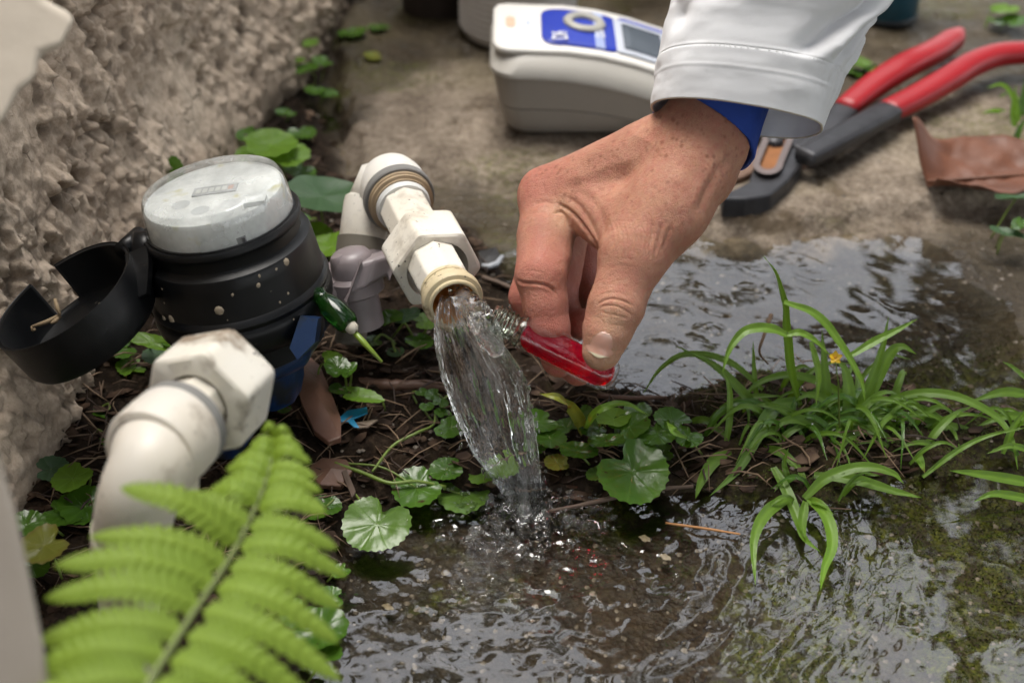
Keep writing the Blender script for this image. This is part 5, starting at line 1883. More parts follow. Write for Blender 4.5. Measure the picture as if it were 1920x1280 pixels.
# ================================================================ slip-joint pliers
pl0 = G(1500, 320, 0.012)
pl = empty('red_handled_pliers', tuple(pl0))
tag(pl, 'slip joint pliers with red dipped handles lying open on the slab', 'pliers')
t = NT('red_dip'); cr_ = t.mix(t.noise(40, 3), (0.27, 0.003, 0.008), (0.34, 0.005, 0.011))
M_red = t.finish(t.bsdf(color=cr_, rough=0.42, sss=0.05, sss_s=0.002))
M_steel = plain('dark_steel', (0.045, 0.045, 0.05), 0.45, metal=0.5, bump=(160, 0.5, 0.0006), var=0.55, scale=110)
M_rusty = plain('rusty_steel', (0.13, 0.075, 0.05), 0.7, bump=(120, 0.5, 0.0008), var=0.45, scale=90)


def bar(m, pts, w, h, seg=14, exp=0.55, z=None):
    """flat rounded bar lying on the slab: pts world, w half widths, h half heights"""
    n = len(pts); V = []; F = []
    for i, p in enumerate(pts):
        a = Vector(pts[max(0, i - 1)]); b = Vector(pts[min(n - 1, i + 1)])
        d = (b - a); s = Vector((-d.y, d.x, 0)).normalized(); u = s.cross(d.normalized()) * -1
        for k in range(seg):
            t_ = 2 * PI * k / seg; c, q = math.cos(t_), math.sin(t_)
            V.append(Vector(p) + s * math.copysign(abs(c) ** exp, c) * w[i] + u * math.copysign(abs(q) ** exp, q) * h[i])
    for i in range(n - 1):
        for k in range(seg):
            F.append((i * seg + k, i * seg + (k + 1) % seg, (i + 1) * seg + (k + 1) % seg, (i + 1) * seg + k))
    F.append(tuple(reversed(range(seg)))); F.append(tuple(range((n - 1) * seg, n * seg)))
    m.add(V, F)


def wl(px, z=0.022): return G(px[0], px[1], z) - pl0


def interp(vals, n): return np.interp(np.linspace(0, 1, n), np.linspace(0, 1, len(vals)), vals)


def handle(name, ctrl, zz, w, h, mat, exp=0.8):
    n = 30
    p = curve_pts([tuple(G(c[0], c[1], z) - pl0) for c, z in zip(ctrl, zz)], n)
    m = MB(); bar(m, p, interp(w, n), interp(h, n), 18, exp)
    return m.build(name, mat, pl)


h1 = handle('handle_grip', [(1582, 206), (1640, 160), (1700, 123), (1752, 98), (1786, 75), (1800, 60)], [.022, .026, .030, .028, .026, .027],
            [.0080, .0090, .0094, .0091, .0084, .0036], [.0055, .0070, .0075, .0072, .0068, .0035], M_red)
h2 = handle('handle_grip', [(1662, 210), (1716, 184), (1780, 148), (1826, 120), (1880, 102), (1960, 100), (2040, 112)], [.022, .024, .027, .028, .028, .027, .026],
            [.0084, .0086, .0087, .0087, .0085, .0082, .0036], [.0060, .0068, .0072, .0072, .0070, .0066, .0035], M_red)
handle('handle_arm', [(1500, 290), (1536, 262), (1560, 238), (1586, 205)], [.018, .019, .020, .021], [.0070, .0075, .0078, .0082], [.0045, .0045, .0048, .0050], M_steel, 0.5)
a2 = handle('handle_arm', [(1508, 296), (1560, 268), (1612, 240), (1668, 210)], [.026, .026, .025, .023], [.0070, .0080, .0086, .0086], [.0045, .0050, .0052, .0054], M_steel, 0.45)
# jaws: shaped plates with a slotted boss
def plate(name, poly, z0, z1, mat, bev=0.0015):
    V = [G(x, y, z1) - pl0 for x, y in poly]; n = len(V)
    m = MB(); m.add([v - Vector((0, 0, z1 - z0)) for v in V] + V, [tuple(reversed(range(n))), tuple(range(n, 2 * n))] + [(i, (i + 1) % n, n + (i + 1) % n, n + i) for i in range(n)])
    o = m.build(name, mat, pl, smooth=False)
    bm = bmesh.new(); bm.from_mesh(o.data); bmesh.ops.recalc_face_normals(bm, faces=bm.faces); bm.to_mesh(o.data); bm.free()
    b_ = o.modifiers.new('b', 'BEVEL'); b_.width = bev; b_.segments = 3; b_.limit_method = 'ANGLE'
    return o


plate('front_jaw', [(1352, 352), (1372, 356), (1404, 340), (1420, 292), (1432, 258), (1512, 250), (1516, 262), (1500, 310), (1478, 338), (1446, 364), (1398, 372), (1356, 372)], .008, .021, M_steel)
plate('rear_jaw', [(1300, 330), (1330, 306), (1380, 290), (1430, 270), (1520, 262), (1540, 282), (1510, 306), (1420, 318), (1396, 330), (1330, 352)], .004, .0145, M_rusty)
m = MB(); sl = []
cxs = [(1452, 262), (1440, 312)]
def stadium(r_px, n=10):
    out = []
    for k in range(n + 1):
        a = PI * k / n
        out.append((1446 + 0 + r_px * math.cos(a) - 6, 306 + r_px * 0.72 * math.sin(a)))
    for k in range(n + 1):
        a = PI + PI * k / n
        out.append((1456 + r_px * math.cos(a) + 2, 262 + r_px * 0.72 * math.sin(a)))
    return out
so, si = stadium(29), stadium(16)
n = len(so)
V = [G(x, y, .0245) - pl0 for x, y in so] + [G(x, y, .0245) - pl0 for x, y in si] + [G(x, y, .0200) - pl0 for x, y in so] + [G(x, y, .0160) - pl0 for x, y in si]
F = []
for i in range(n):
    j = (i + 1) % n
    F += [(i, j, n + j, n + i), (2 * n + i, 2 * n + j, j, i), (n + i, n + j, 3 * n + j, 3 * n + i)]
m.add(V, F); m.build('adjusting_slot', plain('worn_boss', (0.15, 0.12, 0.115), 0.5, metal=0.3, var=0.3), pl, smooth=False)
m = MB(); m.add([G(x, y, .0214) - pl0 for x, y in si], [tuple(range(n))]); m.build('slot_floor', plain('orange_rust', (0.22, 0.085, 0.025), 0.8, var=0.5, scale=120), pl, smooth=False)
m = MB(); lathe(m, [(0.0001, 0.0038), (0.0042, 0.0034), (0.0052, 0.002), (0.0052, -0.002)], G(1453, 268, .0218) - pl0, (0, 0, 1), 24); m.build('pivot_bolt', M_steel, pl)

# ================================================================ pale broken corner, top left, and grey post bottom left
def slab_solid(name, pts, d, thick, mat, label, cat, tilt=(0, 0), bev=0.003, sub=None):
    """chunky plate: outline at its own distance, extruded away from the viewer"""
    V = []
    base = [P(x, y, d + tilt[0] * (x - pts[0][0]) + tilt[1] * (y - pts[0][1])) for x, y in pts]
    c = sum(base, Vector()) / len(base)
    away = ((c - Vector((0, 0, CAM_H))).normalized() + Vector((-0.45, 0, 0))) * thick
    n = len(base)
    me = bpy.data.meshes.new(name)
    me.from_pydata([tuple(p - c) for p in base] + [tuple(p - c + away) for p in base], [], [tuple(range(n)), tuple(reversed(range(n, 2 * n)))] + [((i + 1) % n, i, n + i, n + (i + 1) % n) for i in range(n)])
    o = link(name, me, None, mat, smooth=False); o.location = c
    bm = bmesh.new(); bm.from_mesh(me); bmesh.ops.recalc_face_normals(bm, faces=bm.faces); bm.to_mesh(me); bm.free()
    b_ = o.modifiers.new('b', 'BEVEL'); b_.width = bev; b_.segments = 4; b_.limit_method = 'ANGLE'
    tag(o, label, cat)
    return o


M_cream = plain('cream_concrete', (0.60, 0.53, 0.44), 0.8, bump=(90, 0.4, 0.0012), var=0.12, scale=30)
slab_solid('broken_rim', [(-260, -160), (60, -60), (86, -4), (148, 28), (120, 92), (78, 104), (72, 150), (40, 172), (18, 214), (0, 240), (-260, 330)], 0.435, 0.022,
           M_cream, 'pale cream broken concrete edge jutting in above the rough wall', 'concrete edge', bev=0.004)
M_post = plain('grey_render', (0.30, 0.265, 0.225), 0.85, bump=(60, 0.4, 0.001), var=0.10, scale=20)
slab_solid('rendered_post', [(-300, 560), (-8, 800), (40, 960), (68, 1090), (92, 1210), (108, 1330), (118, 1500), (-300, 1500)], 0.360, 0.05, M_post,
           'smooth grey rendered post edge beside the fern', 'post', bev=0.004)

# ================================================================ big dry leaf on the right
lf0 = G(1850, 330, 0.014)


def dry_leaf():
    n, k = 40, 26
    root = empty('dry_leaf', tuple(lf0))
    tag(root, 'large curled brown dead leaf lying on the slab below the pliers', 'dead leaf')
    V = []
    a = G(1738, 346, .013); b = G(2030, 322, .016)
    for i in range(n):
        s = i / (n - 1)
        for j in range(k):
            v = -1 + 2 * j / (k - 1)
            wd = 0.030 * (math.sin(PI * min(1, s * 0.8 + 0.14)) ** 0.7) * (1 + 0.12 * float(vnoise(s * 9, v * 2, seed=5)))
            c = a.lerp(b, s)
            x = c.x; y = c.y + v * wd
            z = c.z + 0.014 * abs(v) ** 1.6 * (1 - 0.5 * s) + 0.010 * math.exp(-(s / 0.12) ** 2) * (v > 0) * v * 2.2 + 0.0022 * float(fbm(s * 8, v * 4, octv=3, seed=6))
            if v > 0: x -= 0.0 + 0.010 * v * (1 - s)
            V.append((x - lf0.x, y - lf0.y, max(z, 0.0115) - lf0.z))
    F = [(i * k + j, (i + 1) * k + j, (i + 1) * k + j + 1, i * k + j + 1) for i in range(n - 1) for j in range(k - 1)]
    t = NT('dead_leaf')
    c = t.mix(t.noise(60, 5), (0.075, 0.025, 0.012), (0.185, 0.066, 0.030))
    c = t.mix(t.ramp(t.noise(25, 3), [(0.55, 0), (0.7, 0.7)]), c, (0.07, 0.03, 0.018))
    o = obj('blade', V, F, t.finish(t.bsdf(color=c, rough=0.55, normal=t.bump(t.noise(140, 4), 0.4, 0.0008))), root)
    s_ = o.modifiers.new('s', 'SOLIDIFY'); s_.thickness = 0.0006
    m = MB(); tube(m, [a - lf0 + Vector((0, 0, .002)), (a + b) / 2 - lf0 + Vector((0, 0, .0015)), b - lf0], [0.0012, 0.0010, 0.0006], 8)
    m.build('midrib', plain('leaf_rib', (0.13, 0.055, 0.03), 0.6), root)


dry_leaf()
# ================================================================ vegetation
RS = np.random.RandomState(42)


def leaf_mat(name, c1, c2, rough=0.38, trans=0.35, scale=45, vein=None, spots=None, vs=0.22):
    t = NT(name)
    c = t.mix(t.noise(scale, 4, 0.6), c1, c2)
    if spots: c = t.mix(t.ramp(t.noise(spots[1], 3), [(spots[2], 0), (spots[2] + .06, 1)]), c, spots[0])
    va = t.attr('vein')
    c = t.mix(t.math('MULTIPLY', va, vs), c, vein or tuple(min(1, x * 1.9 + .02) for x in c2))
    c = t.mix(t.math('MULTIPLY', t.attr('brown'), 0.85), c, (0.16, 0.085, 0.03))
    h = t.math('ADD', t.math('MULTIPLY', va, -0.6), t.math('MULTIPLY', t.noise(380, 3), 0.5))
    nb = t.bump(h, 0.5, 0.0007)
    p = t.bsdf(color=c, rough=rough, normal=nb, spec=0.5)
    tl = t.new('ShaderNodeBsdfTranslucent'); t.put(tl.inputs['Color'], t.mix(1, c, (1.3, 1.25, 0.55), 'MULTIPLY'))
    m = t.new('ShaderNodeMixShader'); m.inputs[0].default_value = trans
    t.L.new(p, m.inputs[1]); t.L.new(tl.outputs[0], m.inputs[2])
    return t.finish(m.outputs[0])


L_fern = leaf_mat('fern_green', (0.18, 0.29, 0.026), (0.29, 0.41, 0.050), 0.6, 0.42, 25)
L_grass = leaf_mat('grass_green', (0.075, 0.155, 0.013), (0.150, 0.270, 0.028), 0.42, 0.38, 30)
L_creep = leaf_mat('creeper_green', (0.032, 0.095, 0.010), (0.085, 0.180, 0.018), 0.26, 0.28, 40, spots=((0.05, 0.035, 0.01), 160, 0.66))
L_light = leaf_mat('light_green', (0.080, 0.165, 0.025), (0.135, 0.235, 0.045), 0.26, 0.3, 90)
L_dull = leaf_mat('dull_blue_green', (0.035, 0.085, 0.030), (0.055, 0.12, 0.045), 0.5, 0.25, 30)
L_bright = leaf_mat('bright_green', (0.10, 0.22, 0.012), (0.17, 0.31, 0.025), 0.42, 0.4, 30)
L_yell = leaf_mat('yellowing_green', (0.14, 0.17, 0.018), (0.22, 0.22, 0.03), 0.4, 0.35, 30)
L_stem = plain('stem_green', (0.13, 0.19, 0.03), 0.45, var=0.3)
L_redstem = plain('stem_red', (0.16, 0.055, 0.045), 0.5, var=0.3)
M_twig = plain('twig_brown', (0.085, 0.055, 0.038), 0.7, bump=(200, 0.6, 0.0005), var=0.45, scale=120)
M_woodw = plain('wet_bark', (0.135, 0.070, 0.045), 0.42, bump=(160, 0.7, 0.0007), var=0.5, scale=70)


def ribbon(name, ctrl, wid, mat, parent, org, n=26, fold=0.35, twist=0.0, brown=0.0, up=None):
    """a strap leaf: ctrl world points, wid max half width"""
    p = [Vector(q) for q in curve_pts([tuple(c) for c in ctrl], n)]
    V = []; vein = []; br = []
    view = cdir(0, 0.35, 0.94)
    for i in range(n):
        s = i / (n - 1)
        d = (p[min(i + 1, n - 1)] - p[max(i - 1, 0)]).normalized()
        side = d.cross(view)
        if side.length < 0.25: side = side + Vector((0.3, 0, 0.0))
        side.normalize()
        a = twist * (s - 0.3)
        nn = side.cross(d).normalized()
        side = (side * math.cos(a) + nn * math.sin(a)).normalized(); nn = side.cross(d).normalized()
        w = wid * (0.55 + 0.45 * min(1, s / 0.25)) * (1 - max(0, (s - 0.30) / 0.70) ** 1.7) + 0.00012
        for k, f in enumerate((-1, -0.5, 0, 0.5, 1)):
            V.append(p[i] - org + side * w * f + nn * (w * fold * abs(f) + 0.0002 * math.sin(s * 30 + f * 3)))
            vein.append(1.0 if k == 2 else 0.12); br.append(brown * max(0, (s - 0.86) / 0.14) if brown else 0)
    F = [(i * 5 + k, i * 5 + k + 1, (i + 1) * 5 + k + 1, (i + 1) * 5 + k) for i in range(n - 1) for k in range(4)]
    me = bpy.data.meshes.new(name); me.from_pydata([tuple(v) for v in V], [], F)
    set_attr(me, 'vein', vein); set_attr(me, 'brown', br)
    return link(name, me, parent, mat)


# ---------------------------------------------------------------- fern frond
RC = [(262, 1310, .355), (300, 1245, .364), (360, 1151, .380), (428, 1049, .398), (467, 976, .412), (501, 892, .428), (524, 800, .446)]
rach = [P(*c) for c in RC]
fern = empty('fern_frond', tuple(rach[0]))
tag(fern, 'bright green fern frond arching up over the white elbow', 'fern')
fo_ = Vector(fern.location)
m = MB(); rp2 = curve_pts([tuple(p) for p in rach], 40); tube(m, [Vector(p) - fo_ for p in rp2], np.linspace(0.0011, 0.00045, 40), 8)
m.build('rachis', plain('fern_stem', (0.16, 0.20, 0.06), 0.5), fern)
base0 = MB(); tube(base0, [Vector(rach[0]) - fo_, P(230, 1400, .40) - fo_, Vector((-0.14, 0.27, 0.004)) - fo_], [0.0011, 0.0014, 0.002], 8)
base0.build('stalk', plain('fern_stalk', (0.12, 0.12, 0.05), 0.6), fern)


def pinna(base, tip, wid, sag, lobes, curl):
    b, e = Vector(base), Vector(tip)
    mid = b.lerp(e, 0.5) + Vector((0, 0, sag))
    n = lobes * 8
    p = [Vector(q) for q in curve_pts([tuple(b), tuple(b.lerp(e, 0.22) + Vector((0, 0, sag * .75))), tuple(mid), tuple(b.lerp(e, 0.8) + Vector((0, 0, sag * .45))), tuple(e)], n)]
    V = []; vein = []; brn = []
    L = (e - b).length
    cols = 9
    fr = fern_n
    for i in range(n):
        s = i / (n - 1)
        d = (p[min(i + 1, n - 1)] - p[max(i - 1, 0)]).normalized()
        side = fr.cross(d).normalized(); nn = d.cross(side).normalized()
        ph = (s * lobes) % 1.0
        sc = 0.60 + 0.40 * math.sin(PI * ph) ** 0.6
        env = min(1.0, 0.62 + s * 3.0) * (1 - s ** 2.2) ** 0.75 + 0.01
        w = wid * env * sc
        for k in range(cols):
            f = -1 + 2 * k / (cols - 1)
            # lobes slant forwards: shift the edge points towards the tip
            fw = d * (abs(f) * wid * env * 0.45)
            up = nn * (-w * curl * f * f + 0.00022 * env * math.cos(2 * PI * (ph - 0.5)) * (0.25 + 0.75 * abs(f)) * min(1, wid / 0.0035) + 0.0003 * (1 - abs(f)))
            V.append(p[i] - fo_ + side * w * f + fw + up)
            vein.append(0.9 if k == cols // 2 else (0.35 if 0.42 < ph < 0.58 else 0.0)); brn.append(0)
    F = [(i * cols + k, i * cols + k + 1, (i + 1) * cols + k + 1, (i + 1) * cols + k) for i in range(n - 1) for k in range(cols - 1)]
    me = bpy.data.meshes.new('pinna'); me.from_pydata([tuple(v) for v in V], [], F)
    set_attr(me, 'vein', vein); set_attr(me, 'brown', brn)
    return link('pinna', me, fern, L_fern)


fern_n = cdir(0.05, 0.45, 0.85)
FP = [  # base px, tip px, tip depth offset, half width mm, lobes
    ((519, 820), (492, 812), 0, 1.6, 5), ((519, 820), (546, 816), 0, 1.6, 5),
    ((516, 838), (470, 838), 0, 2.2, 7), ((514, 842), (566, 846), 0, 2.2, 7),
    ((511, 856), (458, 856), .002, 2.5, 8), ((510, 862), (582, 868), 0, 2.5, 9),
    ((506, 876), (440, 862), .004, 2.8, 9), ((505, 884), (592, 896), 0, 2.8, 10),
    ((501, 896), (424, 880), .004, 3.1, 10), ((500, 906), (602, 922), 0, 3.0, 12),
    ((494, 918), (414, 904), .004, 3.4, 11), ((493, 930), (610, 956), .002, 3.3, 13),
    ((482, 946), (392, 922), .002, 3.8, 12), ((484, 956), (612, 962), .002, 3.6, 13),
    ((466, 984), (304, 934), 0, 4.4, 15), ((468, 990), (632, 1028), .002, 4.1, 15),
    ((447, 1018), (226, 914), -.008, 5.0, 18), ((450, 1028), (650, 1080), .003, 4.3, 16),
    ((424, 1058), (168, 1006), -.008, 4.6, 18), ((430, 1066), (640, 1140), .004, 4.6, 17),
    ((402, 1094), (102, 1060), -.008, 5.2, 20), ((406, 1104), (636, 1204), .004, 4.8, 18),
    ((374, 1136), (84, 1122), -.006, 5.2, 20), ((380, 1146), (640, 1276), .003, 4.9, 19),
    ((342, 1184), (64, 1206), -.004, 5.2, 20), ((350, 1192), (600, 1330), .001, 4.9, 19),
    ((310, 1230), (34, 1270), -.004, 5.2, 20), ((318, 1238), (540, 1370), 0, 4.9, 18),
    ((282, 1272), (14, 1340), -.003, 5.2, 20), ((288, 1282), (470, 1410), 0, 4.6, 17)]
ry = [c[1] for c in RC][::-1]; rd = [c[2] for c in RC][::-1]
for (bx, by), (ex, ey), do, w_, lb in FP:
    d0 = float(np.interp(by, ry, rd))
    tipd = d0 + do - 0.0 + RS.uniform(-.003, .003)
    pinna(P(bx, by, d0), P(ex, ey, tipd), w_ * mm * 0.98, 0.0018 + 0.000012 * abs(ex - bx) + RS.uniform(0, .002), max(5, int(lb * 0.80)), 0.04)

# ---------------------------------------------------------------- broad crenate leaves on thin stalks


def kidney(parent, org, c, rad, rot, mat, normal=None, notch=0.55, teeth=18, cup=0.10, aspect=1.0, point=0.0, stalk=True, brown=0.0, foot=None, smat=None, wavy=1.0):
    """rounded leaf: c centre (world), rot turns the notch; stalk runs to foot"""
    nrm = Vector(normal) if normal is not None else cdir(RS.uniform(-.2, .2), 0.72 + RS.uniform(-.1, .2), 0.55)
    nrm.normalize()
    x, y, z = frame_of(nrm, (0, 1, 0.001))
    rings, seg = 9, 72
    V = [Vector((0, 0, 0))]; vein = [1.0]; br = [0]
    cr, sr = math.cos(rot), math.sin(rot)
    ph0 = RS.rand() * 9
    nv = 7
    for i in range(1, rings + 1):
        f = i / rings
        for k in range(seg):
            a = 2 * PI * k / seg                       # a = 0 : the notch
            da = min(a, 2 * PI - a)
            R_ = 1 - notch * math.exp(-(da / 0.42) ** 2) * f + point * math.exp(-((PI - da) / 0.45) ** 2)
            R_ *= 1 + (0.035 * math.cos(teeth * a) if f > 0.85 else 0) + 0.05 * math.sin(2 * a + ph0)
            if mat is L_dull: R_ *= 1
            u, v = math.cos(a) * R_ * f * rad, math.sin(a) * R_ * f * rad * aspect
            fan = math.cos((a - PI) * nv) if da > 0.25 else 0
            h = rad * (cup * f * f + wavy * 0.040 * f * math.sin(3 * a + ph0) + 0.012 * wavy * f * fan + 0.03 * float(vnoise(u / rad * 3 + ph0, v / rad * 3, seed=8)))
            V.append((x * (u * cr - v * sr) + y * (u * sr + v * cr)) + z * h)
            vein.append(max(0, (fan - 0.90) / 0.1) * (1 - 0.5 * f) if da > 0.25 else 0); br.append(brown * max(0, f - 0.8) * 5)
    F = [(0, 1 + k, 1 + (k + 1) % seg) for k in range(seg)]
    for i in range(rings - 1):
        for k in range(seg):
            a = 1 + i * seg
            F.append((a + k, a + seg + k, a + seg + (k + 1) % seg, a + (k + 1) % seg))
    me = bpy.data.meshes.new('leaf'); me.from_pydata([tuple(v + Vector(c) - org) for v in V], [], F)
    set_attr(me, 'vein', vein); set_attr(me, 'brown', br)
    o = link('leaf', me, parent, mat)
    if stalk:
        ft = Vector(foot) if foot is not None else Vector((c[0] + RS.uniform(-.012, .012), c[1] + RS.uniform(.0, .014), gz(c[0], c[1])))
        mb = MB(); mid = Vector(c).lerp(ft, 0.5) + Vector((RS.uniform(-.004, .004), 0.003, 0.002))
        pts_ = curve_pts([tuple(Vector(c) - org - z * 0.0003), tuple(mid - org), tuple(ft - org)], 10)
        tube(mb, pts_, 0.00055, 6); mb.build('stalk', smat or L_stem, o)
    return o


def plant(name, label, cat, leaves, group=None):
    """leaves: (px, py, height above ground in m, radius px, rot deg, mat, extra dict)"""
    px, py = leaves[0][0], leaves[0][1]
    g0 = G(px, py); g0.z = gz(g0.x, g0.y)
    root = empty(name, tuple(g0)); tag(root, label, cat, group)
    for (px, py, h, r, rot, mat, kw) in leaves:
        zc = 0.008
        c = G(px, py, zc + h)
        d = depth_of(c)
        kidney(root, g0, c, r * d / FPX * 1.08, R(rot), mat, **kw)
    return root


K = dict
plant('pennywort', 'single wet kidney shaped leaf with droplets at the water edge', 'plant',
      [(707, 982, .004, 58, 62, L_light, K(normal=cdir(-.05, .55, .83), notch=.62, teeth=26, foot=G(640, 900, .006))),
       (612, 948, .003, 26, 200, L_creep, K()), (590, 962, .002, 22, 120, L_creep, K())])
pw = plant('pennywort', 'leaves half under water at the left of the falling stream', 'plant',
      [(782, 915, .000, 46, 40, L_creep, K(normal=(0, -.1, 1), notch=.4, foot=G(640, 868, .010))),
       (866, 926, -.0075, 50, 80, L_light, K(normal=(0, 0, 1), notch=.4, foot=G(740, 905, .002))),
       (838, 880, .001, 30, 20, L_creep, K(notch=.3)), (846, 802, .008, 30, 160, L_creep, K(notch=.3, teeth=12)),
       (905, 885, -.001, 34, 200, L_bright, K(notch=.3)), (940, 872, .004, 30, 80, L_bright, K(notch=.3))])
plant('pennywort', 'cluster of glossy round leaves below the hand, right of the stream', 'plant',
      [(1186, 884, .010, 66, 128, L_creep, K(normal=cdir(.0, .62, .78), notch=.62, teeth=24)),
       (1084, 846, .010, 36, 180, L_creep, K(normal=cdir(0, .8, .6), notch=.1, aspect=.62, teeth=14)),
       (1136, 828, .014, 34, 170, L_creep, K(normal=cdir(-.2, .8, .5), notch=.1, aspect=.6, teeth=14)),
       (1032, 822, .007, 30, 90, L_creep, K(notch=.3)), (1010, 790, .008, 34, 20, L_creep, K()), (1045, 868, .003, 24, 10, L_yell, K(notch=.3)),
       (1180, 800, .016, 36, 210, L_creep, K()), (1150, 785, .016, 30, 250, L_bright, K(notch=.2, teeth=10)),
       (1232, 812, .016, 34, 110, L_creep, K()), (1262, 790, .016, 34, 330, L_creep, K()), (1196, 770, .012, 26, 100, L_creep, K()),
       (1290, 820, .014, 28, 60, L_creep, K()), (1120, 888, .002, 20, 0, L_light, K(notch=.2, stalk=False)), (1240, 850, .004, 26, 0, L_creep, K()),
       (1064, 800, .004, 24, 300, L_creep, K()), (1110, 800, .006, 28, 30, L_creep, K()), (1160, 820, .006, 24, 130, L_creep, K()),
       (1000, 840, .003, 24, 210, L_creep, K()), (1090, 775, .004, 22, 100, L_creep, K())])
plant('clover', 'three small clover leaves beside the wet bark strip', 'plant',
      [(634, 690, .026, 27, 300, L_creep, K(notch=.35, teeth=9, aspect=.9)), (656, 694, .026, 24, 80, L_creep, K(notch=.2, aspect=.5, teeth=8)),
       (622, 672, .022, 20, 200, L_bright, K(notch=.3)), (672, 742, .016, 33, 170, L_bright, K(notch=.7, point=.35, aspect=.62, normal=cdir(.1, .75, .6))),
       (636, 730, .008, 18, 60, L_creep, K()), (520, 730, .010, 20, 40, L_creep, K()), (510, 750, .008, 18, 190, L_creep, K()), (530, 765, .006, 16, 90, L_creep, K())])
plant('clover', 'clover leaves in shade beneath the white pipe mouth', 'plant',
      [(730, 597, .020, 24, 290, L_creep, K(notch=.4, teeth=8)), (762, 592, .020, 25, 80, L_dull, K(notch=.3)), (796, 604, .016, 25, 200, L_bright, K()),
       (786, 640, .010, 26, 120, L_creep, K()), (700, 640, .008, 18, 20, L_creep, K()), (742, 660, .006, 16, 90, L_dull, K()),
       (812, 740, .010, 15, 20, L_creep, K()), (800, 762, .010, 14, 100, L_creep, K()), (826, 756, .010, 14, 240, L_creep, K()), (790, 735, .010, 12, 140, L_creep, K()),
       (830, 775, .008, 15, 300, L_creep, K())])
plant('creeper', 'leafy creeper between the front pipe and the rough wall', 'plant',
      [(136, 896, .020, 38, 60, L_bright, K(notch=.3)), (96, 880, .018, 32, 200, L_dull, K()), (160, 950, .012, 46, 320, L_creep, K()), (118, 962, .012, 38, 170, L_creep, K()),
       (84, 1022, .024, 46, 40, L_yell, K(brown=.5)), (206, 940, .010, 38, 100, L_creep, K()), (50, 985, .020, 34, 250, L_creep, K()), (200, 985, .012, 30, 20, L_bright, K()),
       (60, 1060, .012, 30, 120, L_creep, K()), (150, 1010, .004, 28, 210, L_creep, K())])
plant('sprout', 'pointed leaves sprouting under the open meter lid', 'plant',
      [(284, 642, .030, 46, 168, L_bright, K(notch=.15, point=.5, aspect=.36, normal=cdir(.1, .6, .75), teeth=16)), (330, 636, .028, 34, 250, L_creep, K(notch=.1, point=.3, aspect=.6)),
       (300, 668, .020, 30, 90, L_dull, K(notch=.2)), (225, 655, .016, 30, 30, L_creep, K()), (245, 690, .010, 26, 300, L_bright, K()), (205, 690, .008, 24, 190, L_creep, K()),
       (205, 778, .008, 34, 170, L_creep, K(notch=.1, aspect=.45)), (215, 826, .008, 26, 100, L_creep, K())])
plant('broad_plant', 'wide dull green leaf between the meter and the outlet pipe', 'plant',
      [(602, 370, .040, 76, 200, L_dull, K(notch=.25, teeth=10, aspect=.78, normal=cdir(.15, .8, .55), point=.15)), (622, 462, .030, 46, 150, L_bright, K(notch=.2, aspect=.8)),
       (590, 440, .026, 34, 100, L_bright, K(notch=.1)), (560, 420, .012, 34, 20, L_creep, K())])
plant('nettle', 'blurred bright leafy seedling behind the glass dome', 'plant',
      [(505, 272, .030, 48, 200, L_bright, K(teeth=12, notch=.2)), (540, 292, .024, 40, 330, L_bright, K(teeth=12, notch=.2)), (478, 288, .022, 34, 100, L_bright, K()),
       (470, 252, .020, 26, 60, L_creep, K()), (330, 330, .045, 44, 100, L_creep, K(notch=.1, aspect=.5, point=.3, normal=cdir(-.5, .4, .8))), (560, 318, .014, 30, 60, L_creep, K())])
plant('nettle', 'small blurred seedling on the earth near the top', 'plant',
      [(582, 82, .020, 20, 250, L_bright, K(notch=.1, aspect=.6)), (545, 116, .016, 26, 170, L_bright, K(notch=.1, aspect=.5)), (575, 130, .014, 22, 300, L_creep, K()),
       (604, 116, .014, 20, 30, L_creep, K()), (660, 62, .004, 26, 120, L_creep, K()), (712, 52, .004, 18, 40, L_creep, K()), (590, 170, .006, 20, 90, L_creep, K()),
       (700, 106, .004, 18, 10, L_yell, K()), (612, 176, .004, 20, 200, L_creep, K()), (536, 212, .004, 18, 40, L_creep, K()), (566, 250, .006, 24, 120, L_creep, K())])
plant('weed', 'dark leaved weed at the right edge of the wet ground', 'plant',
      [(1888, 438, .010, 34, 150, L_dull, K(notch=.1, aspect=.4, point=.4)), (1905, 372, .020, 44, 190, L_dull, K(notch=.1, aspect=.25, point=.4)), (1912, 420, .014, 28, 60, L_creep, K(aspect=.5))])
plant('weed', 'low moss green weed beside the upper red handle', 'plant',
      [(1612, 118, .008, 20, 150, L_light, K()), (1630, 128, .006, 18, 60, L_creep, K()), (1600, 136, .004, 18, 250, L_creep, K()), (1884, 18, .014, 24, 40, L_bright, K()),
       (1900, 40, .010, 22, 200, L_creep, K()), (1870, 40, .008, 18, 100, L_creep, K())])
plant('seedling', 'serrated leaves low beside the fern tip near the water edge', 'plant',
      [(598, 1180, .014, 50, 160, L_creep, K(teeth=12)), (560, 1150, .012, 34, 60, L_creep, K()), (606, 1230, .010, 36, 300, L_creep, K()), (620, 1120, .004, 26, 10, L_creep, K()),
       (640, 1070, .002, 18, 40, L_creep, K())])

# ---------------------------------------------------------------- grass


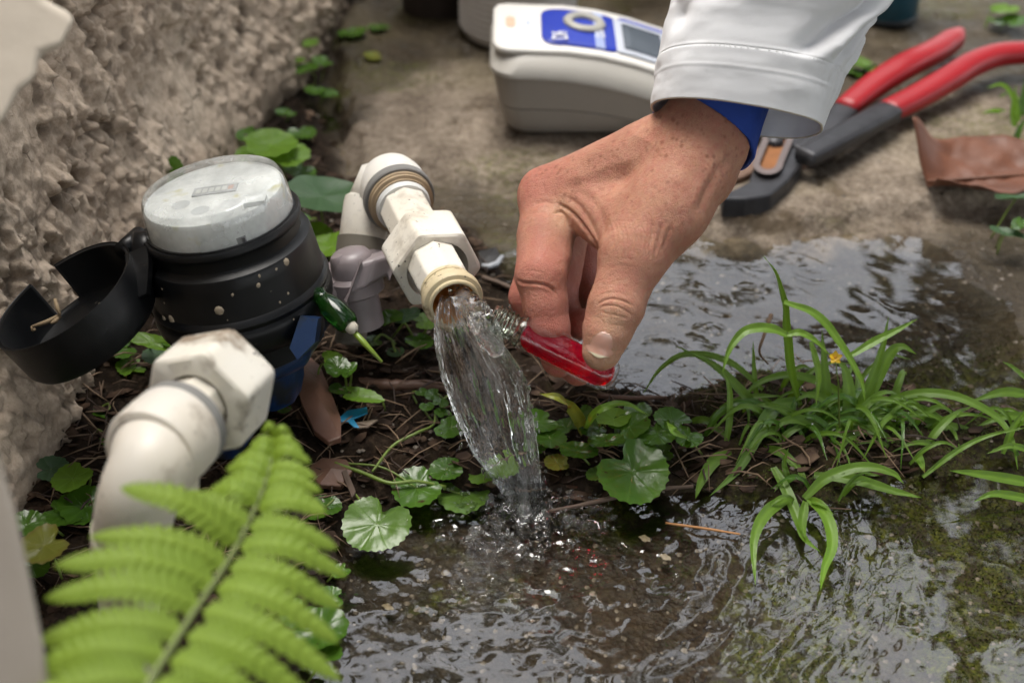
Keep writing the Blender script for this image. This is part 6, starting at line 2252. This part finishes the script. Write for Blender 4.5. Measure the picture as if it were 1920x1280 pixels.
def grass(name, label, base, blades, extra=0, seed=0, spread=(60, 26), ext_len=(60, 130)):
    rs_ = np.random.RandomState(seed)
    b = G(*base); b.z = max(0.0, gz(b.x, b.y))
    root = empty(name, tuple(b)); tag(root, label, 'grass tuft', 'strappy grass tufts in the puddle')
    db = depth_of(b)
    for pts_, w, kw in blades:
        kw = dict(kw); d0 = kw.pop('d0', None); d1 = kw.pop('d1', None)
        n = len(pts_)
        g_end = depth_of(G(*pts_[-1], 0.004))
        g_st = depth_of(G(*pts_[0], 0.006))
        a0 = min(db, g_st - 0.001) if d0 is None else d0
        if d1 is None: d1 = min(a0 - 0.006, g_end - 0.002)
        C = []
        for i, (x, y) in enumerate(pts_):
            d = a0 + (d1 - a0) * i / (n - 1)
            lim = depth_of(G(x, y, 0.003)); C.append(P(x, y, min(d, lim)))
        ribbon('blade', C, w / FPX * db * 0.42, kw.pop('mat', L_grass), root, b, **kw)
    for k in range(extra):
        x0, y0 = base[0] + rs_.randn() * spread[0], base[1] + rs_.randn() * spread[1]
        a = rs_.uniform(-1.35, 1.35); L = rs_.uniform(*ext_len)
        s0 = G(x0, y0, 0.004)
        lean = Vector((math.sin(a), rs_.uniform(-.8, .5), 0)).normalized()
        Lm = L / FPX * db
        up_ = rs_.uniform(0.5, 1.0)
        rs_.rand()
        C = [s0, s0 + lean * Lm * 0.22 + Vector((0, 0, Lm * 0.45 * up_)), s0 + lean * Lm * 0.55 + Vector((0, 0, Lm * 0.62 * up_)), s0 + lean * Lm * 0.95 + Vector((0, 0, Lm * (0.62 - rs_.uniform(.1, .5)) * up_))]
        ribbon('blade', C, rs_.uniform(3, 7) / FPX * db, L_grass if rs_.rand() > 0.2 else L_creep, root, b, n=14, twist=rs_.uniform(-.8, .8))
    return root


grass('grass_tuft', 'large bright grass tuft with tall bent blades and a yellow flower', (1574, 806), [
    ([(1500, 760), (1484, 700), (1475, 626), (1470, 566), (1453, 511), (1432, 481)], 21, K(fold=.25, d1=.575)),
    ([(1470, 566), (1530, 590), (1574, 642), (1612, 708), (1622, 752)], 16, K(d0=.578, d1=.572)),
    ([(1475, 628), (1443, 616), (1399, 620), (1369, 653), (1354, 700)], 19, K(d0=.577, d1=.572)),
    ([(1475, 628), (1500, 624), (1530, 640), (1556, 666)], 13, K(d0=.577, d1=.575)),
    ([(1544, 790), (1548, 740), (1546, 690), (1541, 620)], 26, K(fold=.15)),
    ([(1575, 820), (1592, 760), (1586, 700), (1568, 672)], 28, K(fold=.2)),
    ([(1592, 800), (1622, 740), (1652, 660), (1666, 594)], 20, K()),
    ([(1606, 800), (1640, 720), (1668, 664), (1692, 650), (1718, 664)], 26, K(fold=.25)),
    ([(1593, 668), (1640, 640), (1680, 620), (1720, 598)], 15, K(d0=.58, d1=.585)),
    ([(1440, 800), (1400, 745), (1340, 686), (1270, 650)], 22, K()),
    ([(1430, 730), (1366, 678), (1289, 664), (1240, 690), (1206, 737)], 15, K()),
    ([(1624, 780), (1563, 730), (1486, 703), (1421, 719), (1378, 768)], 19, K()),
    ([(1500, 750), (1452, 766), (1418, 820), (1384, 880), (1330, 930)], 30, K(fold=.3, mat=L_light)),
    ([(1384, 850), (1342, 862), (1316, 900), (1304, 934)], 26, K(fold=.2)),
    ([(1640, 792), (1690, 822), (1720, 856), (1734, 886)], 34, K(fold=.15, brown=1.0, mat=L_bright)),
    ([(1636, 762), (1716, 738), (1793, 744), (1864, 779), (1897, 823), (1908, 880)], 20, K()),
    ([(1660, 756), (1730, 766), (1782, 802), (1800, 840)], 14, K()),
    ([(1650, 780), (1730, 790), (1810, 806), (1870, 820)], 26, K(fold=.2)),
    ([(1580, 840), (1602, 880), (1650, 892)], 18, K()),
    ([(1290, 792), (1322, 788), (1360, 816), (1386, 842)], 16, K()),
    ([(1330, 790), (1366, 762), (1410, 744), (1466, 742)], 20, K()),
    ([(1360, 840), (1368, 780), (1366, 720), (1350, 690)], 14, K()),
    ([(1430, 840), (1466, 850), (1500, 884), (1514, 916)], 20, K()),
    ([(1420, 760), (1414, 700), (1412, 640)], 11, K()),
    ([(1520, 640), (1534, 700), (1530, 760)], 12, K(d0=.575, d1=.58)),
    ([(1590, 800), (1560, 760), (1520, 740), (1490, 752)], 22, K()),
    ([(1560, 830), (1510, 790), (1470, 790), (1450, 812)], 22, K()),
    ([(1570, 826), (1610, 806), (1650, 812), (1690, 840)], 24, K(fold=.2)),
], extra=84, seed=4, spread=(92, 24), ext_len=(60, 170))
grass('grass_tuft', 'small grass tuft leaning out over the near mossy water', (1505, 925), [
    ([(1508, 934), (1552, 894), (1618, 875), (1672, 886), (1694, 906)], 24, K(fold=.25)),
    ([(1526, 890), (1607, 900), (1672, 919), (1729, 933)], 24, K(fold=.25)),
    ([(1450, 876), (1475, 921), (1497, 976), (1508, 1009), (1538, 1034)], 24, K(fold=.25)),
    ([(1518, 936), (1550, 970), (1560, 1020), (1545, 1066), (1538, 1106)], 26, K(fold=.3, mat=L_bright)),
    ([(1486, 930), (1440, 958), (1414, 1010), (1416, 1096)], 26, K(fold=.25)),
    ([(1510, 940), (1504, 980), (1510, 1010)], 20, K()),
    ([(1480, 900), (1470, 870), (1478, 840)], 12, K()),
], extra=8, seed=5, spread=(34, 14), ext_len=(40, 90))
grass('grass_tuft', 'grass blades reaching in from the right edge over the water', (1925, 800), [
    ([(1930, 740), (1880, 736), (1820, 752)], 22, K(mat=L_grass)),
    ([(1730, 894), (1790, 848), (1850, 818), (1930, 800)], 11, K(fold=.5)),
    ([(1960, 792), (1890, 780), (1830, 800)], 20, K()),
    ([(1960, 910), (1890, 898), (1830, 888), (1780, 882)], 22, K()),
    ([(1970, 944), (1900, 930), (1860, 926), (1826, 940)], 18, K()),
    ([(1930, 716), (1900, 690), (1880, 678)], 10, K()),
    ([(1880, 850), (1900, 800), (1930, 760)], 14, K()),
    ([(1960, 860), (1900, 836), (1850, 850)], 14, K()),
], extra=12, seed=6, spread=(30, 20), ext_len=(50, 110))
grass('grass_tuft', 'blurred grass blades on the slab near the red handles', (1895, 200), [
    ([(1910, 240), (1902, 190), (1880, 160), (1850, 165)], 14, K(mat=L_bright)),
    ([(1905, 250), (1898, 210), (1905, 160)], 12, K(mat=L_bright)),
    ([(1900, 220), (1870, 208), (1842, 212)], 12, K(mat=L_bright)),
    ([(1915, 230), (1918, 180), (1925, 140)], 12, K(mat=L_creep)),
    ([(1900, 300), (1908, 250), (1925, 220)], 14, K(mat=L_creep)),
], extra=6, seed=8, spread=(14, 20), ext_len=(30, 60))
# loose strap leaves under the hand
g_ = G(1090, 800, .008)
r_ = empty('strap_leaf_shoot', tuple(g_)); tag(r_, 'shoot with one yellow green strap leaf and one arched blade below the vial', 'plant')
ribbon('blade', [G(1094, 812, .010), P(1082, 780, depth_of(G(1094, 812, .02))), P(1052, 748, .60), P(1012, 738, .60)], 13 / FPX * .6, L_yell, r_, g_, fold=.2)
ribbon('blade', [G(1096, 806, .010), P(1118, 772, .60), P(1168, 756, .60), P(1216, 778, .60)], 7 / FPX * .6, L_grass, r_, g_)
ribbon('blade', [G(1300, 830, .008), P(1268, 812, .60), P(1250, 790, .605)], 9 / FPX * .6, L_grass, r_, g_)

# yellow flower in the tuft
fp = P(1566, 670, .578)
fl = empty('yellow_flower', tuple(fp)); tag(fl, 'tiny yellow five petalled flower among the grass blades', 'flower')
M_yel = leaf_mat('petal_yellow', (0.62, 0.36, 0.01), (0.72, 0.46, 0.02), 0.4, 0.3)
for k in range(5):
    a = k * 2 * PI / 5 + 0.3
    dr = cdir(math.cos(a), math.sin(a) * .9, 0.25)
    ribbon('petal', [Vector((0, 0, 0)) + fp, fp + dr * 0.0016, fp + dr * 0.0030], 0.0011, M_yel, fl, fp, n=7, fold=.1)
m = MB(); lathe(m, [(0.0001, 0.0007), (0.0006, 0.0005), (0.0008, 0)], (0, 0, 0), cdir(0, .3, 1), 10); m.build('flower_centre', plain('flower_centre', (0.5, 0.25, 0.01), 0.6), fl)
m = MB(); tube(m, [Vector((0, 0, 0)), P(1572, 720, .585) - fp, P(1574, 800, .60) - fp], 0.0004, 6); m.build('stalk', L_stem, fl)

# ---------------------------------------------------------------- twigs, bark and scraps


def stick(name, label, cat, pts_, rad, mat, seg=8, z0=None):
    """pts_: (px, py, height)"""
    C = [G(x, y, 0.008 + h) for x, y, h in pts_]
    o_ = C[0]
    n = 6 * len(C)
    cp = [Vector(p) - o_ for p in curve_pts([tuple(c) for c in C], n)]
    rr = interp(rad, n) * mm
    rr = rr * (1 + 0.15 * vnoise(np.arange(n) * 0.9, np.zeros(n), seed=int(pts_[0][0]) % 50))
    m = MB(); tube(m, cp, list(rr), seg)
    o = m.build(name, mat); o.location = o_
    tag(o, label, cat); return o


stick('twig', 'thin grey twig half sunk beside the stream foot', 'twig', [(1030, 958, -.004), (1090, 946, -.002), (1160, 930, 0), (1220, 918, 0), (1300, 911, .001)], [0.7, 1.0, 1.2, 1.0, .8], M_twig)
stick('stick', 'dark wet stick lying behind the falling water', 'stick', [(664, 716, .002), (730, 722, .003), (800, 722, .003), (850, 730, .002)], [2.6, 2.9, 2.6, 2.2], M_woodw)
stick('stick', 'thin brown stem under the vial between the leaves', 'stick', [(1120, 742, .002), (1180, 746, .002), (1250, 744, .002)], [1.1, 1.3, .8], M_woodw)
stick('runner', 'pale green runner stem curving from the bark to the drowned leaves', 'stem', [(628, 868, .004), (680, 886, .004), (730, 905, .004), (780, 902, .003), (836, 912, -.002)], [.8, .9, .9, .8, .7], L_stem)
stick('runner', 'thin green runner stem rising towards the pipe leaves', 'stem', [(698, 884, .003), (736, 836, .004), (780, 812, .006), (812, 796, .006), (816, 770, .008)], [.6, .7, .7, .6, .5], L_stem)
stick('plant_stem', 'red brown plant stem standing under the open lid', 'stem', [(204, 648, .012), (232, 700, .008), (250, 732, .004), (266, 758, .001)], [1.3, 1.2, 1.1, 1.0], L_redstem)
stick('pale_wire', 'thin pale wire lying at the foot of the wall', 'wire', [(86, 880, .002), (112, 852, .002), (132, 826, .003), (150, 812, .004)], [.6, .7, .7, .5], plain('pale_wire', (0.45, 0.46, 0.48), 0.35))
stick('twig', 'brown twig across the earth behind the outlet pipe', 'twig', [(905, 520, .004), (940, 532, .004), (975, 548, .003)], [1.2, 1.3, 1.0], M_twig)
stick('twig', 'short dry twig between bark strip and pipe elbow', 'twig', [(560, 640, .004), (600, 656, .004), (655, 650, .006)], [.8, .9, .6], plain('dry_twig', (0.24, 0.17, 0.11), 0.7, var=.3))
stick('reed', 'orange dry stalk floating on the mossy water', 'straw', [(1248, 980, -.006), (1320, 990, -.006), (1388, 1001, -.006)], [.5, .6, .4], plain('orange_straw', (0.36, 0.17, 0.06), 0.6))
stick('reed', 'dry curled stalk hanging among the upper grass blades', 'straw', [(1446, 590, .03), (1432, 630, .026), (1424, 660, .02), (1440, 682, .012)], [1.0, .8, .6, .4], plain('dry_stalk', (0.15, 0.09, 0.05), 0.7))


def chip(name, label, cat, pts_, h, th, mat, rough=0.001, mid=None):
    C = [G(x, y, 0.008 + h) for x, y in pts_]
    c = sum(C, Vector()) / len(C)
    n = len(C)
    V = [p - c + Vector((0, 0, RS.uniform(-rough, rough))) for p in C]
    me = bpy.data.meshes.new(name)
    me.from_pydata([tuple(v + Vector((0, 0, th / 2))) for v in V] + [tuple(v * 0.97 - Vector((0, 0, th / 2))) for v in V] + [(0, 0, th * .8)], [],
                   [(i, (i + 1) % n, 2 * n) for i in range(n)] + [tuple(reversed(range(n, 2 * n)))] + [((i + 1) % n, i, n + i, n + (i + 1) % n) for i in range(n)])
    o = link(name, me, None, mat, smooth=False); o.location = c
    b_ = o.modifiers.new('b', 'BEVEL'); b_.width = min(0.0006, th * 0.3); b_.segments = 2
    tag(o, label, cat); return o


M_woodf = plain('wet_red_wood', (0.21, 0.105, 0.07), 0.40, bump=(220, 0.6, 0.0006), var=0.3, scale=50, coat=0.2)
chip('bark_strip', 'flat wet reddish bark strip leaning below the blue body', 'bark', [(548, 690), (580, 672), (600, 690), (622, 740), (640, 790), (640, 826), (616, 832), (590, 812), (566, 760)], .006, .004, M_woodf)
chip('bark_chip', 'broken dark bark chunk under the bark strip', 'bark', [(572, 880), (604, 860), (650, 862), (662, 885), (640, 912), (600, 916)], .003, .003, M_woodw, .0015)
chip('bark_chip', 'narrow grey bark sliver beside the kidney leaf', 'bark', [(640, 886), (650, 882), (668, 926), (660, 936)], .004, .002, M_twig)
chip('plastic_scrap', 'small torn scrap of bright blue plastic on the soil', 'plastic scrap', [(634, 782), (652, 770), (688, 764), (690, 776), (662, 786), (674, 800), (664, 800), (652, 790), (636, 792)], .007, .0006, plain('blue_plastic', (0.01, 0.22, 0.42), 0.35))
chip('bark_chip', 'pale flat chip beside the blue scrap', 'bark', [(664, 794), (700, 786), (710, 790), (690, 802), (670, 802)], .006, .001, plain('pale_chip', (0.20, 0.15, 0.11), 0.6))
chip('dark_scrap', 'black leaf scrap on the ground behind the outlet nut', 'leaf scrap', [(896, 470), (930, 462), (940, 480), (918, 500), (900, 494)], .004, .001, plain('black_scrap', (0.01, 0.009, 0.009), 0.5))
rg = MB(); tube(rg, [G(x, y, .012) - G(920, 490, .012) for x, y in ((903, 498), (916, 500), (932, 494), (942, 480))], [.0012, .0016, .0016, .001], 8)
o = rg.build('plastic_arc', plain('plastic_arc', (0.35, 0.37, 0.40), 0.35)); o.location = G(920, 490, .012); tag(o, 'curved grey plastic sliver beside the outlet nut', 'plastic scrap')
M_pale = plain('pale_petal', (0.22, 0.18, 0.12), 0.5, var=.3)
for lab, q in (('pale oval seed husk near the small grass tuft', [(1196, 1004), (1206, 1000), (1222, 1010), (1218, 1020), (1204, 1014)]),
               ('pale pointed husk floating right of the splash', [(1232, 1040), (1246, 1034), (1262, 1044), (1258, 1054), (1240, 1050)]),
               ('torn pale flake in the near brown shallows', [(712, 1140), (722, 1122), (738, 1128), (742, 1148), (724, 1152)])):
    cx_, cy_ = np.mean(q, 0); q2 = []
    for k in range(12):
        a = k * PI / 6; rx = 11 + 2 * math.sin(k * 2.3); q2.append((cx_ + rx * math.cos(a), cy_ + rx * .55 * math.sin(a) + 3 * math.cos(a)))
    chip('seed_husk', lab, 'husk', q2, -.0088, .0007, M_pale, 0.0002)

# straw and chips littering the soil (uncountable)
def litter():
    rs_ = np.random.RandomState(9)
    m1, m2 = MB(), MB()
    k = 0
    while k < 900:
        px = rs_.uniform(60, 1900); py = rs_.uniform(240, 1100)
        g_ = G(px, py, .008)
        z_, s_, sl_, sh_ = ground_height(np.array([g_.x]), np.array([g_.y]))
        if s_[0] < 0.5: continue
        a = rs_.uniform(0, PI); L = rs_.uniform(.004, .022); r = rs_.uniform(.15, .55) * mm
        d_ = Vector((math.cos(a), math.sin(a), rs_.uniform(-.15, .15)))
        c = Vector((g_.x, g_.y, float(z_[0]) + rs_.uniform(.0005, .004)))
        bend_ = Vector((rs_.randn(), rs_.randn(), abs(rs_.randn()))) * L * 0.08
        tube(m1 if rs_.rand() < .55 else m2, [c - d_ * L / 2, c + bend_, c + d_ * L / 2], [r * .6, r, r * .5], 5)
        k += 1
    a = m1.build('dry_straw_litter', plain('straw_litter', (0.12, 0.075, 0.045), 0.7, var=.5, scale=150)); tag(a, 'thin dry straw and needles littering the dark soil', kind='stuff')
    a = m2.build('dark_twig_litter', plain('dark_litter', (0.035, 0.019, 0.012), 0.6, var=.5, scale=150)); tag(a, 'dark wet bits of twig littering the soil', kind='stuff')
    m3 = MB(); k = 0
    while k < 300:
        px = rs_.uniform(150, 1700); py = rs_.uniform(560, 1080)
        g_ = G(px, py, .008)
        z_, s_, sl_, sh_ = ground_height(np.array([g_.x]), np.array([g_.y]))
        if s_[0] < 0.6: continue
        a = rs_.uniform(-.9, .9) + (PI / 2 if rs_.rand() < .3 else 0); L = rs_.uniform(.008, .034); r = rs_.uniform(.2, .5) * mm
        d_ = Vector((math.cos(a), math.sin(a), rs_.uniform(-.2, .25)))
        c = Vector((g_.x, g_.y, float(z_[0]) + rs_.uniform(.002, .006)))
        bend_ = Vector((rs_.randn(), rs_.randn(), abs(rs_.randn()))) * L * 0.10
        tube(m3, [c - d_ * L / 2, c - d_ * L * .2 + bend_ * .8, c + d_ * L * .2 + bend_, c + d_ * L / 2], [r * .5, r, r * .9, r * .3], 5)
        k += 1
    a = m3.build('pale_straw_litter', plain('pale_straw', (0.17, 0.11, 0.065), 0.65, var=.6, scale=120)); tag(a, 'pale dry grass stalks lying over the soil', kind='stuff')
    # flat rotten chips
    V = []; F = []
    k = 0
    while k < 1500:
        px = rs_.uniform(40, 1900); py = rs_.uniform(0, 1200)
        g_ = G(px, py, .008)
        z_, s_, sl_, sh_ = ground_height(np.array([g_.x]), np.array([g_.y]))
        if s_[0] < 0.4: continue
        r = rs_.uniform(.0008, .0040); a0 = rs_.uniform(0, 6)
        tl_ = rs_.randn(2) * 0.35
        b = len(V); n = 6
        for j in range(n):
            a_ = a0 + j * 2 * PI / n; q = r * rs_.uniform(.6, 1.2)
            u, v = q * math.cos(a_) * 1.5, q * math.sin(a_) * .8
            V.append((g_.x + u, g_.y + v, float(z_[0]) + .0012 + u * tl_[0] + v * tl_[1]))
        V += [(x, y, z - .0006) for x, y, z in V[b:b + n]]
        F += [tuple(range(b, b + n))] + [(b + (j + 1) % n, b + j, b + n + j, b + n + (j + 1) % n) for j in range(n)]
        k += 1
    t = NT('rotten_chips')
    c_ = t.ramp(t.noise(60, 3), [(0.3, (0.010, 0.006, 0.004)), (0.52, (0.040, 0.022, 0.013)), (0.70, (0.13, 0.085, 0.055))])
    o = obj('bark_litter', V, F, t.finish(t.bsdf(color=c_, rough=0.7, spec=0.2)), smooth=False)
    tag(o, 'rotting chips and leaf crumbs covering the soil', kind='stuff')


litter()


def moss_tufts():
    rs_ = np.random.RandomState(19)
    n = 150000
    x = rs_.uniform(-0.10, 0.36, n); y = rs_.uniform(0.37, 0.66, n)
    z, s_, sl_, sh_ = ground_height(x, y)
    q = sstep(0.1, 0.5, fbm(x * 26, y * 26, octv=4, seed=44) + 0.25 * fbm(x * 120, y * 120, octv=3, seed=45) + 0.55 * sstep(0.02, 0.14, x) - 0.45 * sstep(0.02, -0.08, x) - 0.15)
    q = q * sstep(0.62, 0.56, y)
    k = rs_.rand(n) < q * 0.8
    x, y, z = x[k], y[k], z[k]; n = len(x)
    a = rs_.uniform(0, PI, n); L = rs_.uniform(.0003, .0006, n); h = rs_.uniform(.0003, .0012, n)
    dx, dy = np.cos(a) * L, np.sin(a) * L
    tx_, ty_ = rs_.randn(n) * .0007, rs_.randn(n) * .0007
    V = np.stack([np.stack([x - dx, y - dy, z], 1), np.stack([x + dx, y + dy, z], 1), np.stack([x + tx_, y + ty_, z + h], 1)], 1).reshape(-1, 3)
    t = NT('moss')
    c = t.ramp(t.noise(90, 4), [(0.3, (0.016, 0.022, 0.002)), (0.55, (0.050, 0.066, 0.005)), (0.75, (0.11, 0.125, 0.010))])
    o = obj('moss', V, np.arange(len(V)).reshape(-1, 3), t.finish(t.bsdf(color=c, rough=0.8)), smooth=False)
    tag(o, 'olive green moss growing under the shallow water', kind='stuff')


moss_tufts()


def pebbles():
    rs_ = np.random.RandomState(29)
    V = []; F = []
    for k in range(1600):
        px = rs_.uniform(560, 1990); py = rs_.uniform(60, 1300)
        g_ = G(px, py, 0)
        z_, s_, sl_, sh_ = ground_height(np.array([g_.x]), np.array([g_.y]))
        if sl_[0] > 0.5 and rs_.rand() < .6: continue
        r = rs_.uniform(.0005, .0016) * (1.4 if rs_.rand() < .1 else 1)
        b = len(V)
        for j, (a, e) in enumerate([(0, .6), (1.05, -.1), (2.1, .5), (3.14, 0), (4.2, .5), (5.2, -.2)]):
            q = r * rs_.uniform(.7, 1.2); V.append((g_.x + q * math.cos(a), g_.y + q * math.sin(a), float(z_[0]) + r * .2 * e))
        V.append((g_.x + r * .2, g_.y, float(z_[0]) + r * .8)); 
        F += [(b + j, b + (j + 1) % 6, b + 6) for j in range(6)]
    t = NT('grit')
    c = t.ramp(t.noise(300, 2), [(0.35, (0.035, 0.026, 0.018)), (0.5, (0.12, 0.095, 0.07)), (0.68, (0.20, 0.17, 0.14))])
    o = obj('grit', V, F, t.finish(t.bsdf(color=c, rough=0.6)))
    tag(o, 'fine grit and tiny stones on the wet concrete', kind='stuff')


pebbles()

# droplets resting on leaves and blades
def dew():
    rs_ = np.random.RandomState(61)
    cand = [o for o in bpy.data.objects if o.type == 'MESH' and o.name.split('.')[0] in ('leaf', 'blade') and o.parent is not None and o.parent.get('category') in ('plant', 'grass tuft')]
    pts, rad = [], []
    for o in cand:
        nv = len(o.data.vertices)
        base_ = o.parent.location
        c0 = base_ + o.data.vertices[nv // 2].co
        if c0.y > 0.75: continue
        for _ in range(rs_.randint(1, 5) if o.name.startswith('leaf') else rs_.randint(0, 4)):
            v = o.data.vertices[rs_.randint(0, nv)]
            n_ = v.normal if v.normal.z > 0 else -v.normal
            r = rs_.uniform(.22, .62) * mm
            pts.append(base_ + v.co + n_ * r * 0.35); rad.append(r)
    t = NT('dew'); g1 = t.new('ShaderNodeBsdfGlass'); g1.inputs['IOR'].default_value = 1.33
    o = droplet_mesh('dew_drops', t.finish(g1.outputs[0]), None, pts, rad, 0.7)
    tag(o, 'small clear water drops resting on leaves and grass blades', kind='stuff')


dew()
